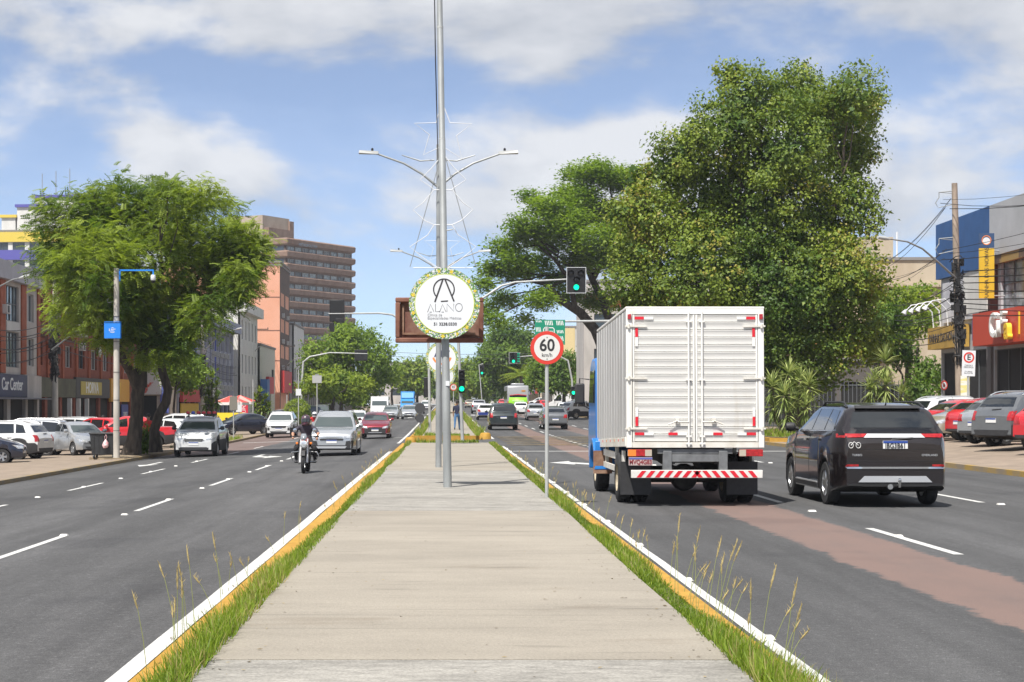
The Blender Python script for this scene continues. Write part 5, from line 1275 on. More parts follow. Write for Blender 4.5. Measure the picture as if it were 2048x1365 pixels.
# walker on the second island, seen from behind
def walker(label, loc, rz, shirt, pants, hair, stride=.28, group=None):
    t = thing('person', label, 'person', loc, rz, group)
    J = {'pelvis': (0, 0, .92, (.14, .11)), 'waist': (0, .01, 1.06, (.145, .10)), 'chest': (0, 0, 1.30, (.17, .12)), 'neck': (0, .01, 1.47, .058), 'jaw': (0, .03, 1.545, .075), 'head': (0, .02, 1.62, .092), 'crown': (0, .01, 1.68, .075)}
    for s, k in (('l', -1), ('r', 1)):
        sw = stride * k
        J['sh' + s] = (k * .185, 0, 1.40, .068); J['el' + s] = (k * .23, -sw * .35, 1.12, .046); J['wr' + s] = (k * .24, -sw * .1 + .12, .90, .03)
        J['hip' + s] = (k * .095, 0, .86, .10); J['kn' + s] = (k * .10, sw * .55 + .03, .49, .066); J['an' + s] = (k * .10, sw, .09 + (.05 if sw < 0 else 0), .044); J['toe' + s] = (k * .115, sw + .16, .04, .038)
    B = std_bones()
    for s, k in (('l', -1), ('r', 1)): hand(J, B, 'h' + s, 'wr' + s, (0, .25, -1), (0, 1, .2), 2)
    person_mesh('body', J, B, [shirt, pants, m_skin, m_plast], t)
    head_features(t, (0, .02, 1.635), (0, 1, 0), hair)
    return t
m_hair = mat('hair_dark', (.02, .016, .013), .7)
walker('person in navy shirt and blue jeans walking on the island behind the green signal post', (PX(914, 98.5), 98.5, .15 + grade(98.5)), R(-8), mat('cloth_navy', (.018, .022, .05), .9), mat('cloth_jeans', (.05, .13, .27), .9, var=.15, scale=30), m_hair)
walker('person in a red shirt standing behind the dark shrub between the tree trunks', (PX(297, 75), 75, zside(-13.3, 75)), R(160), mat('cloth_red', (.55, .03, .03), .9), mat('cloth_black', (.02, .02, .022), .9), m_hair, .08)
walker('person in dark clothes standing between parked cars near the concrete pole', (PX(206, 90), 90, zside(-18.5, 90)), R(200), mat('cloth_black', (.02, .02, .022), .9), mat('cloth_black', (.02, .02, .022), .9), m_hair, .06)

# ================================================================ motorcycle and rider
def motorcycle(label, loc, rz, tank):
    t = thing('motorcycle', label, 'motorcycle', loc, rz)
    def tyre(y, r, w):
        q = MB(); q.lathe([(r - .075, -w * .4), (r - .03, -w * .5), (r - .008, -w * .3), (r, 0), (r - .008, w * .3), (r - .03, w * .5), (r - .075, w * .4)], (0, 0, 0), 'x', 28); o = q.build('wheel', m_tyre, t); o.location = (0, y, r)
        k = MB(); k.lathe([(r - .06, -.03), (r - .085, -.02), (r - .085, .02), (r - .06, .03)], (0, 0, 0), 'x', 28); k.lathe([(0, -.05), (.04, -.05), (.04, .05), (0, .05)], (0, 0, 0), 'x', 12)
        for i in range(10):
            a = 2 * PI * i / 10; k.tube([(0, .03 * math.cos(a), .03 * math.sin(a)), (0, (r - .08) * math.cos(a), (r - .08) * math.sin(a))], .006, 4)
        k.build('rim', m_rim, o); return o
    tyre(.70, .31, .10); tyre(-.65, .31, .13)
    for sg in (-1, 1):
        q = MB(); q.tube([(sg * .10, .70, .31), (sg * .10, .58, .62), (sg * .095, .44, .98)], [.032, .028, .022], 8); q.build('fork', mat('fork_white', (.66, .66, .66), .35, .3), t)
        q = MB(); q.tube([(sg * .04, .40, 1.0), (sg * .14, .38, 1.06), (sg * .38, .22, 1.04)], .013, 7); q.tube([(sg * .27, .27, 1.045), (sg * .40, .21, 1.04)], .021, 8); hb = q.build('handlebar', m_plast, t)
        q = MB(); q.tube([(sg * .20, .30, 1.06), (sg * .27, .32, 1.2)], .006, 5); q.lathe([(0, -.015), (.05, -.01), (.055, .01), (0, .02)], (sg * .28, .32, 1.23), 'y', 12); q.build('mirror', m_chrome, hb)
        q = MB(); q.tube([(sg * .14, .36, .62), (sg * .36, .42, .60), (sg * .40, .40, .50), (sg * .33, .34, .34), (sg * .14, .30, .33)], .015, 7); q.build('crash_bar', m_chrome, t)
        q = MB(); q.lathe([(0, -.03), (.035, -.02), (.035, .02), (0, .03)], (sg * .20, .56, .86), 'y', 10); q.build('indicator', m_amber, t)
        q = MB(); q.tube([(sg * .12, .0, .30), (sg * .30, .0, .29)], .02, 6); q.build('foot_peg', m_plast, t)
    q = MB(); q.lathe([(0, .0), (.105, -.02), (.115, -.06), (.08, -.14), (.0, -.17)], (0, .74, .83), 'y', 18); hl = q.build('headlight_shell', mat('bike_white', (.74, .72, .70), .35, coat=.4), t)
    q = MB(); q.lathe([(0, .02), (.085, .012), (.095, 0)], (0, .742, .83), 'y', 18); q.build('headlight', m_head, hl)
    q = MB(); q.add([(-.08, .72, .96), (.08, .72, .96), (.09, .66, 1.05), (-.09, .66, 1.05), (-.06, .62, 1.13), (.06, .62, 1.13)], [(0, 1, 2, 3), (3, 2, 5, 4)]); so = q.build('windshield', mat('bike_screen', (.22, .24, .26), .1, spec=.8), t); so.modifiers.new('Solid', 'SOLIDIFY').thickness = .006
    q = MB(); q.prism([(-.06, .70 + .36 * math.cos(a), .31 + .36 * math.sin(a)) for a in rng(R(35), R(150), 8)] + [(-.06, .70 + .345 * math.cos(a), .31 + .345 * math.sin(a)) for a in rng(R(150), R(35), 8)], (.12, 0, 0)); q.build('mudguard', m_plast, t)
    q = MB(); q.tube([(0, .42, .84), (0, .26, .88), (0, .04, .85), (0, -.12, .79)], [.09, .15, .14, .08], 12); q.build('fuel_tank', tank, t)
    q = MB(); q.tube([(0, -.06, .80), (0, -.30, .79), (0, -.62, .86), (0, -.80, .90)], [.10, .13, .11, .06], 10); q.build('seat', m_plast, t)
    q = MB(); q.cbox((0, .14, .46), (.30, .42, .34)); q.tube([(0, .28, .52), (0, .33, .74)], [.10, .08], 10); q.build('engine', m_grime, t, .03)
    q = MB(); q.tube([(.14, .30, .40), (.18, .2, .26), (.2, -.3, .28), (.2, -.75, .36)], [.025, .03, .045, .05], 8); q.build('exhaust', m_chrome, t)
    q = MB(); q.tube([(0, .44, .96), (0, .3, .7), (0, -.1, .4), (0, -.65, .31)], .03, 7); q.tube([(0, -.65, .31), (0, -.5, .78)], .02, 6); q.build('frame', m_plast, t)
    return t
def rider(label, loc, rz, shirt, helmet, pants, sleeves=True, skin_arm=False):
    t = thing('person', label, 'person', loc, rz)
    J = {'pelvis': (0, -.22, .92, (.15, .12)), 'waist': (0, -.20, 1.05, (.15, .115)), 'chest': (0, -.13, 1.24, (.18, .13)), 'neck': (0, -.08, 1.38, .062), 'jaw': (0, -.05, 1.45, .075), 'head': (0, -.05, 1.51, .088), 'crown': (0, -.06, 1.56, .07)}
    for s, k in (('l', -1), ('r', 1)):
        J['sh' + s] = (k * .20, -.12, 1.33, .072); J['el' + s] = (k * .37, .02, 1.12, .052); J['wr' + s] = (k * .345, .19, 1.065, .034)
        J['hip' + s] = (k * .12, -.18, .88, .105); J['kn' + s] = (k * .27, .22, .72, .075); J['an' + s] = (k * .27, -.02, .36, .05); J['toe' + s] = (k * .30, .14, .31, .042)
    B = [(a, b_, (2 if (a.startswith('sh') and skin_arm) else mi)) for a, b_, mi in std_bones()]
    for s, k in (('l', -1), ('r', 1)): hand(J, B, 'h' + s, 'wr' + s, (-k * .0, .3, -.35), (-k, 0, 0), 2, 1.0, 1.0)
    person_mesh('body', J, B, [shirt, pants, m_skin, m_plast], t)
    q = MB(); q.lathe([(.0, .17), (.07, .158), (.12, .11), (.142, .03), (.14, -.05), (.12, -.115), (.09, -.13)], (0, -.05, 1.50), 'z', 20); h = q.build('helmet', helmet, t)
    q = MB(); pts = []
    for zz_, rr_ in ((-.035, .148), (.055, .146)):
        for a in rng(R(38), R(142), 8): pts.append((rr_ * math.cos(a), -.05 + rr_ * math.sin(a), 1.50 + zz_))
    q.add(pts, [(i, i + 1, 9 + i + 1, 9 + i) for i in range(8)]); q.build('visor', m_glass, h)
    return t
bx, by = -4.07, 48.4; bz = zroad(bx, by)
motorcycle('white motorcycle with chrome crash bars riding in front of the silver estate', (bx, by, bz), PI, mat('tank_red', (.35, .03, .03), .35, coat=.5))
rider('motorcyclist in dark clothes and helmet with tan forearms', (bx, by, bz), PI, mat('cloth_plum', (.045, .04, .055), .85, var=.3, scale=9), mat('helmet_dark', (.045, .03, .045), .3, col2=(.35, .12, .16), scale=11, coat=.5, lo=.5, hi=.75), mat('cloth_black', (.02, .02, .022), .9))
b2x, b2y = PX(626, 90), 91; b2z = zroad(b2x, b2y)
motorcycle('motorcycle half hidden behind the front rider and the silver estate', (b2x, b2y, b2z), PI, mat('tank_red', (.35, .03, .03), .35, coat=.5))
rider('rear motorcyclist in red jacket with white helmet', (b2x, b2y, b2z), PI, mat('cloth_red', (.55, .03, .03), .9), mat('helmet_white', (.6, .6, .62), .3, coat=.5), mat('cloth_blue', (.03, .06, .2), .9))

# ================================================================ bus, vans, blue truck
def simple_wheels(root, ys, x, r, w=.28):
    tm, rm = wheel_meshes(r)
    for y in ys:
        for sg in (-1, 1):
            o = link('wheel', tm, root, (sg * x, y, r)); link('rim', rm, o)
BU = thing('bus', 'grey bus with a lime green tail panel seen from behind', 'bus', (PX(1036, 196), 196, zroad(5, 196)))
m_bus = mat('bus_grey', (.30, .31, .32), .45, .2, coat=.3); m_lime = mat('bus_lime', (.26, .60, .035), .5)
q = MB(); q.prism([(-1.25, 0, .45), (-1.25, -.05, 1.3), (-1.25, .02, 2.4), (-1.25, .22, 3.25), (-1.25, .45, 3.36), (-1.25, 11.2, 3.36), (-1.25, 11.5, 2.9), (-1.25, 11.5, .45)], (2.5, 0, 0)); q.build('body', m_bus, BU, .12)
q = MB(); q.box(-.75, .75, .9, 3.5, 3.36, 3.62); q.build('roof_unit', m_bus, BU, .08)
q = MB(); q.add([(-1.02, -.075, .55), (1.02, -.075, .55), (1.12, -.085, 1.35), (1.02, -.02, 1.95), (-1.02, -.02, 1.95), (-1.12, -.085, 1.35)], [(0, 1, 2, 3, 4, 5)]); q.build('green_tail_panel', m_lime, BU).modifiers.new('Solid', 'SOLIDIFY').thickness = .02
q = MB(); q.add([(-.95, -.03, 1.98), (.95, -.03, 1.98), (1.0, .0, 2.16), (0, .0, 2.24), (-1.0, .0, 2.16)], [(0, 1, 2, 3, 4)]); q.build('rear_slot', m_glass, BU)
q = MB(); q.add([(-1.0, -.0, 2.18), (0, -.005, 2.25), (1.0, -.0, 2.18), (1.0, .0, 2.24), (0, -.0, 2.33), (-1.0, .0, 2.24)], [(0, 1, 4, 5), (1, 2, 3, 4)]); q.build('red_brow', m_red, BU)
q = MB(); q.box(.42, .86, .05, .10, 2.62, 2.80); q.build('number_display', mat('led_amber', (.5, .2, .02), .5), BU)
q = MB(); q.box(-.95, .95, .20, .30, 3.10, 3.16); q.build('top_lamp_bar', mat('bus_dark', (.1, .02, .02), .4), BU)
for sg in (-1, 1):
    q = MB(); q.box(sg * 1.17 - .07, sg * 1.17 + .07, -.06, .02, .75, 1.5); q.build('tail_light', m_tail, BU, .02)
    for i in range(6):
        q = MB(); q.box(min(sg * 1.25, sg * 1.262), max(sg * 1.25, sg * 1.262), .9 + 1.7 * i, 2.5 + 1.7 * i, 1.75, 2.75); q.build('side_window', m_glass, BU)
text_mesh('tail_lettering', 'TRANSPORTE', .22, mat('letter_white', (.78, .78, .76), .6), BU, TF((0, -.11, 1.55)), .002)
simple_wheels(BU, (2.6, 8.6), 1.1, .45)
def van(label, loc, rz, m_, L=5.2, W=1.95, H=2.45, blue=False, name='van', cat='van'):
    t = thing(name, label, cat, loc, rz); h = L / 2
    q = MB(); q.prism([(-W / 2, -h, .35), (-W / 2, -h, H - .1), (-W / 2, -h + .12, H), (-W / 2, h - 1.6, H), (-W / 2, h - 1.25, H - .15), (-W / 2, h - .62, H * .56), (-W / 2, h - .12, H * .46), (-W / 2, h, H * .36), (-W / 2, h, .35)], (W, 0, 0)); q.build('body', m_, t, .09)
    a, b_ = Vector((0, h - 1.24, H - .2)), Vector((0, h - .66, H * .585)); n_ = Vector((0, .55, .45)).normalized() * .012
    q = MB(); q.add([(-W / 2 + .14, *(b_ + n_)[1:]), (W / 2 - .14, *(b_ + n_)[1:]), (W / 2 - .2, *(a + n_)[1:]), (-W / 2 + .2, *(a + n_)[1:])], [(0, 1, 2, 3)]); q.build('windscreen', m_glassw, t)
    for sg in (-1, 1):
        q = MB(); x = sg * (W / 2 + .004); q.prism([(x, h - 1.9, H * .58), (x, h - 1.9, H - .3), (x, h - 1.35, H - .3), (x, h - .85, H * .58)], (sg * .008, 0, 0)); q.build('side_window', m_glass, t)
        q = MB(); q.box(sg * (W / 2 - .24) - .13, sg * (W / 2 - .24) + .13, h - .08, h + .012, H * .36 - .22, H * .36 - .04); q.build('headlight', m_head, t, .02)
        q = MB(); q.box(sg * (W / 2 - .1) - .06, sg * (W / 2 - .1) + .06, -h - .012, -h + .05, .9, 1.3); q.build('tail_light', m_tail, t)
        q = MB(); q.box(sg * (W / 2 + .14) - .08, sg * (W / 2 + .14) + .08, h - 1.0, h - .92, H * .58, H * .58 + .25); q.tube([(sg * W / 2, h - .95, H * .58 + .1), (sg * (W / 2 + .1), h - .95, H * .58 + .1)], .02, 5); q.build('wing_mirror', m_plast, t)
    q = MB(); q.box(-.45, .45, h - .03, h + .01, .62, .74); q.build('grille', m_plast, t)
    q = MB(); q.box(-W / 2 + .03, W / 2 - .03, h - .1, h + .03, .33, .52); q.build('bumper', m_plast, t, .03)
    simple_wheels(t, (h - .95, -h + 1.1), W / 2 - .12, .33); return t
van('white high-roof van behind the dark red hatchback', (PX(758, 183), 186, zroad(-7, 186)), PI, paint('white'))
BT = van('blue lorry with a blue roof deflector far down the left lanes', (PX(815, 268), 270, zroad(-6, 270)), PI, mat('lorry_blue', (.02, .22, .55), .45, coat=.3), 6.5, 2.2, 2.1, name='lorry', cat='truck')
q = MB(); q.prism([(-1.0, 2.0, 2.08), (-1.0, 1.4, 2.95), (-1.0, .9, 3.05), (-1.0, .9, 2.08)], (2.0, 0, 0)); q.build('roof_deflector', mat('lorry_blue', (.02, .22, .55)), BT, .05)
q = MB(); q.box(-1.12, 1.12, -3.2, .85, .9, 3.15); q.build('cargo_box', mat('lorry_blue', (.02, .22, .55)), BT, .03)
VZ = van('white delivery van with red lower flank parked at the right by the mural', (PX(1140, 225), 225, zside(5, 225)), R(70), paint('white'), 5.6, 2.0, 2.3)
q = MB(); q.box(.998, 1.012, -2.4, .3, .4, .95); q.build('flank_stripe', m_red, VZ); q = MB(); q.box(-1.012, -.998, -2.4, .3, .4, .95); q.build('flank_stripe', m_red, VZ)
text_mesh('van_lettering', 'Zina', .7, mat('letter_navy', (.03, .03, .10), .6), VZ, Matrix.Translation((1.006, -1.0, 1.5)) @ Matrix.Rotation(PI / 2, 4, 'Z') @ FACE_CAM, .003)
text_mesh('van_lettering', 'Zina', .7, mat('letter_navy', (.03, .03, .10), .6), VZ, Matrix.Translation((-1.006, -1.0, 1.5)) @ Matrix.Rotation(-PI / 2, 4, 'Z') @ FACE_CAM, .003)
# ================================================================ street furniture
m_galv = mat('galvanised_steel', (.30, .315, .315), .55, .35, var=.16, scale=5, stretch=(1, 1, .25))
m_galv2 = mat('painted_steel_grey', (.40, .41, .40), .55, .1, var=.12, scale=4, stretch=(1, 1, .3))
m_cpole = mat('concrete_pole', (.44, .41, .36), .9, var=.18, scale=3, stretch=(1, 1, .3))
m_cpole2 = mat('weathered_pole', (.30, .24, .19), .9, var=.25, scale=4, stretch=(1, 1, .3))
m_signw = mat('sign_white', (.66, .68, .70), .45)
m_signback = mat('sign_back', (.045, .046, .05), .6)
m_signred = mat('sign_red', (.58, .04, .025), .45)
m_sig = mat('signal_black', (.012, .012, .013), .5)
m_lensoff = mat('signal_lens_off', (.045, .045, .045), .2)
m_green = mat('signal_green', (.0, .75, .33), .4, emit=1.6)
m_cable = mat('black_cable', (.014, .014, .015), .6)
m_cableg = mat('grey_cable', (.20, .20, .20), .6)
m_txt = mat('letter_dark_grey', (.035, .032, .035), .6); m_txtg = mat('letter_grey', (.33, .33, .34), .6); m_txtw = mat('letter_white', (.78, .78, .76), .6)
def ribbon(pts, w, closed=False):
    """flat stroke in the XZ plane facing -Y"""
    mb = MB(); P2 = [Vector((p[0], p[1])) for p in pts]; n = len(P2); out = []
    for i, p in enumerate(P2):
        a = P2[i - 1] if (i or closed) else p; b = P2[(i + 1) % n] if (i < n - 1 or closed) else p
        d = (b - a).normalized(); nn_ = Vector((-d.y, d.x)) * w / 2
        out += [(p + nn_), (p - nn_)]
    fs = [(2 * i, 2 * i + 1, 2 * i + 3, 2 * i + 2) for i in range(n - 1)]
    if closed: fs.append((2 * n - 2, 2 * n - 1, 1, 0))
    mb.add([(p.x, 0, p.y) for p in out], fs); return mb
def strokes(name, L, w, m, parent, y):
    t = MB()
    for pts in L:
        r = ribbon(pts, w); b = len(t.v); t.v += [Vector((v.x, y, v.z)) for v in r.v]; t.f += [[i + b for i in f] for f in r.f]; t.mi += r.mi
    return t.build(name, m, parent, smooth=0)
def disc(r, th, seg=48):
    q = MB(); q.lathe([(0, -th), (r, -th), (r, 0), (0, 0)], (0, 0, 0), 'y', seg); return q
def ring(r0, r1, seg=48, th=.004):
    q = MB(); q.lathe([(r0, 0), (r0, -th), (r1, -th), (r1, 0)], (0, 0, 0), 'y', seg); return q
m_floral = bpy.data.materials.new('floral_print'); m_floral.use_nodes = True
_n = m_floral.node_tree.nodes; _l = m_floral.node_tree.links.new; _t = _n.new('ShaderNodeTexCoord'); _v = _n.new('ShaderNodeTexVoronoi'); _v.inputs['Scale'].default_value = 60
_l(_t.outputs['Object'], _v.inputs['Vector']); _s = _n.new('ShaderNodeSeparateColor'); _l(_v.outputs['Color'], _s.inputs[0]); _r = _n.new('ShaderNodeValToRGB'); _r.color_ramp.interpolation = 'CONSTANT'
_e = _r.color_ramp.elements; _e[0].color = (.08, .20, .05, 1); _e[1].position = .30; _e[1].color = (.62, .64, .66, 1)
for p_, c_ in ((.52, (.10, .14, .16, 1)), (.66, (.20, .38, .10, 1)), (.82, (.55, .56, .62, 1)), (.92, (.62, .55, .08, 1))):
    x_ = _e.new(p_); x_.color = c_
_l(_s.outputs[0], _r.inputs[0]); _l(_r.outputs[0], _n['Principled BSDF'].inputs['Base Color'])
m_flower = mat('flower_yellow', (.72, .55, .04), .6)
def round_ad(label, loc, s, full):
    t = thing('round_sign', label, 'sign', loc)
    o = disc(.655 * s, .04).build('floral_rim', m_floral, t)
    o = disc(.548 * s, .0, 48); 
    q = MB(); q.lathe([(0, -.046), (.548 * s, -.046), (.548 * s, -.03)], (0, 0, 0), 'y', 48); q.build('white_face', m_signw, t)
    q = MB(); q.lathe([(.540 * s, -.048), (.552 * s, -.048)], (0, 0, 0), 'y', 48); q.build('lime_edge', mat('lime_edge', (.55, .62, .05), .5), t)
    rr = random.Random(4); fl = MB()
    for k in range(15):
        a = 2 * PI * k / 15 + rr.uniform(-.12, .12); c = Vector((.60 * s * math.cos(a), -.046, .60 * s * math.sin(a))); r = s * rr.uniform(.028, .045)
        for j in range(5):
            b = 2 * PI * j / 5 + a; fl.add([c, c + Vector((r * math.cos(b - .5), 0, r * math.sin(b - .5))) * .7, c + Vector((r * math.cos(b), -.004, r * math.sin(b))), c + Vector((r * math.cos(b + .5), 0, r * math.sin(b + .5))) * .7], [(0, 1, 2, 3)])
    fl.build('yellow_flowers', m_flower, t, smooth=0)
    return t
# tall median pole
MP = thing('tall_pole', 'tall galvanised pole on the median carrying the round clinic sign', 'pole', (.02, 31.06, .15))
q = MB(); top = Vector((-.17, 0, 10.4))
q.tube([(0, 0, -.05), (0, 0, 0.02), top * .33, top * .331, top * .62, top * .621, top * .82, top * .821, top], [.082, .08, .072, .067, .065, .060, .058, .054, .05], 18); q.build('shaft', m_galv, MP)
for k in (.33, .62, .82):
    q = MB(); c = top * k; q.cyl(c - Vector((0, 0, .02)), c + Vector((0, 0, .02)), .076 - .02 * k, seg=16); q.build('joint_band', m_galv2, MP)
q = MB(); q.cyl((-.1, -.02, 5.0 - .25), (.1, -.02, 4.78), .012); q.build('sticker_clip', m_galv2, MP)
q = MB(); q.box(-.035, .035, -.084, -.079, 1.88, 1.97); q.build('white_sticker', m_signw, MP)
q = MB(); q.tube([P(868, -80, 32) - MP.location, P(871, 120, 32) - MP.location, P(873, 200, 32.5) - MP.location, P(876, 320, 40) - MP.location], .012, 6); q.build('hanging_cable', m_cable, MP)
AD = round_ad('round white clinic advert with floral rim reading ALANO on the tall pole', tuple(P(889, 608, 30.86)), 1.0, True)
K = 30.86 / 3350 / 8.53
def zc(x, y): return ((x - 670) * K, -(y - 668) * K)
arc = [zc(660 + 176 * math.cos(a), 425 - 176 * math.sin(a)) for a in rng(R(-42), R(222), 30)]
strokes('logo_arc', [arc], 22 * K, m_txt, AD, -.050)
strokes('logo_leg', [[zc(640, 262), zc(505, 640)], [zc(682, 262), zc(832, 630)]], 26 * K, m_txt, AD, -.0515)
strokes('logo_bar', [[zc(608, 630), zc(730, 622)]], 20 * K, m_txt, AD, -.050)
Ao = lambda dx: [[zc(380 + dx, 815), zc(432 + dx, 680), zc(490 + dx, 808)], [zc(415 + dx, 812), zc(455 + dx, 812)]]
strokes('name_lettering', Ao(0) + [[zc(517, 672), zc(517, 803), zc(590, 803)]] + Ao(205) + [[zc(712, 808), zc(712, 672), zc(828, 800), zc(828, 668)], [zc(915 + 58 * math.cos(a), 732 - 68 * math.sin(a)) for a in rng(0, 2 * PI, 28)]], 7 * K, m_txt, AD, -.050)
text_mesh('small_lettering', 'Clínica de\nEspecialidades Médicas', .068, m_txtg, AD, TF((zc(378, 0)[0], -.050, zc(0, 888)[1])), .001, ax='LEFT')
text_mesh('phone_lettering', '51 3238.0330', .078, m_txt, AD, TF((zc(682, 0)[0], -.050, zc(0, 1018)[1])), .001, bold=.0015)
# rusty advert box behind it
RB = thing('rusty_sign_box', 'empty rusty rectangular sign box behind the clinic advert', 'sign', tuple(P(879, 641, 31.45)))
wx, wz_ = 88 / F * 31.45, 45 / F * 31.45
for (a, b, c, d) in ((-wx, wx, wz_ - .09, wz_), (-wx, wx, -wz_, -wz_ + .09), (-wx, -wx + .09, -wz_ + .09, wz_ - .09), (wx - .09, wx, -wz_ + .09, wz_ - .09)):
    q = MB(); q.box(a, b, -.10, .10, c, d); q.build('frame', mat('sign_rust', (.12, .042, .028), .8, col2=(.22, .10, .065), scale=3, detail=9), RB, .02)
q = MB(); q.box(-wx + .09, wx - .09, .0, .03, -wz_ + .09, wz_ - .09); q.build('back_panel', mat('rusty_panel', (.12, .035, .026), .85, col2=(.25, .155, .11), scale=2.6, detail=9), RB)
q = MB(); q.box(-wx + .16, wx - .16, -.04, .0, -wz_ + .15, -wz_ + .19); q.box(-wx + .13, -wx + .16, -.04, 0, -wz_ + .15, wz_ - .15); q.build('inner_bead', m_rust, RB)
q = MB(); q.box(-.06, .16, -.38, -.10, -.05, .05); q.build('bracket', m_rust, RB)

# lamp columns down the median
def lamp_column(label, px, Y, ztop, wa=1.87):
    t = thing('lamp_column', label, 'street lamp', (PX(px, Y), Y, .15 + grade(Y))); h = ztop - t.location.z
    q = MB(); q.tube([(0, 0, -.05), (0, 0, h * .5), (0, 0, h + .1)], [.075, .06, .05], 12); q.build('shaft', m_galv, t)
    for sg in (-1, 1):
        q = MB(); pts = [(0, 0, h - .95), (sg * .4, 0, h - .62), (sg * .85, 0, h - .36), (sg * 1.3, 0, h - .2), (sg * (wa - .35), 0, h - .12)]
        q.tube(pts, [.032, .028, .026, .024, .022], 8); arm = q.build('lamp_arm', m_galv, t)
        q = MB(); q.tube([(sg * .1, 0, h - .28), (sg * .45, 0, h - .30), (sg * .9, 0, h - .16)], [.015, .02, .012], 6); q.build('top_fin', m_galv, t)
        q = MB(); x0 = wa - .40; q.add([(sg * (x0 + a), b, h - .12 + c) for a, b, c in ((0, -.06, -.02), (0, .06, -.02), (.48, .13, .0), (.48, -.13, .0), (0, -.05, .05), (0, .05, .05), (.46, .10, .07), (.46, -.10, .07))], [(0, 1, 2, 3), (4, 7, 6, 5), (0, 3, 7, 4), (1, 5, 6, 2), (2, 6, 7, 3), (0, 4, 5, 1)]); lh = q.build('lamp_head', mat('lamp_head', (.42, .43, .42), .5), arm)
        q = MB(); q.lathe([(.03, 0), (.03, .06), (0, .08)], (sg * (x0 + .15), 0, h - .06), 'z', 8); q.build('photocell', m_sig, lh)
    return t
LC = lamp_column('nearest twin-arm lamp column just behind the tall median pole', 877, 41, 7.95)
lamp_column('second twin-arm lamp column with lower lamps left of the spreading tree', 881, 65, 7.75)
lamp_column('third small twin-arm lamp column far along the median', 884, 100, 7.8)
lamp_column('fourth tiny twin-arm lamp column beyond the junction', 887, 140, 8.1)
round_ad('second round advert with orange smile half hidden by poles', tuple(P(884, 717, 64.7)), .98, False)
AF = bpy.data.objects['round_sign.001']
text_mesh('name_lettering', 'AFV', .34, mat('letter_navy', (.03, .03, .10), .6), AF, TF((0, -.05, .16)), .002, bold=.008)
strokes('smile', [[(.34 * math.cos(a), .08 + .30 * math.sin(a)) for a in rng(R(190), R(350), 16)]], .075, mat('sign_orange', (.78, .24, .05), .5), AF, -.05)
text_mesh('small_lettering', 'imobiliária', .085, mat('letter_navy', (.03, .03, .10), .6), AF, TF((0, -.05, -.36)), .001)
round_ad('third round advert low behind the second one', tuple(P(889, 752, 99.7)), .98, False)
# christmas wire frame: star and tree outline
m_wirew = mat('light_string', (.66, .67, .68), .5)
def ornament(label, px, py, Y, s, star=True):
    c = P(px, py, Y); t = thing('light_frame', label, 'light frame', tuple(c)); k = s / F * Y
    def L2(L): return [((x) * k, 0, -(y) * k) for x, y in L]
    st = [(-2, -104), (-14, -62), (-57, -61), (-27, -38), (-39, 2), (-2, -15), (38, 10), (27, -36), (58, -60), (14, -62), (-2, -104)]
    q = MB(); q.tube(L2(st), .012, 5)
    if star: q.build('star', m_wirew, t)
    for sg in (-1, 1):
        q = MB()
        for L in ([(0, 0), (sg * 22, 28), (sg * 46, 52), (sg * 22, 68), (sg * 18, 72)], [(sg * 18, 72), (sg * 40, 98), (sg * 60, 112), (sg * 36, 134), (sg * 18, 142)], [(sg * 18, 142), (sg * 30, 162), (sg * 66, 186), (sg * 40, 208), (sg * 10, 228)]):
            q.tube(L2(L), .011, 5)
        q.build('branch_outline', m_wirew, t)
        q = MB(); q.tube(L2([(0, -10), (sg * 66, 226)]), .009, 4); q.build('guy_wire', m_galv, t)
    for y, w in ((72, 18), (142, 18), (228, 60)):
        q = MB(); q.tube(L2([(-w, y), (w, y)]), .011, 4); q.build('cross_wire', m_wirew, t)
ornament('wire star and tree shaped light frame on the nearest lamp column', 886, 308, 40.8, 1.0)
ornament('smaller wire light frame lower on the second lamp column', 884, 520, 64.7, .62, True)

# speed limit sign
def post_sign(label, px, pyb, Y, rs, draw, zc_, base=None, name='traffic_sign', r_post=.032, m=m_galv2, top=None):
    b = (PX(px, Y), Y, (.15 + grade(Y)) if base is None else base)
    t = thing(name, label, 'sign', b); h = zc_ - b[2]
    q = MB(); q.tube([(0, .04, -.35), (0, .04, (h + rs + .05) if top is None else top - b[2])], r_post, 10); q.build('post', m, t)
    draw(t, h); return t
def lim60(t, h, r=.275):
    q = disc(r, .012); o = q.build('plate', m_signred, t); o.location = (0, 0, h)
    q = MB(); q.lathe([(0, -.0145), (r * .78, -.0145)], (0, 0, 0), 'y', 40); q.build('face', mat('sign_face_grey', (.62, .61, .58), .5), o)
    text_mesh('lettering', '60', r * 1.02, m_black, o, TF((0, -.016, r * .12)), .001, squeeze=.92, bold=.006)
    text_mesh('lettering', 'km/h', r * .32, m_txt, o, TF((0, -.016, -r * .45)), .001, bold=.0008)
    for z in (r * .62, -r * .68):
        k = MB(); k.lathe([(0, -.02), (.009, -.019), (.009, -.012)], (0, 0, z), 'y', 8); k.build('bolt', m_sig, o)
post_sign('round sixty speed limit sign on a slim post at the right of the median', 1094, 995, 27.7, .3, lim60, P(1091, 696, 27.7).z)
post_sign('tiny sixty speed limit sign far along the median', 907, 0, 135, .25, lim60, P(907, 775, 135).z)
def noentry(t, h):
    o = disc(.34, .012).build('plate', m_signred, t); o.location = (0, 0, h); q = MB(); q.lathe([(0, -.0145), (.25, -.0145)], (0, 0, 0), 'y', 32); q.build('face', m_signw, o)
    strokes('symbol', [[(-.16, .16), (.16, -.16)]], .05, m_signred, o, -.017); strokes('symbol', [[(.05, -.15), (.05, .05), (-.08, .05)]], .05, m_black, o, -.016)
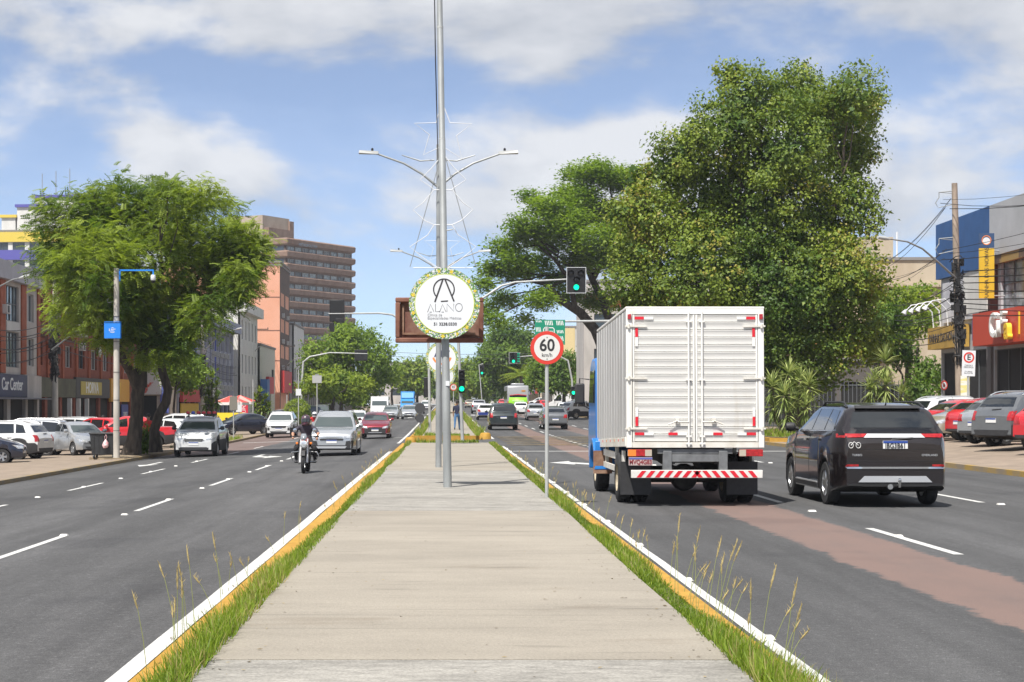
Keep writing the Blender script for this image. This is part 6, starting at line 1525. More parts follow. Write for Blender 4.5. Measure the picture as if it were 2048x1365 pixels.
post_sign('red ringed round sign half hidden behind the tall pole', 885, 0, 112, .3, noentry, P(885, 782, 112).z)
def backs(t, h):
    for dz, r in ((0, .29), (-.56, .24)):
        o = disc(r, .012).build('plate', m_signback, t); o.location = (0, -.05, h + dz)
post_sign('two dark round sign backs on a post at the left of the second island', 840, 0, 93, .3, backs, P(841, 817, 93).z, zroad(-1.5, 93) + .3)

# traffic signals
def sig_head(parent, c, n, lit, face=-1, r=.10, name='signal_head', plate=None, layout=None):
    """head of lenses in a black housing; face -1 looks at the camera"""
    o = link(name, None, parent, c)
    return o
def signal(root, c, layout, lit, w, h, face, r=.11, board=False):
    q = MB(); q.box(c[0] - w / 2, c[0] + w / 2, c[1] - .03, c[1] + .03, c[2] - h / 2, c[2] + h / 2); hd = q.build('signal_head', m_sig, root, .04)
    if board:
        q = MB(); e = .022
        for a, b, cc, d in ((-w / 2, w / 2, h / 2 - e, h / 2), (-w / 2, w / 2, -h / 2, -h / 2 + e), (-w / 2, -w / 2 + e, -h / 2 + e, h / 2 - e), (w / 2 - e, w / 2, -h / 2 + e, h / 2 - e)):
            q.box(c[0] + a, c[0] + b, c[1] + face * .045 - .006, c[1] + face * .045 + .006, c[2] + cc, c[2] + d)
        q.build('white_border', m_signw, hd)
    for i, (dx, dz) in enumerate(layout):
        q = MB(); f = face; y = c[1] + f * .03
        q.lathe([(0, f * .05), (r * .6, f * .045), (r, f * .02)], (c[0] + dx, y, c[2] + dz), 'y', 18); q.build('lens', m_green if i == lit else m_lensoff, hd)
        q = MB(); pts = []
        for a in rng(R(-20), R(200), 12):
            x, z = r * 1.12 * math.cos(a), r * 1.12 * math.sin(a); pts += [(c[0] + dx + x, y, c[2] + dz + z), (c[0] + dx + x, y + f * (.18 if 0 < a < PI else .1), c[2] + dz + z)]
        q.add(pts, [(2 * k, 2 * k + 1, 2 * k + 3, 2 * k + 2) for k in range(12)]); v_ = q.build('visor', m_sig, hd); v_.modifiers.new('Solid', 'SOLIDIFY').thickness = .006
    return hd
Yb = 80.2; SP = thing('signal_post', 'grey median signal post with a lit green light and an arm over the right lanes', 'traffic light', (PX(925, Yb), Yb, -.06))
def rl(px, py, Y, root): return P(px, py, Y) - root.location
q = MB(); q.tube([(0, 0, 0), rl(921, 780, Yb, SP), rl(917, 690, Yb, SP), rl(916, 640, Yb, SP), rl(922, 622, Yb, SP)], [.085, .075, .07, .07, .065], 12); q.build('post', m_galv2, SP)
q = MB(); q.tube([rl(921, 623, Yb, SP), rl(965, 597, Yb, SP), rl(1003, 572, Yb, SP), rl(1030, 565, Yb, SP), rl(1080, 562, Yb, SP), rl(1136, 559, Yb, SP)], [.065, .06, .055, .05, .045, .04], 10); q.build('signal_arm', m_galv2, SP)
c_ = rl(1152.5, 561, Yb - .1, SP); k = Yb / F
signal(SP, c_, [(-11 * k, 14 * k), (9 * k, 14 * k), (0, 1 * k), (0, -14 * k)], 3, 39 * k, 52 * k, -1, .13, True)
c_ = rl(923.5, 763, Yb - .15, SP)
signal(SP, c_, [(0, 15 * k), (0, 0), (0, -15 * k)], 2, .30, 1.12, -1, .12)
Yc = 93.5; SQ = thing('signal_post', 'signal post with dark rear-facing heads and an arm over the left lanes', 'traffic light', (PX(860, Yc), Yc, .15 + grade(Yc)))
q = MB(); q.tube([(0, 0, -.05), rl(858, 740, Yc, SQ), rl(856, 660, Yc, SQ), rl(840, 648, Yc, SQ), rl(800, 640, Yc, SQ), rl(785, 630, Yc, SQ), rl(760, 627, Yc, SQ), rl(657, 628, Yc, SQ)], [.08, .075, .07, .065, .06, .055, .05, .04], 10); q.build('post', m_galv2, SQ)
k = Yc / F
signal(SQ, rl(674, 622, Yc, SQ), [(-9 * k, 8 * k), (9 * k, 8 * k), (0, -6 * k), (0, -19 * k)], -1, 30 * k, 44 * k, 1, .12)
q = MB(); c_ = rl(664, 655, Yc, SQ); q.cbox(c_, (.25, .3, .5)); q.tube([c_, rl(666, 630, Yc, SQ)], .03, 6); q.cbox(rl(680, 642, Yc, SQ), (.5, .25, .22)); q.build('camera_unit', m_sig, SQ, .03)
signal(SQ, rl(853, 775, Yc + .1, SQ), [(0, 14 * k), (0, 0), (0, -14 * k)], -1, .30, 1.12, 1, .12)
Yd = 172; SR = thing('signal_post', 'far signal post with a countdown board on an arm above the bus lane', 'traffic light', (PX(1147, Yd), Yd, zside(1, Yd)))
q = MB(); q.tube([(0, 0, -.05), rl(1144, 760, Yd, SR), rl(1136, 722, Yd, SR), rl(1110, 708, Yd, SR), rl(1040, 714, Yd, SR)], [.11, .1, .09, .07, .05], 10); q.build('post', m_galv2, SR); k = Yd / F
signal(SR, rl(1029, 716, Yd - .1, SR), [(-4 * k, 6 * k), (-4 * k, 0), (-2 * k, -7 * k)], 2, 22 * k, 22 * k, -1, .15, True)
q = MB()
for i in range(4): q.box(*(lambda c: (c.x - .12, c.x + .12, c.y - .02, c.y, c.z - .07, c.z + .07))(rl(1037, 708 + 5 * i, Yd - .2, SR)))
q.build('countdown_bars', mat('countdown_green', (.0, .22, .12), .5, emit=.35), SR)
signal(SR, rl(1147, 786, Yd - .2, SR), [(0, .4), (0, 0), (0, -.4)], 1, .5, 1.3, -1, .18)
Ye = 172; SL = thing('signal_post', 'curved grey signal pole reaching over the left lanes under the bright tree', 'traffic light', (PX(602, Ye), Ye, zside(-1, Ye)))
q = MB(); q.tube([(0, 0, -.3), rl(604, 760, Ye, SL), rl(607, 724, Ye, SL), rl(620, 714, Ye, SL), rl(660, 706, Ye, SL), rl(735, 708, Ye, SL)], [.12, .11, .1, .09, .07, .05], 10); q.build('post', m_galv2, SL); k = Ye / F
signal(SL, rl(722, 711, Ye, SL), [(-7 * k, 5 * k), (7 * k, 5 * k), (-7 * k, -5 * k), (7 * k, -5 * k)], -1, 26 * k, 22 * k, 1, .14)
Yf = 210; SF = thing('signal_post', 'small dark hanging signal head between the far trees', 'traffic light', (PX(966, Yf), Yf, .15 + grade(Yf)))
q = MB(); q.tube([(0, 0, -.05), rl(958, 730, Yf, SF), rl(966, 728, Yf, SF)], .06, 8); q.build('post', m_galv2, SF); signal(SF, rl(964, 741, Yf - .1, SF), [(0, .35), (0, 0), (0, -.35)], 2, .55, 1.3, -1, .14)

# green direction sign covered with white hatching
DS = thing('direction_sign', 'green direction sign with white hatching above the speed limit sign', 'sign', (14.2, 140, zside(1, 140)))
a0, a1 = rl(1070, 640, 140, DS), rl(1130, 690, 140, DS)
q = MB(); q.box(a0.x, a1.x, -.03, .03, a1.z, a0.z); gb = q.build('board', mat('sign_green', (.0, .23, .13), .5), DS)
q = MB(); q.tube([(0, .1, 0), (0, .1, a0.z - .4), (-.6, .1, a0.z - .1), (a0.x + .3, .1, a0.z - .15)], [.14, .12, .11, .08], 10); q.build('post', m_galv2, DS)
def hatch(x0, x1, z0, z1, n):
    q = MB(); w = (x1 - x0) / n
    for i in range(n):
        x = x0 + i * w; q.poly([(x, -.036, z1), (x + w * .5, -.036, z1), (x + w * 1.05, -.036, z0), (x + w * .55, -.036, z0)])
    q.build('hatch_stripes', m_txtw, gb, smooth=0)
W_, H_ = a1.x - a0.x, a0.z - a1.z
for u0, u1, v0, v1, n_ in ((.02, .22, .90, .97, 4), (.32, .6, .78, .96, 5), (.70, .95, .78, .96, 5), (.02, .2, .52, .70, 4), (.42, .60, .42, .56, 4), (.72, .95, .46, .58, 5), (.02, .2, .15, .34, 4), (.64, .95, .15, .34, 6)):
    hatch(a0.x + u0 * W_, a0.x + u1 * W_, a1.z + v0 * H_, a1.z + v1 * H_, n_)
strokes('symbol_outline', [[(a0.x + u * W_, a1.z + v * H_) for u, v in ((.30, .36), (.28, .62), (.32, .68), (.60, .68), (.64, .62), (.64, .42), (.58, .36), (.30, .36))]], .07, m_txtw, gb, -.037)

# surveillance pole with blue box on the left
m_cblue = mat('box_blue', (.012, .20, .68), .45)
CP = thing('camera_pole', 'white concrete pole with blue control box and surveillance camera', 'pole', (PX(233, 66), 66, -.45))
hp = P(233, 537, 66).z + .45
q = MB(); q.tube([(0, 0, -.05), (0, 0, 3), (0, 0, hp)], [.13, .12, .105], 16); q.build('shaft', m_cpole, CP)
for z in (1.1, 2.3, 3.4, 4.6, 5.6):
    q = MB(); q.cyl((0, 0, z), (0, 0, z + .025), .128, seg=16); q.build('band', mat('band_dark', (.10, .09, .08), .7), CP)
q = MB(); q.box(-.42, .22, -.34, -.13, rl(0, 678, 66, CP).z, rl(0, 647, 66, CP).z); bx_ = q.build('control_box', m_cblue, CP, .01)
q = MB(); z_ = rl(0, 646, 66, CP).z; q.box(-.41, .22, -.36, -.12, z_, z_ + .03); q.build('box_lid', m_cblue, bx_)
zc0 = rl(0, 661, 66, CP).z
strokes('emblem', [[(-.24, zc0 + .03), (-.19, zc0 + .03), (-.19, zc0), (-.24, zc0 - .03), (-.17, zc0 - .03)], [(-.13, zc0 + .03), (-.08, zc0 + .03), (-.08, zc0 - .02), (-.13, zc0 - .02), (-.13, zc0 + .03)], [(-.04, zc0 - .03), (-.04, zc0 + .03), (.03, zc0 + .03)], [(-.14, zc0 + .07), (-.09, zc0 + .09), (-.04, zc0 + .065)]], .018, m_txtw, bx_, -.345)
strokes('emblem', [[(-.20, zc0 - .075), (.0, zc0 - .075)], [(-.17, zc0 - .10), (-.02, zc0 - .10)]], .012, m_txtw, bx_, -.345)
q = MB(); za = rl(0, 541, 66, CP).z; q.box(.10, .16, -.03, .03, rl(0, 563, 66, CP).z, za); q.box(.10, 1.47, -.03, .03, za - .03, za + .03); q.box(1.42, 1.47, -.03, .03, za - .18, za - .03); ca = q.build('camera_arm', m_cblue, CP)
q = MB(); q.lathe([(0, .0), (.08, 0), (.10, -.06), (.10, -.2), (.085, -.22)], (1.445, 0, za - .18), 'z', 16); dm = q.build('camera_housing', m_signw, ca)
q = MB(); q.lathe([(.085, -.22), (.075, -.28), (.04, -.32), (0, -.33)], (1.445, 0, za - .18), 'z', 16); q.build('camera_dome', m_sig, dm)
q = MB(); q.tube([rl(218, 597, 66, CP), rl(214, 600, 66, CP), rl(216, 606, 66, CP), rl(226, 604, 66, CP)], .012, 5); q.build('loose_wire', m_cableg, CP)
# waste container with carrier bag
WB = thing('waste_container', 'black wheeled waste container with a pink carrier bag beside the camera pole', 'bin', (PX(209, 66.4), 66.5, -.46))
q = MB(); q.add([(-.46, -.34, .16), (.46, -.34, .16), (.46, .34, .16), (-.46, .34, .16), (-.52, -.42, .98), (.52, -.42, .98), (.52, .42, .98), (-.52, .42, .98)], [(3, 2, 1, 0), (0, 1, 5, 4), (1, 2, 6, 5), (2, 3, 7, 6), (3, 0, 4, 7)])
m_bin = mat('bin_black', (.024, .026, .028), .55, var=.2, scale=6); q.build('tub', m_bin, WB, .02)
for x in (-.36, -.18, 0, .18, .36):
    r_ = MB(); r_.add([(x - .015, -.352, .18), (x + .015, -.352, .18), (x + .017, -.435, .94), (x - .017, -.435, .94), (x - .015, -.33, .18), (x + .015, -.33, .18), (x + .017, -.41, .94), (x - .017, -.41, .94)], [(0, 1, 2, 3), (0, 3, 7, 4), (1, 5, 6, 2)]); r_.build('rib', m_bin, WB)
q = MB(); q.box(-.55, .55, -.46, .46, .97, 1.04); q.build('lid', m_bin, WB, .025)
for x in (-.38, .38):
    for y in (-.28, .28):
        q = MB(); q.lathe([(0, -.03), (.08, -.03), (.09, 0), (.08, .03), (0, .03)], (x, y, .09), 'x', 14); q.box(x - .04, x + .04, y - .02, y + .02, .09, .17); q.build('castor', m_bin, WB)
CBG = thing('carrier_bag', 'pink and white plastic carrier bag hanging on the waste container', 'bag', (PX(211, 66.0), 66.02, .14))
rr = random.Random(5); q = MB(); q.lathe([(0, -.16), (.08, -.15), (.12, -.06), (.11, .04), (.06, .12), (.025, .17)], (0, 0, 0), 'z', 12)
q.v = [v * (1 + rr.uniform(-.14, .14)) for v in q.v]; q.build('bag_body', mat('bag_pink', (.72, .60, .60), .5, col2=(.70, .22, .24), scale=9), CBG)
q = MB(); q.tube([(-.02, 0, .15), (-.04, 0, .27), (.0, .02, .36)], .008, 5); q.tube([(.02, 0, .15), (.05, 0, .27), (.01, .02, .36)], .008, 5); q.build('handles', mat('bag_pink', (.7, .5, .5)), CBG)

# utility poles, cables
def utility_pole(label, px, Y, ytop, x=None, lamp=None, r=.17, arms=(), bundle=None, m=m_cpole2, zb=None, lean=0.0):
    X = PX(px, Y); t = thing('utility_pole', label, 'pole', (X, Y, zside(X, Y) if zb is None else zb)); h = P(px, ytop, Y).z - t.location.z
    q = MB(); q.tube([(0, 0, -.05), (lean * .5, 0, h * .5), (lean, 0, h)], [r, r * .85, r * .68], 12); q.build('shaft', m, t)
    for (a, y0, z) in arms:
        q = MB(); zz_ = P(0, z, Y).z - t.location.z; q.box(a + lean * zz_ / h, y0 + lean * zz_ / h, -.05, .05, zz_ - .05, zz_ + .05); co = q.build('crossarm', m_cpole2, t)
        for xx in (a + .06, (a + y0) / 2, y0 - .06):
            q = MB(); q.lathe([(.05, .05), (.06, .1), (.03, .15), (.05, .2), (0, .24)], (xx, 0, zz_), 'z', 8); q.build('insulator', m_sig, co)
    if bundle:                                          # tangle of black cable loops and boxes strapped to the pole
        z0, z1 = (P(0, v, Y).z - t.location.z for v in bundle); rr = random.Random(int(px)); q = MB()
        for i in range(34):
            z = rr.uniform(z0, z1); a = rr.uniform(0, 6.28); rad = rr.uniform(.16, .36); pts = []
            for k_ in range(9):
                b = a + k_ / 8 * rr.uniform(2.5, 6.2); pts.append((rad * math.cos(b) + lean * z / h, rad * math.sin(b) - .1, z + rr.uniform(-.22, .22)))
            q.tube(pts, rr.uniform(.015, .03), 5)
        for i in range(14):
            z = rr.uniform(z0, z1); a = rr.uniform(0, 6.28); c = (lean * z / h + .22 * math.cos(a), -.05 + .22 * math.sin(a), z); s = rr.uniform(.12, .26); q.cbox(c, (s, s * .8, s * rr.uniform(1, 2.2)))
        for i in range(12):
            a = rr.uniform(-.2, .2); q.tube([(lean * z0 / h + a, -.15 - abs(a) * .3, z0 - rr.uniform(0, .4)), (lean * (z0 + z1) / 2 / h + rr.uniform(-.22, .22), -.2, (z0 + z1) / 2), (lean * z1 / h + rr.uniform(-.15, .15), -.15, z1)], rr.uniform(.018, .035), 5)
        q.build('cable_tangle', m_cable, t)
    if lamp:
        q = MB(); pts = [P(a, b, c) - t.location for a, b, c in lamp]; q.tube(pts, [.05 - .02 * i / (len(pts) - 1) for i in range(len(pts))], 8); la = q.build('lamp_arm', m_galv, t)
        e = Vector(pts[-1]); d = (e - Vector(pts[-2])).normalized(); q = MB(); q.tube([e - d * .1, e + d * .15, e + d * .6], [.05, .09, .07], 8); q.build('lamp_head', mat('lamp_head', (.56, .57, .56), .5), la)
    return t
UR = utility_pole('brown utility pole with tangled cables before the blue shop front', 1921, 75, 367, arms=(), bundle=(720, 520), r=.19, lean=-.27, lamp=[(1917, 562, 75), (1880, 528, 74), (1845, 498, 73.5), (1815, 484, 73), (1790, 480, 72.6), (1776, 478, 72.4)])
for y_ in (382, 475):
    q = MB(); a = rl(1910, y_, 75, UR); b = rl(1878, y_ + 3, 75, UR); q.tube([a, b], .025, 6); q.tube([rl(1911, y_ + 6, 75, UR), b], .015, 5); q.tube([b, b - Vector((0, 0, .25))], .02, 6)
    c = b - Vector((0, 0, .48)); q.tube([c + Vector((0, 0, .25)), c + Vector((-.16, 0, 0)), c - Vector((0, 0, .28)), c + Vector((.16, 0, 0)), c + Vector((0, 0, .25))], .022, 6); q.tube([c - Vector((0, 0, .2)), rl(1912, y_ + 26, 75, UR)], .02, 6); q.build('cable_bracket', m_galv, UR)
q = MB(); q.box(*(lambda a, b: (a.x, b.x, -.24, -.215, b.z, a.z))(rl(1918, 752, 75, UR), rl(1936, 815, 75, UR))); bn_ = q.build('paper_notice', mat('paper_yellow', (.66, .60, .22), .8, col2=(.7, .7, .66), scale=3.0, stretch=(.2, .2, 1.6), lo=.45, hi=.55), UR)
utility_pole('concrete utility pole with vines of cable before the red brick flats', 110, 95, 560, bundle=(755, 615), m=m_cpole, r=.2, lamp=[(104, 700, 94), (150, 665, 92), (190, 640, 91)])
utility_pole('pale utility pole with tangled cable beside the broad leaved shrub', 405, 140, 622, bundle=(790, 712), m=m_cpole, r=.2, lamp=[(408, 703, 140), (430, 680, 139), (450, 665, 138), (474, 659, 137)])
utility_pole('utility pole with crossarm in front of the white corner building', 491, 190, 655, arms=((-.3, 2.6, 659),), bundle=(765, 712), lamp=[(493, 715, 190), (510, 703, 188), (515, 697, 187)])
utility_pole('utility pole by the red shop signs below the peach building', 553, 215, 690, arms=((-.3, 2.4, 693),), bundle=(790, 735), lamp=[(560, 742, 214), (577, 728, 212), (588, 719, 210), (597, 717, 209)])
utility_pole('slim utility pole left of the curved signal pole', 598, 240, 695, arms=((-.2, 2.2, 698),))
utility_pole('utility pole just outside the left edge with a white lamp arm', -40, 84, 480, m=m_cpole, lamp=[(-38, 640, 83), (0, 573, 82), (25, 560, 81.5), (42, 556, 81.2)])
ORD = ['topmost', 'second highest', 'third highest', 'fourth highest', 'fifth highest', 'sixth highest', 'seventh highest', 'eighth highest', 'ninth highest']
def cables(name, label, group, A, B, n, spread, sag, m=m_cable, r=.014, seed=1):
    rr = random.Random(seed)
    for i in range(n):
        a = Vector(A) + Vector((rr.uniform(-.25, .25), 0, -spread * i / max(1, n - 1) + rr.uniform(-.06, .06))); b = Vector(B) + Vector((rr.uniform(-.25, .25), 0, -spread * i / max(1, n - 1) + rr.uniform(-.1, .1))); s = sag * rr.uniform(.6, 1.5)
        mid = (a + b) / 2; q = MB(); q.tube([tuple(a.lerp(b, t_) - Vector((0, 0, 4 * s * t_ * (1 - t_))) - mid) for t_ in rng(0, 1, 12)], r * rr.uniform(.6, 1.3), 5)
        o = q.build(name, m); o.location = mid; tag(o, ORD[min(i, 8)] + ' ' + label, 'cable', group)
# right side: pole UR to the next pole along and back past the camera
pr = UR.location
up1 = P(1892, 400, 75); up2 = P(1890, 500, 75)
cables('overhead_cable', 'spaced black power line from the brown pole top toward the trees', 'upper power lines on the right', up1, Vector((PX(1722, 130), 130, P(0, 535, 130).z)), 3, .35, .7, seed=2)
cables('overhead_cable', 'spaced black power line from the brown pole crossing to the frame edge', 'upper power lines to the right edge', up1, Vector((30, 45, 12.6)), 3, .4, 1.2, seed=3)
cables('overhead_cable', 'lower spaced power line from the brown pole to the shop fronts', 'lower power lines on the right', up2, Vector((30, 60, 11.2)), 3, .4, .7, seed=4)
cables('overhead_cable', 'lower spaced power line from the brown pole into the trees', 'lower power lines toward the trees', up2, Vector((PX(1722, 130), 130, P(0, 545, 130).z)), 3, .35, .8, seed=5)
cables('telephone_cable', 'black telephone cable sagging from the brown pole to the right frame edge', 'telephone cables at the shop fronts', P(1918, 545, 75), Vector((29.5, 50, 7.6)), 9, 1.9, .55, r=.022, seed=6)
cables('telephone_cable', 'black telephone cable sagging from the brown pole into the plane tree', 'telephone cables behind the plane tree', P(1918, 560, 75), Vector((PX(1750, 118), 118, 9.2)), 9, 2.4, .7, r=.02, seed=7)
# left side
def pz(px, py, Y): return P(px, py, Y)
chain = [(-40, 655, 84), (110, 640, 95), (405, 700, 140), (491, 720, 190), (553, 738, 215), (598, 745, 240), (700, 762, 330)]
nm_ = ['left edge and the red brick flats', 'brick flats and the broad leaved shrub', 'lavender office and the white corner building', 'white corner building and the peach building', 'peach building and the slim pole', 'slim pole and the far trees']
for i in range(len(chain) - 1):
    cables('telephone_cable', 'dark telephone cable slung between the ' + nm_[i], 'telephone cables strung past the ' + nm_[i], pz(*chain[i]), pz(*chain[i + 1]), 8 if i < 2 else 6, 1.7, .5, r=.02 if i < 2 else .024, seed=20 + i, m=m_cable if i != 1 else m_cable)
for i in range(3):
    cables('overhead_cable', 'thin power line high above the left pavement, run %s' % ['over the lavender office', 'over the white corner building', 'over the red shop signs'][i], 'high power lines on the left, ' + ['first', 'second', 'third'][i] + ' run', pz([405, 491, 553][i], [635, 662, 692][i], [140, 190, 215][i]), pz([491, 553, 598][i], [662, 692, 700][i], [190, 215, 240][i]), 3, .5, .4, r=.018, seed=40 + i)
cables('overhead_cable', 'thin wire crossing the avenue behind the adverts', 'wires across the avenue', P(600, 690, 235), P(1190, 700, 235), 3, 1.6, .9, r=.02, seed=50)

# other signs
def esign(t, h):
    q = MB(); q.box(-.29, .29, -.012, .0, -.56, .56); o = q.build('plate', m_signw, t); o.location = (0, -.02, h); o.rotation_euler = (0, R(2), 0)
    k = MB(); k.lathe([(.165, -.017), (.235, -.017)], (0, 0, .25), 'y', 36); k.build('red_ring', m_signred, o)
    text_mesh('lettering', 'E', .34, m_black, o, TF((0, -.016, .25)), .001, bold=.008)
    text_mesh('lettering', 'CARGA E\nDESCARGA', .098, m_txt, o, TF((0, -.016, -.14)), .001, squeeze=.85); text_mesh('lettering', '2ª à Sábado\nDas 9 às 19h', .085, m_txt, o, TF((0, -.016, -.40)), .001, squeeze=.85)
post_sign('white loading bay sign with a red ringed E by the utility pole', 1937, 0, 73, .4, esign, P(1935, 727, 73).z, zside(1, 73), r_post=.05)
def nolorry(t, h):
    o = disc(.25, .012).build('plate', m_signred, t); o.location = (0, 0, h); o.scale = (.72, 1, 1); q = MB(); q.lathe([(0, -.0145), (.18, -.0145)], (0, 0, 0), 'y', 32); q.build('face', m_signw, o)
    q = MB(); q.box(-.07, .05, -.018, -.015, -.09, .09); q.box(.05, .09, -.018, -.015, -.09, .03); q.build('lorry_symbol', m_black, o); strokes('slash', [[(-.13, .13), (.13, -.13)]], .035, m_signred, o, -.02)
post_sign('small red round no-lorries sign standing behind the parked red cars', 1888, 0, 86, .25, nolorry, P(1887, 771, 86).z, zside(1, 86))
def greyboard(t, h):
    q = MB(); q.box(-.42, .42, -.03, .05, -.34, .34); q.build('board', mat('board_grey', (.40, .40, .40), .6), t, .01).location = (0, 0, h); q = MB(); q.box(-.16, .16, -.03, .1, .34, .48); q.build('solar_box', m_galv, t).location = (0, 0, h)
post_sign('blank grey board on a slim post in front of the bright tree', 634, 0, 150, .3, greyboard, P(634, 759, 150).z, zside(-1, 150), r_post=.05)
def backboard(t, h):
    q = MB(); q.box(-.24, .24, -.012, 0, -.42, .42); q.build('board', mat('board_back', (.20, .19, .16), .6, .2), t).location = (0, 0, h)
post_sign('grey sign back on a slim post in front of the dark navy sedan', 467, 0, 100, .4, backboard, P(468, 807, 100).z, zside(-1, 100))
for i, (px, top, wh, lb) in enumerate(((478, 795, 1, 'slim white post with a small plate right of the parasols'), (506, 760, 0, 'bare slim post beside the yellow green shrub'), (597, 740, 1, 'tall slim post with a grey box beside the round bush'), (574, 790, 0, 'short bare post left of the round bush'))):
    Y = 128 + 6 * i; t = thing('slim_post', lb, 'post', (PX(px, Y), Y, zside(-1, Y))); hh = P(0, top, Y).z - t.location.z
    q = MB(); q.tube([(0, 0, -.4), (0, 0, hh)], .045, 8); q.build('post', m_galv2, t)
    if wh: q = MB(); q.box(-.22, .22, -.06, -.03, hh * .55, hh * .55 + .55); q.build('plate', m_signw, t)
# parasols, banner
m_prd = mat('parasol_red', (.62, .06, .05), .7); m_pw = mat('parasol_white', (.75, .72, .70), .7)
def parasol(label, px, py, Y, r):
    c = P(px, py, Y); t = thing('parasol', label, 'parasol', (c.x, Y, zside(-1, Y))); h = c.z - t.location.z
    q = MB(); q.tube([(0, 0, -.4), (0, 0, h)], .03, 8); q.build('pole', m_galv2, t)
    for k in range(8):
        a, b = 2 * PI * k / 8, 2 * PI * (k + 1) / 8; q = MB(); f = lambda an, rr_, z: (rr_ * math.cos(an), rr_ * math.sin(an), z)
        q.add([f(a, .05, h), f(b, .05, h), f(b, r, h - .55), f(a, r, h - .55), f(b, r, h - .75), f(a, r, h - .75)], [(0, 1, 2, 3)]); q.cur = 1; q.add([f(a, r, h - .55), f(b, r, h - .55), f(b, r, h - .78), f(a, r, h - .78)], [(0, 1, 2, 3)])
        q.build('canopy_panel', [m_prd if k % 2 else mat('parasol_pink', (.70, .30, .26), .7), m_pw], t)
parasol('left red and white parasol beside the broad leaved shrub', 462, 792, 140, 1.5)
parasol('right red and white parasol by the red vertical banner', 480, 791, 146, 1.6)
def board(name, label, cat, x0, y0, x1, y1, Y, m, th=.05):
    a, b = P(x0, y0, Y), P(x1, y1, Y); c = (a + b) / 2; q = MB(); q.box(a.x - c.x, b.x - c.x, -th / 2, th / 2, b.z - c.z, a.z - c.z); t = thing(name, label, cat, tuple(c)); q.build('panel', m, t)
    gz = zside(c.x, Y) - c.z
    for x in (a.x - c.x + .08, b.x - c.x - .08):
        q = MB(); q.tube([(x, .06, gz), (x, .06, (a.z - b.z) / 2)], .03, 6); q.build('post', m_galv2, t)
    return t
t = board('yellow_banner', 'long yellow banner on a low fence behind the dark navy sedan', 'banner', 425, 826, 492, 843, 136, mat('banner_yellow', (.78, .60, .03), .7, col2=(.72, .30, .05), scale=1.2, lo=.55, hi=.7))
t = board('red_banner', 'red vertical banner with white lettering right of the parasols', 'banner', 481, 804, 496, 832, 144, mat('banner_red', (.60, .02, .05), .7))
text_mesh('lettering', 'JUPO', .42, m_txtw, t, Matrix.Translation((0, -.03, 0)) @ FACE_CAM @ Matrix.Rotation(PI / 2, 4, 'Z'), .002)
# ================================================================ buildings
m_brick = mat('brick_red', (.30, .085, .045), .9, col2=(.38, .12, .065), scale=3, detail=8)
m_brickd = mat('brick_dark', (.20, .055, .035), .9, col2=(.28, .085, .05), scale=3, detail=8)
m_plas = mat('plaster_grey_white', (.46, .43, .40), .9, var=.14, scale=.8, detail=8, stretch=(1, 1, .3))
m_plasw = mat('plaster_white', (.60, .59, .56), .9, var=.10, scale=.7, detail=8, stretch=(1, 1, .3))
m_lav = mat('plaster_lavender', (.32, .33, .40), .9, var=.12, scale=1)
m_lavb = mat('lavender_blue', (.10, .13, .42), .8)
m_peach = mat('plaster_peach', (.62, .30, .19), .9, col2=(.68, .36, .25), scale=.25, detail=8)
m_brown = mat('concrete_brown', (.19, .118, .085), .9, col2=(.265, .178, .132), scale=.8, stretch=(1, 1, .4), detail=8)
m_brownd = mat('concrete_brown_dark', (.12, .085, .068), .9, var=.2, scale=1)
m_beige = mat('concrete_beige', (.38, .31, .22), .9, col2=(.47, .40, .30), scale=.5, stretch=(1, 1, .3), detail=9)
m_wglass = mat('window_glass', (.03, .045, .055), .08, spec=.9)
m_wglassb = mat('window_glass_pale', (.22, .28, .31), .12, spec=.8, var=.5, scale=1.5)
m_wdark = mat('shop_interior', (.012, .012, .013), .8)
m_wframe = mat('window_frame', (.10, .11, .12), .5); m_wframew = mat('window_frame_white', (.55, .55, .54), .5)
m_roof = mat('roof_grey', (.22, .21, .20), .9)
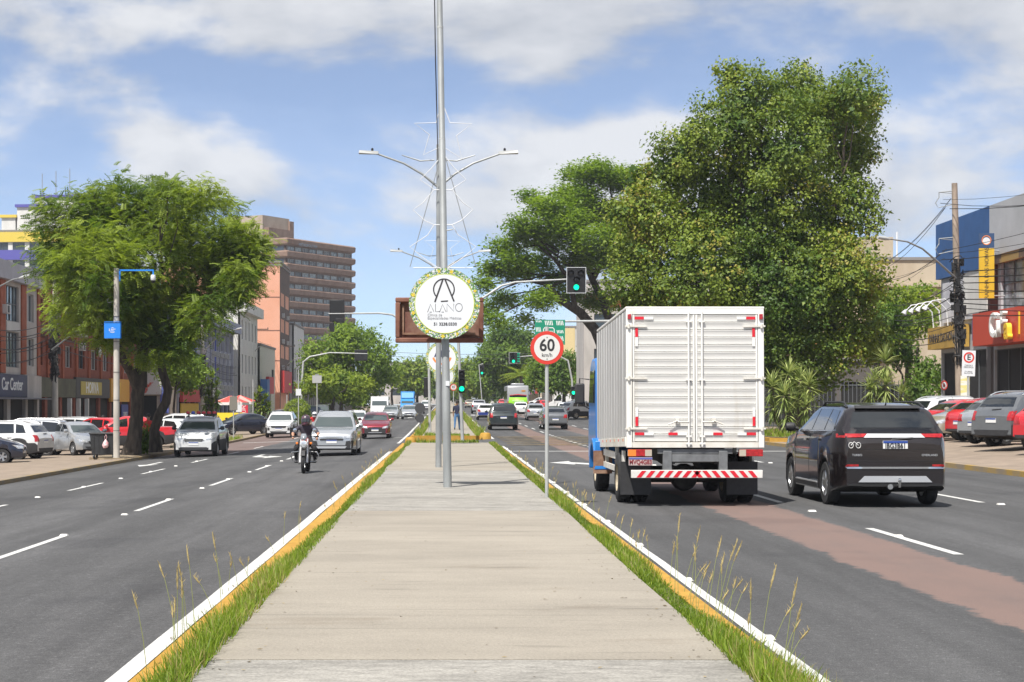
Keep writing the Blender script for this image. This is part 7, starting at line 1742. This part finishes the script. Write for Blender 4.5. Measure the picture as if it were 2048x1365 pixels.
class Bld:
    """box building; facades get real recessed openings"""
    def __init__(s, name, label, o, u, width, depth, z0, z1, m, roof=m_roof):
        s.u = Vector((u[0], u[1], 0)).normalized(); s.n = Vector((s.u.y, -s.u.x, 0)); s.o = Vector((o[0], o[1], 0)); s.w = width; s.d = depth; s.z0 = z0; s.z1 = z1
        c = s.o + s.u * width / 2 - s.n * depth / 2; s.root = thing(name, label, 'building', (c.x, c.y, z0)); s.c = Vector((c.x, c.y, z0)); s.m = m
        q = MB(); s._box(q, 0, width, .25, depth, z0, z1 - .02); s.core = q.build('wall', m, s.root, smooth=0)
        q = MB(); s._box(q, -.15, width + .15, -.12, depth + .1, z1 - .02, z1 + .22); q.build('parapet', roof, s.root, smooth=0)
    def pt(s, a, out, z): return s.o + s.u * a + s.n * out + Vector((0, 0, z)) - s.c
    def _box(s, q, a0, a1, d0, d1, z0, z1):              # d measured inwards from the facade plane
        P_ = lambda a, d, z: s.pt(a, -d, z)
        q.add([P_(a0, d0, z0), P_(a1, d0, z0), P_(a1, d1, z0), P_(a0, d1, z0), P_(a0, d0, z1), P_(a1, d0, z1), P_(a1, d1, z1), P_(a0, d1, z1)], [(3, 2, 1, 0), (4, 5, 6, 7), (0, 1, 5, 4), (1, 2, 6, 5), (2, 3, 7, 6), (3, 0, 4, 7)])
    def box(s, name, m, a0, a1, d0, d1, z0, z1, parent=None, bevel=0):
        q = MB(); s._box(q, a0, a1, d0, d1, z0, z1); return q.build(name, m, parent or s.root, bevel, smooth=0)
    def facade(s, ops, m=None, a0=0, a1=None, z0=None, z1=None, dep=.22):
        """ops: (a0, a1, z0, z1, glass, cols, rows, frame) -> wall sheet with openings, a pane and a frame in each"""
        a1 = s.w if a1 is None else a1; z0 = s.z0 if z0 is None else z0; z1 = s.z1 - .03 if z1 is None else z1
        us = sorted({a0, a1} | {round(v, 4) for o in ops for v in o[:2]}); zs = sorted({z0, z1} | {round(v, 4) for o in ops for v in o[2:4]})
        us = [v for v in us if a0 <= v <= a1]; zs = [v for v in zs if z0 <= v <= z1]
        q = MB()
        for i in range(len(us) - 1):
            for j in range(len(zs) - 1):
                cu, cz = (us[i] + us[i + 1]) / 2, (zs[j] + zs[j + 1]) / 2
                if any(o[0] < cu < o[1] and o[2] < cz < o[3] for o in ops): continue
                q.add([s.pt(us[i], 0, zs[j]), s.pt(us[i + 1], 0, zs[j]), s.pt(us[i + 1], 0, zs[j + 1]), s.pt(us[i], 0, zs[j + 1])], [(0, 1, 2, 3)])
        for o in ops:
            c = [(o[0], o[2]), (o[1], o[2]), (o[1], o[3]), (o[0], o[3])]
            for k in range(4):
                (a, z), (b, y) = c[k], c[(k + 1) % 4]; q.add([s.pt(a, 0, z), s.pt(b, 0, y), s.pt(b, -dep, y), s.pt(a, -dep, z)], [(3, 2, 1, 0)])
        q.build('facade', m or s.m, s.root, smooth=0)
        for o in ops:
            g = o[4]; p = MB(); d = dep - .03
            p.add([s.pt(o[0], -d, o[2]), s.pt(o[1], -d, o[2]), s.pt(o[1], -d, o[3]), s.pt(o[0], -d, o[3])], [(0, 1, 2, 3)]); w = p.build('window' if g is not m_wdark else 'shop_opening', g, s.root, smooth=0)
            if len(o) > 5:
                f = MB(); fw = .05; nc, nr = o[5], o[6]
                for k in range(nc + 1):
                    a = o[0] + (o[1] - o[0]) * k / nc; aa = min(max(a, o[0] + fw / 2), o[1] - fw / 2); s._box(f, aa - fw / 2, aa + fw / 2, d - .06, d - .004, o[2] + .001, o[3] - .001)
                for k in range(nr + 1):
                    z = o[2] + (o[3] - o[2]) * k / nr; z = min(max(z, o[2] + fw / 2), o[3] - fw / 2); s._box(f, o[0] + .001, o[1] - .001, d - .055, d - .006, z - fw / 2, z + fw / 2)
                f.build('frame', o[7] if len(o) > 7 else m_wframe, w, smooth=0)
    def text(s, txt, size, m, a, z, out=.06, squeeze=1.0, bold=0.0, vert=False, ext=.01):
        rot = Matrix.Rotation(math.atan2(s.u.y, s.u.x), 4, 'Z'); tf = Matrix.Translation(s.pt(a, out, z)) @ rot @ FACE_CAM
        if vert: tf = tf @ Matrix.Rotation(PI / 2, 4, 'Z')
        return text_mesh('lettering', txt, size, m, s.root, tf, ext, squeeze=squeeze, bold=bold)
    def aircon(s, a, z, w=.75):
        s.box('air_conditioner', mat('aircon_white', (.55, .54, .52), .6), a, a + w, -.34, -.02, z, z + .5, bevel=.02)
        q = MB(); c = s.pt(a + w * .4, .345, z + .25); 
        s.box('fan_grille', m_sig, a + w * .18, a + w * .68, -.35, -.341, z + .06, z + .44)
    def balcony(s, a0, a1, z, out=1.0):
        s.box('balcony_slab', m_plas, a0, a1, -out, 0, z - .14, z)
        q = MB()
        n_ = int((a1 - a0) / .16)
        for k in range(n_ + 1):
            a = a0 + (a1 - a0) * k / n_; s._box(q, a - .012, a + .012, -out + .01, -out + .035, z, z + .95)
        s._box(q, a0, a1, -out, -out + .045, z + .95, z + 1.0); s._box(q, a0, a0 + .03, -out, 0, z + .95, z + 1.0); s._box(q, a1 - .03, a1, -out, 0, z + .95, z + 1.0); q.build('balcony_railing', mat('railing_grey', (.30, .29, .28), .6), s.root, smooth=0)

# ---- left: pale block with brick piers and tyre shop
A = Bld('shop_block', 'pale two storey block with brick piers over a dark blue shop sign', (-24, 80), (0, 1), 18.7, 16, -1.0, 9.3, m_plas)
ops = []
for a in (1.2, 6.2, 11.3):
    for z in (3.75, 6.3): ops.append((a, a + 2.7, z, z + 1.95, m_wglassb, 4, 2))
for z in (3.75, 6.3): ops.append((16.0, 17.4, z + .15, z + 1.75, m_wglass, 2, 1, m_wframew))
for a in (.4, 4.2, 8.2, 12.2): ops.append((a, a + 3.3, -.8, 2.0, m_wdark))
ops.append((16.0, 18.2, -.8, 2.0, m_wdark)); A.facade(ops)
for a in (.0, 4.6, 9.9, 14.4, 18.1): A.box('brick_pier', m_brick, a, a + (1.0 if a < 18 else .55), -.09, 0, 3.4, 8.45)
A.box('cornice', mat('cornice_lilac', (.40, .40, .43), .85, var=.1, scale=1), -.1, 18.8, -.35, .1, 8.47, 9.45)
for a in (1.2, 6.2, 11.3): A.box('spandrel', m_plasw, a, a + 2.7, -.05, 0, 5.75, 6.25)
A.box('sign_board', mat('sign_navy', (.022, .028, .075), .5, col2=(.03, .04, .11), scale=.6), .2, 15.2, -.18, -.02, 2.1, 3.35); A.box('sign_board', m_plas, 15.3, 18.6, -.16, -.02, 2.0, 3.35)
A.text('Car Center', .95, m_txtw, 11.9, 2.78, .19, bold=.01); A.box('awning', mat('awning_grey', (.16, .16, .18), .8), .2, 18.4, -1.0, -.02, 1.98, 2.06)
A.aircon(10.2, 6.6); A.aircon(4.9, 4.2)
# ---- left: dark brick flats
B = Bld('brick_flats', 'dark red brick flats with balconies behind the feathery tree', (-24.6, 98.9), (0, 1), 36, 16, -1.0, 9.6, m_brickd)
ops = []
for k in range(9):
    a = .8 + 3.95 * k
    for z in (3.6, 6.2): ops.append((a + .5, a + 2.3, z + .5, z + 1.9, m_wglass, 2, 1, m_wframew if k % 3 else m_wframe))
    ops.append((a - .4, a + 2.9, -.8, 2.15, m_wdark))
B.facade(ops)
for k in range(10): B.box('brick_pier', m_brick, .05 + 3.95 * k, .40 + 3.95 * k, -.14, 0, 3.35, 9.4)
for k in (0, 2, 4): B.balcony(.6 + 3.95 * k, 3.6 + 3.95 * k, 6.25)
for k in (1, 3, 6): B.aircon(1.2 + 3.95 * k, 5.3); 
for i, (z) in enumerate((3.3, 5.9)): B.box('floor_band', mat('band_brown', (.13, .05, .035), .9), 0, 36, -.06, 0, z - .12, z + .05)
B.box('sign_board', mat('sign_olive', (.085, .085, .055), .7, var=.3, scale=.8), .8, 11.4, -.2, -.02, 2.15, 3.35)
B.box('sign_board', mat('sign_dark_grey', (.05, .05, .052), .6), 11.5, 22.5, -.2, -.02, 2.15, 3.5); B.box('sign_panel', mat('sign_mustard', (.48, .38, .08), .6), 12.8, 19.5, -.24, -.2, 2.35, 3.25); B.text('HORVA', 1.05, m_txtw, 16.3, 2.8, .25, squeeze=1.15, bold=.02)
B.box('sign_board', mat('sign_orange_shop', (.65, .33, .03), .6), 23, 30, -.2, -.02, 1.9, 3.6); B.text('7', 1.8, mat('sign_yellow_shop', (.80, .52, .04), .6), 26, 2.6, .23, bold=.04)
B.box('poster', mat('poster_blue', (.05, .07, .25), .6), 26.5, 29, -.3, -.22, -.1, 1.7); B.text('CURSOS\nTÉCNICOS', .42, m_txtw, 27.75, .8, .32)
for k in range(3): B.box('shop_post', m_plasw, 9.5 + 2.6 * k, 9.8 + 2.6 * k, -.3, -.05, -.9, 2.1)
# satellite dish
q = MB(); q.lathe([(0, .12), (.25, .07), (.42, 0)], (0, 0, 0), 'x', 18); d_ = q.build('satellite_dish', mat('dish_white', (.55, .55, .55), .5), B.root); d_.location = B.pt(17.5, .5, 5.4); d_.modifiers.new('Solid', 'SOLIDIFY').thickness = .02
# ---- far left: tall yellow and violet banded block
C = Bld('banded_tower', 'tall white block with yellow and violet bands behind the pale shop block', (-100, 294), (.995, -.10), 40, 18, 1, 31.9, m_plasw)
ops = []
for z in (16.2, 19.3, 22.4, 25.5, 28.6):
    for k in range(13): ops.append((.6 + 3.0 * k, 2.8 + 3.0 * k, z, z + 1.35, m_wglass, 2, 1))
C.facade(ops); m_vio = mat('band_violet', (.085, .08, .33), .8); m_yel = mat('band_yellow', (.62, .47, .07), .8)
for z, mm in ((30.0, m_yel), (26.9, m_vio), (23.8, m_vio), (20.7, m_vio), (17.6, m_vio)): C.box('colour_band', mm, -.1, 40.1, -.3, 0, z, z + 1.7)
for a0, a1, zt in ((21.5, 24.0, 34.6), (24.3, 30, 36.4), (27.5, 36, 38.0)):
    pz_ = C.box('roof_block', m_plasw, a0, a1, 3, 11, 31.9, zt); C.box('roof_edge', m_vio if zt != 34.6 else m_yel, a0 - .3, a1 + .3, 2.7, 11.3, zt, zt + .5, parent=pz_)
for a in (28.5, 31, 33.5):
    q = MB(); q.tube([C.pt(a, -4, 38.5), C.pt(a, -4, 42 + .8 * (a % 2))], .07, 5); q.build('aerial', m_galv, C.root)
# ---- lavender office
D = Bld('office_block', 'lavender grey office block with blue pier and dark balcony behind the street lamp', (-22, 137), (0, 1), 36, 16, -.7, 9.8, m_lav)
ops = []
for k in range(11):
    for z in (3.9, 6.9): ops.append((1.2 + 3.1 * k, 2.9 + 3.1 * k, z, z + 1.7, m_wglass, 2, 1, m_wframew))
    ops.append((.6 + 3.1 * k, 3.2 + 3.1 * k, 0, 2.3, m_wdark))
D.facade(ops); D.box('cornice', mat('cornice_lavender', (.30, .32, .42), .8), -.2, 36.2, -.8, .1, 8.95, 9.9)
for k in range(12): D.box('pier', m_lavb if k in (3, 7) else m_lav, .25 + 3.1 * k, .65 + 3.1 * k, -.1, 0, 2.6, 8.9)
for k in (5, 7, 8, 9, 10): D.aircon(1.4 + 3.1 * k, 3.1); D.aircon(1.4 + 3.1 * (k - 1), 6.2)
D.box('sign_board', mat('sign_red_shop', (.45, .03, .03), .6), 1, 12, -.3, -.02, 1.9, 3.0); D.box('sign_board', m_plasw, 13, 24, -.25, -.02, 2.4, 3.4); D.box('yellow_front', mat('shop_yellow', (.65, .42, .03), .7), 1.2, 11, -.12, -.02, .5, 1.8)
# front facing the camera with glazed balcony
E = Bld('office_block', 'cream office front with dark glazed balcony and blue edge behind the trees', (-31, 133), (1, 0), 9, 3.5, -.8, 9.2, mat('plaster_cream', (.50, .43, .36), .9, var=.1))
E.facade([(.8, 8.0, 5.0, 7.6, m_wglass, 4, 1, m_wframe), (.8, 8.0, -.0, 2.4, m_wdark)]); E.box('blue_pier', m_lavb, 8.3, 8.95, -.2, 0, 1, 9.1); E.box('blue_sign', m_lavb, 1.0, 6.0, -.2, -.02, 8.1, 8.9); E.balcony(.5, 8.2, 4.9, .8)
E.box('poster_sign', mat('sign_white_red', (.62, .60, .58), .6, col2=(.55, .08, .05), scale=1.4, lo=.55, hi=.62), 4.2, 8.4, -.3, -.1, 2.5, 4.3)
# ---- white corner building
G = Bld('corner_building', 'white four storey corner building with small windows beside the peach wall', (-21.5, 174.5), (0, 1), 16, 7, -.5, 12.4, m_plasw)
ops = []
for z in (1.6, 5.0, 8.6):
    for k in range(5): ops.append((1.4 + 3.0 * k, 2.5 + 3.0 * k, z, z + 2.0, m_wglass, 1, 2, m_wframew))
G.facade(ops); G.box('cornice', m_plasw, -.2, 16.2, -.7, .1, 11.4, 12.45)
# ---- low pale building
H = Bld('low_building', 'low pale building with a blank wall left of the red shop', (-21.3, 191), (0, 1), 17, 6, -.5, 8.5, mat('plaster_greenish', (.50, .50, .42), .9, var=.1)); H.facade([(2, 5, .4, 2.9, m_wdark), (6, 12, .4, 2.9, m_wdark), (13, 16, 4, 6, m_wglass, 2, 1)])
H.box('red_sign', mat('sign_red_shop', (.45, .03, .03), .6), 6.5, 12, -.4, -.02, 3.0, 5.0); H.box('blue_sign', mat('sign_blue_shop', (.06, .16, .40), .6), -.2, 2.4, -.9, -.1, 1.2, 4.6)
# ---- peach building: blank wall to the camera, brick front to the street
I = Bld('peach_building', 'tall building with a blank peach wall facing the camera', (-36, 211), (1, 0), 15, 12, -.5, 19.6, m_peach); I.facade([])
for z in (7.2, 11.0, 15.2): I.box('wall_joint', mat('joint_dark', (.20, .10, .07), .9), 0, 15, -.03, 0, z, z + .10)
I2 = Bld('brick_flats', 'brown fronted flats forming the street side of the peach wall', (-20.98, 211.1), (0, 1), 13, 6, -.5, 19.2, m_brownd); ops = []
for z in (4.3, 7.6, 10.9, 14.2): ops += [(1, 5.5, z, z + 1.7, m_wglass, 4, 1), (7, 12, z, z + 1.7, m_wglassb, 4, 1)]
ops.append((.8, 12.3, .4, 3.2, m_wdark)); I2.facade(ops)
for z in (6.2, 9.5, 12.8): I2.aircon(2, z); I2.aircon(8.5, z)
I2.box('red_sign', mat('sign_red_shop', (.45, .03, .03), .6), .5, 11, -.5, -.05, 3.2, 6.0)
# ---- brown office tower
u_ = Vector((.527, .85, 0)).normalized(); T0 = Vector((PX(573, 398), 398, 0))
J = Bld('office_tower', 'brown ten storey office tower with ribbon windows and stepped bands', (T0.x, T0.y), (u_.x, u_.y), 27, 22, 1.5, 41.2, m_brownd)
FH = 2.98; NF = 12; ops = []
for k in range(NF):
    zt = 41.2 - .1 - 1.7 - FH * k
    for j in range(9): ops.append((.45 + 2.93 * j, 3.15 + 2.93 * j, zt - 1.45, zt, [m_wglassb, m_wglassb, m_wglass][(j * 7 + k * 5) % 3], 4, 1, m_wframew if (j + k) % 3 else m_wframe))
J.facade(ops, a0=0)
def band(z0, z1):                                     # bevelled projecting spandrel that wraps the corner
    q = MB(); pr = [(-.0, z0), (.75, z0 + .35), (.85, z1 - .3), (.55, z1), (-.0, z1)]
    ring_ = []
    for (out, z) in pr: ring_.append([J.pt(-out * .8 - .05, out - (J.d if 0 else 0) - 10, z), J.pt(-out * .8 - .05, out, z), J.pt(27 + out * .6, out, z), J.pt(27 + out * .6, -8, z)])
    pts = [p for r_ in ring_ for p in r_]; fs = [(i * 4 + j, i * 4 + j + 1, (i + 1) * 4 + j + 1, (i + 1) * 4 + j) for i in range(len(pr) - 1) for j in range(3)]
    q.add(pts, fs); q.build('spandrel_band', m_brown, J.root, smooth=0)
for k in range(NF + 1):
    zt = 41.2 + .15 - FH * k; band(zt - 1.72, zt)
for k in range(26):
    rr = random.Random(k); J.aircon(rr.uniform(1, 25), 41.2 - 3.2 - FH * rr.randint(0, 9), .8)
JP = J.box('penthouse', mat('concrete_penthouse', (.34, .27, .21), .9, col2=(.42, .35, .28), scale=.4, detail=9), -1.5, 9, 6, 17, 41.2, 47.0); J.box('penthouse_pier', m_brown, 8.6, 10.2, 5.5, 8.5, 41.2, 46.4, JP); J.box('penthouse_wing', m_brown, -1.0, 8.6, 4.5, 6, 41.2, 44.0, JP)
J.text('METROPOLITAN', 1.0, mat('letter_steel', (.20, .28, .36), .5), 7.4, 40.0, .9)
# left flank of the tower
q = MB()
for k in range(NF):
    zt = 41.2 - 1.8 - FH * k; q.add([J.pt(-.02, -.8, zt - 1.3), J.pt(-.02, -9.5, zt - 1.3), J.pt(-.02, -9.5, zt), J.pt(-.02, -.8, zt)], [(0, 1, 2, 3)])
q.build('flank_windows', m_wglass, J.root, smooth=0)
# ---- row of low shops further down the left
rr = random.Random(12)
shops = [(-20.6, 226, 16, 11.5, m_plasw, 'grey white commercial block right of the brown fronted flats'), (-20.4, 244, 22, 9.0, m_plas, 'plain plastered shop row behind the bright left tree'), (-20.2, 268, 26, 7.0, m_brownd, 'brown low shop row far down the left pavement'), (-20, 296, 34, 6.5, m_plasw, 'pale low shop row at the far end of the left pavement'), (-20, 333, 60, 8.0, m_beige, 'last beige building of the left side')]
for (x, y, w, h, mm, lb) in shops:
    K_ = Bld('shop_row', lb, (x, y), (0, 1), w, 10, -.3, h + 1.0, mm); ops = []
    n_ = int(w / 4)
    for k in range(n_):
        ops.append((.5 + 4 * k, 3.9 + 4 * k, grade(y) - .2 if False else .6, 3.4, m_wdark))
        if h > 6.4: ops.append((1.0 + 4 * k, 3.2 + 4 * k, 5.0, 6.6, m_wglass, 2, 1))
    K_.facade(ops)
    for k in range(0, n_): K_.box('shop_sign', mat('shop_sign_%d' % (k % 4), [(.45, .04, .04), (.08, .25, .16), (.5, .5, .48), (.06, .1, .3)][k % 4], .6), .6 + 4 * k, 3.8 + 4 * k, -.4, -.03, 3.5, 4.5)
KB = Bld('end_building', 'grey block closing the view behind the left trees', (-19, 420), (1, 0), 26, 14, 1.8, 12, m_plas); KB.facade([(1 + 4 * k, 3.5 + 4 * k, z, z + 1.6, m_wglass, 2, 1) for k in range(6) for z in (4, 7.5)])
KC = Bld('end_building', 'low red roofed block far beyond the median poles', (6, 440), (1, 0), 30, 14, 1.8, 8, m_plasw, mat('roof_red', (.3, .07, .05), .8)); KC.facade([(1 + 4 * k, 3.5 + 4 * k, 4, 5.6, m_wglass, 2, 1) for k in range(7)])
# ---- right: bridal shop and red discount store
m_bluew = mat('cladding_blue', (.02, .085, .24), .7, var=.1, scale=1); m_greyw = mat('cladding_grey', (.42, .43, .45), .7, var=.08, scale=.6)
RA = Bld('shop_building', 'blue and grey clad shop building with red and gold signs at the right', (29, 98.2), (0, -1), 32, 18, .12, 11.9, m_greyw)
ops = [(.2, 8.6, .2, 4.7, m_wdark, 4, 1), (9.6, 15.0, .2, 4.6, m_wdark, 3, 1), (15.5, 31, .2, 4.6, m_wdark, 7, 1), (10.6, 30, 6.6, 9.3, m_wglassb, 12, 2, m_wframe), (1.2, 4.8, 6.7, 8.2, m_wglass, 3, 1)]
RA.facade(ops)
RA.box('blue_cladding', m_bluew, -.05, 9.6, -.3, -.02, 9.0, 12.2); RA.box('grey_cladding', m_greyw, 9.65, 32, -.3, -.02, 9.5, 12.2); RA.box('mosaic_band', mat('mosaic_brown', (.12, .075, .05), .8, col2=(.30, .20, .07), scale=.45, lo=.48, hi=.52), 9.2, 32, -.25, -.02, 9.05, 9.5)
RA.box('gold_sign', mat('sign_gold', (.42, .26, .055), .55, var=.15, scale=1.2), -.3, 5.6, -.7, -.1, 4.9, 6.15); RA.text('RAINHA DAS NOIVAS', .70, m_txt, 2.7, 5.5, .71, squeeze=.78)
RA.box('red_sign', mat('sign_store_red', (.52, .055, .022), .5), 10.0, 30, -1.3, -.1, 4.75, 6.45); zs_ = 5.6
RA.text('Ci', 1.7, m_txtw, 14.4, zs_, 1.55, .85, .03, ext=.12); RA.text('F', 1.55, m_txtw, 15.5, zs_ + .1, 1.50, .7, .03, ext=.12); RA.text('a', 1.55, mat('sign_store_yellow', (.80, .50, .03), .5), 16.3, zs_ - .2, 1.55, .95, .04, ext=.12)
RA.text('tiraninho\npop.gra', .62, m_txtw, 19.4, zs_ + .05, 1.32, ext=.02); RA.box('yellow_divider', mat('sign_store_yellow', (.8, .5, .03)), 17.2, 17.3, -1.36, -1.3, 5.1, 6.2)
RA.box('blue_board', m_bluew, 6.4, 9.2, -.2, -.03, 5.2, 6.6); RA.box('pillar', mat('pillar_grey', (.14, .13, .13), .8), 8.7, 9.4, -.15, 0, .12, 4.8); RA.box('pillar', mat('pillar_brown', (.12, .05, .04), .8), 9.7, 10.1, -.4, 0, 4.9, 9.2)
RA.box('striped_poster', mat('poster_white', (.58, .58, .60), .7, col2=(.42, .42, .46), scale=1.2), 1.0, 7.6, -.22, -.03, 6.4, 8.7); RA.box('poster_lower', m_plasw, 5.0, 9.0, -.24, -.03, 6.7, 9.0)
for a in (.2, 1.6, 3.0, 4.4):
    q = MB(); q.tube([RA.pt(a, .5, 6.15), RA.pt(a, .6, 7.1), RA.pt(a, 1.1, 7.6), RA.pt(a, 1.8, 7.5), RA.pt(a, 2.1, 7.2)], .035, 6); g_ = q.build('gooseneck_lamp', m_signw, RA.root); q = MB(); q.tube([RA.pt(a, 2.1, 7.25), RA.pt(a, 2.25, 7.0)], [.06, .17], 10); q.build('lamp_shade', m_signw, g_)
# blade banner
BV = thing('vertical_banner', 'yellow vertical banner reading RAINHA DAS NOIVAS below a round logo', 'banner', tuple(P(1973, 547, 87))); k = 87 / F
q = MB(); q.box(-15 * k, 15 * k, -.05, .05, -50 * k, 50 * k); q.build('panel', mat('banner_gold', (.62, .40, .025), .6, var=.06, scale=1), BV); q = MB(); q.box(-15 * k, 15 * k, -.05, .05, 51 * k, 80 * k); lp = q.build('logo_panel', mat('banner_navy', (.03, .07, .16), .6), BV)
q = MB(); q.lathe([(0, -.055), (.2, -.055), (.2, -.05)], (-.02, 0, 64 * k), 'y', 20); q.build('logo_disc', m_signw, lp); q = MB(); q.lathe([(.21, -.058), (.25, -.058)], (-.02, 0, 66 * k), 'y', 20); q.build('logo_ring', mat('sign_orange', (.78, .24, .05)), lp)
text_mesh('lettering', 'RAINHA DAS NOIVAS', .30, m_txt, BV, Matrix.Translation((0, -.056, 0)) @ FACE_CAM @ Matrix.Rotation(PI / 2, 4, 'Z'), .002, squeeze=.92)
for z in (45, -45): q = MB(); q.tube([(15 * k, 0, z * k), (29 - BV.location.x, 0, z * k)], .04, 6); q.build('bracket', m_galv, BV)
# ---- beige blank building and fence behind
RC = Bld('beige_building', 'beige concrete building with a blank upper wall behind the young tree', (26, 131), (1, 0), 16, 20, .3, 13.0, m_beige); RC.facade([(1, 5, .4, 3.2, m_wdark), (6, 11, .4, 3.2, m_wdark)])
RC.box('ledge', m_beige, -.2, 16.2, -.35, 0, 10.9, 11.15); RC.box('roof_room', m_beige, 3, 10, 4, 12, 13, 15.2)
for a in (4.2, 9.5, 13.5): 
    q = MB(); q.tube([RC.pt(a, -1, 13), RC.pt(a, -1, 15.3)], .08, 6); q.build('white_mast', m_signw, RC.root)
RC.box('orange_awning', mat('awning_orange', (.55, .25, .08), .8), -2, 8, -6, -.4, 6.1, 7.0)
RD = Bld('rear_block', 'shaded brick block glimpsed behind the plane tree', (13.8, 168), (1, 0), 16, 10, .5, 14, m_plas); RD.facade([(1 + 3.8 * k, 3.2 + 3.8 * k, z, z + 1.8, m_wglass, 2, 1) for k in range(4) for z in (2, 5.5, 9)]); RD.box('red_band', mat('band_red', (.4, .08, .06), .8), 0, 16, -.1, 0, 11.5, 12.6)
FN = thing('steel_fence', 'dark vertical bar fence in the shade behind the yuccas', 'fence', (24, 100, .12))
for k in range(46):
    q = MB(); q.box(-8 + .25 * k - .02, -8 + .25 * k + .02, 0, .04, 0, 3.0); q.build('fence_bar', m_wframe, FN)
for z in (.3, 2.7): q = MB(); q.box(-8.1, 3.4, .04, .09, z, z + .07); q.build('fence_rail', m_wframe, FN)
SH = Bld('low_pavilion', 'low shop behind the yuccas, coloured dark like the shade under the trees', (15, 112), (1, 0), 14, 8, .3, 4.6, mat('pavilion_shade_tone', (.10, .09, .085), .8)); SH.facade([(.6 + 2.7 * k, 2.9 + 2.7 * k, .5, 3.2, m_wdark) for k in range(5)])  # dark wall colour stands in for the shade under the trees
# ---- right side further on
MU = Bld('mural_building', 'white and cream building with a teal and yellow mural right of the bus', (PX(1128, 232), 232), (1, 0), 16, 14, .8, 12.4, m_plasw); MU.facade([(1.0, 2.4, 6.5, 8, m_wglass, 1, 1)])
MU.box('cream_edge', mat('plaster_yellow', (.60, .48, .25), .8), -.1, 1.5, -.15, 0, .8, 12.3)
mm_ = mat('mural_paint', (.05, .42, .42), .7, col2=(.62, .60, .25), scale=.35, lo=.45, hi=.55); MU.box('mural', mm_, 2.0, 9.5, -.12, -.02, 4.2, 9.0); MU.text('IO', 2.4, mat('mural_teal', (.02, .35, .40), .7), 4.0, 7.0, .14, bold=.05); MU.box('yellow_fascia', mat('fascia_yellow', (.75, .50, .03), .7), 2.0, 9.5, -.3, -.02, 3.4, 4.2); MU.box('dark_shop', m_wdark, 2.2, 9.3, -.05, -.02, .9, 3.3)
for (x, y, w, h, mm, lb) in ((16.5, 262, 28, 7, m_plasw, 'pale low shops on the right beyond the mural'), (16.5, 300, 50, 8, m_beige, 'beige row on the far right side of the avenue'), (17, 360, 60, 7, m_plas, 'last grey row on the right of the avenue')):
    K_ = Bld('shop_row', lb, (x, y + w), (0, -1), w, 10, .6, h + 1, mm); K_.facade([(.6 + 4 * k, 3.8 + 4 * k, .8, 3.6, m_wdark) for k in range(int(w / 4))])
    for k in range(int(w / 4)): K_.box('shop_sign', mat('shop_sign_%d' % ((k + 1) % 4), (.5, .5, .48)), .7 + 4 * k, 3.7 + 4 * k, -.4, -.03, 3.7, 4.7)

# ================================================================ thin summer haze
hz = MB(); hz.box(-420, 420, -80, 560, -3.0, 62)
hm = bpy.data.materials.new('summer_haze'); hm.use_nodes = True; hn = hm.node_tree; hn.nodes.clear()
ho = hn.nodes.new('ShaderNodeOutputMaterial'); hv = hn.nodes.new('ShaderNodeVolumePrincipled')
hv.inputs['Color'].default_value = (.86, .91, 1.0, 1); hv.inputs['Density'].default_value = 0.00024; hv.inputs['Anisotropy'].default_value = 0.2
hn.links.new(hv.outputs[0], ho.inputs['Volume'])
h_o = hz.build('haze', hm, None, smooth=0, kind='stuff'); tag(h_o, 'thin pale summer haze over the whole avenue', 'haze')
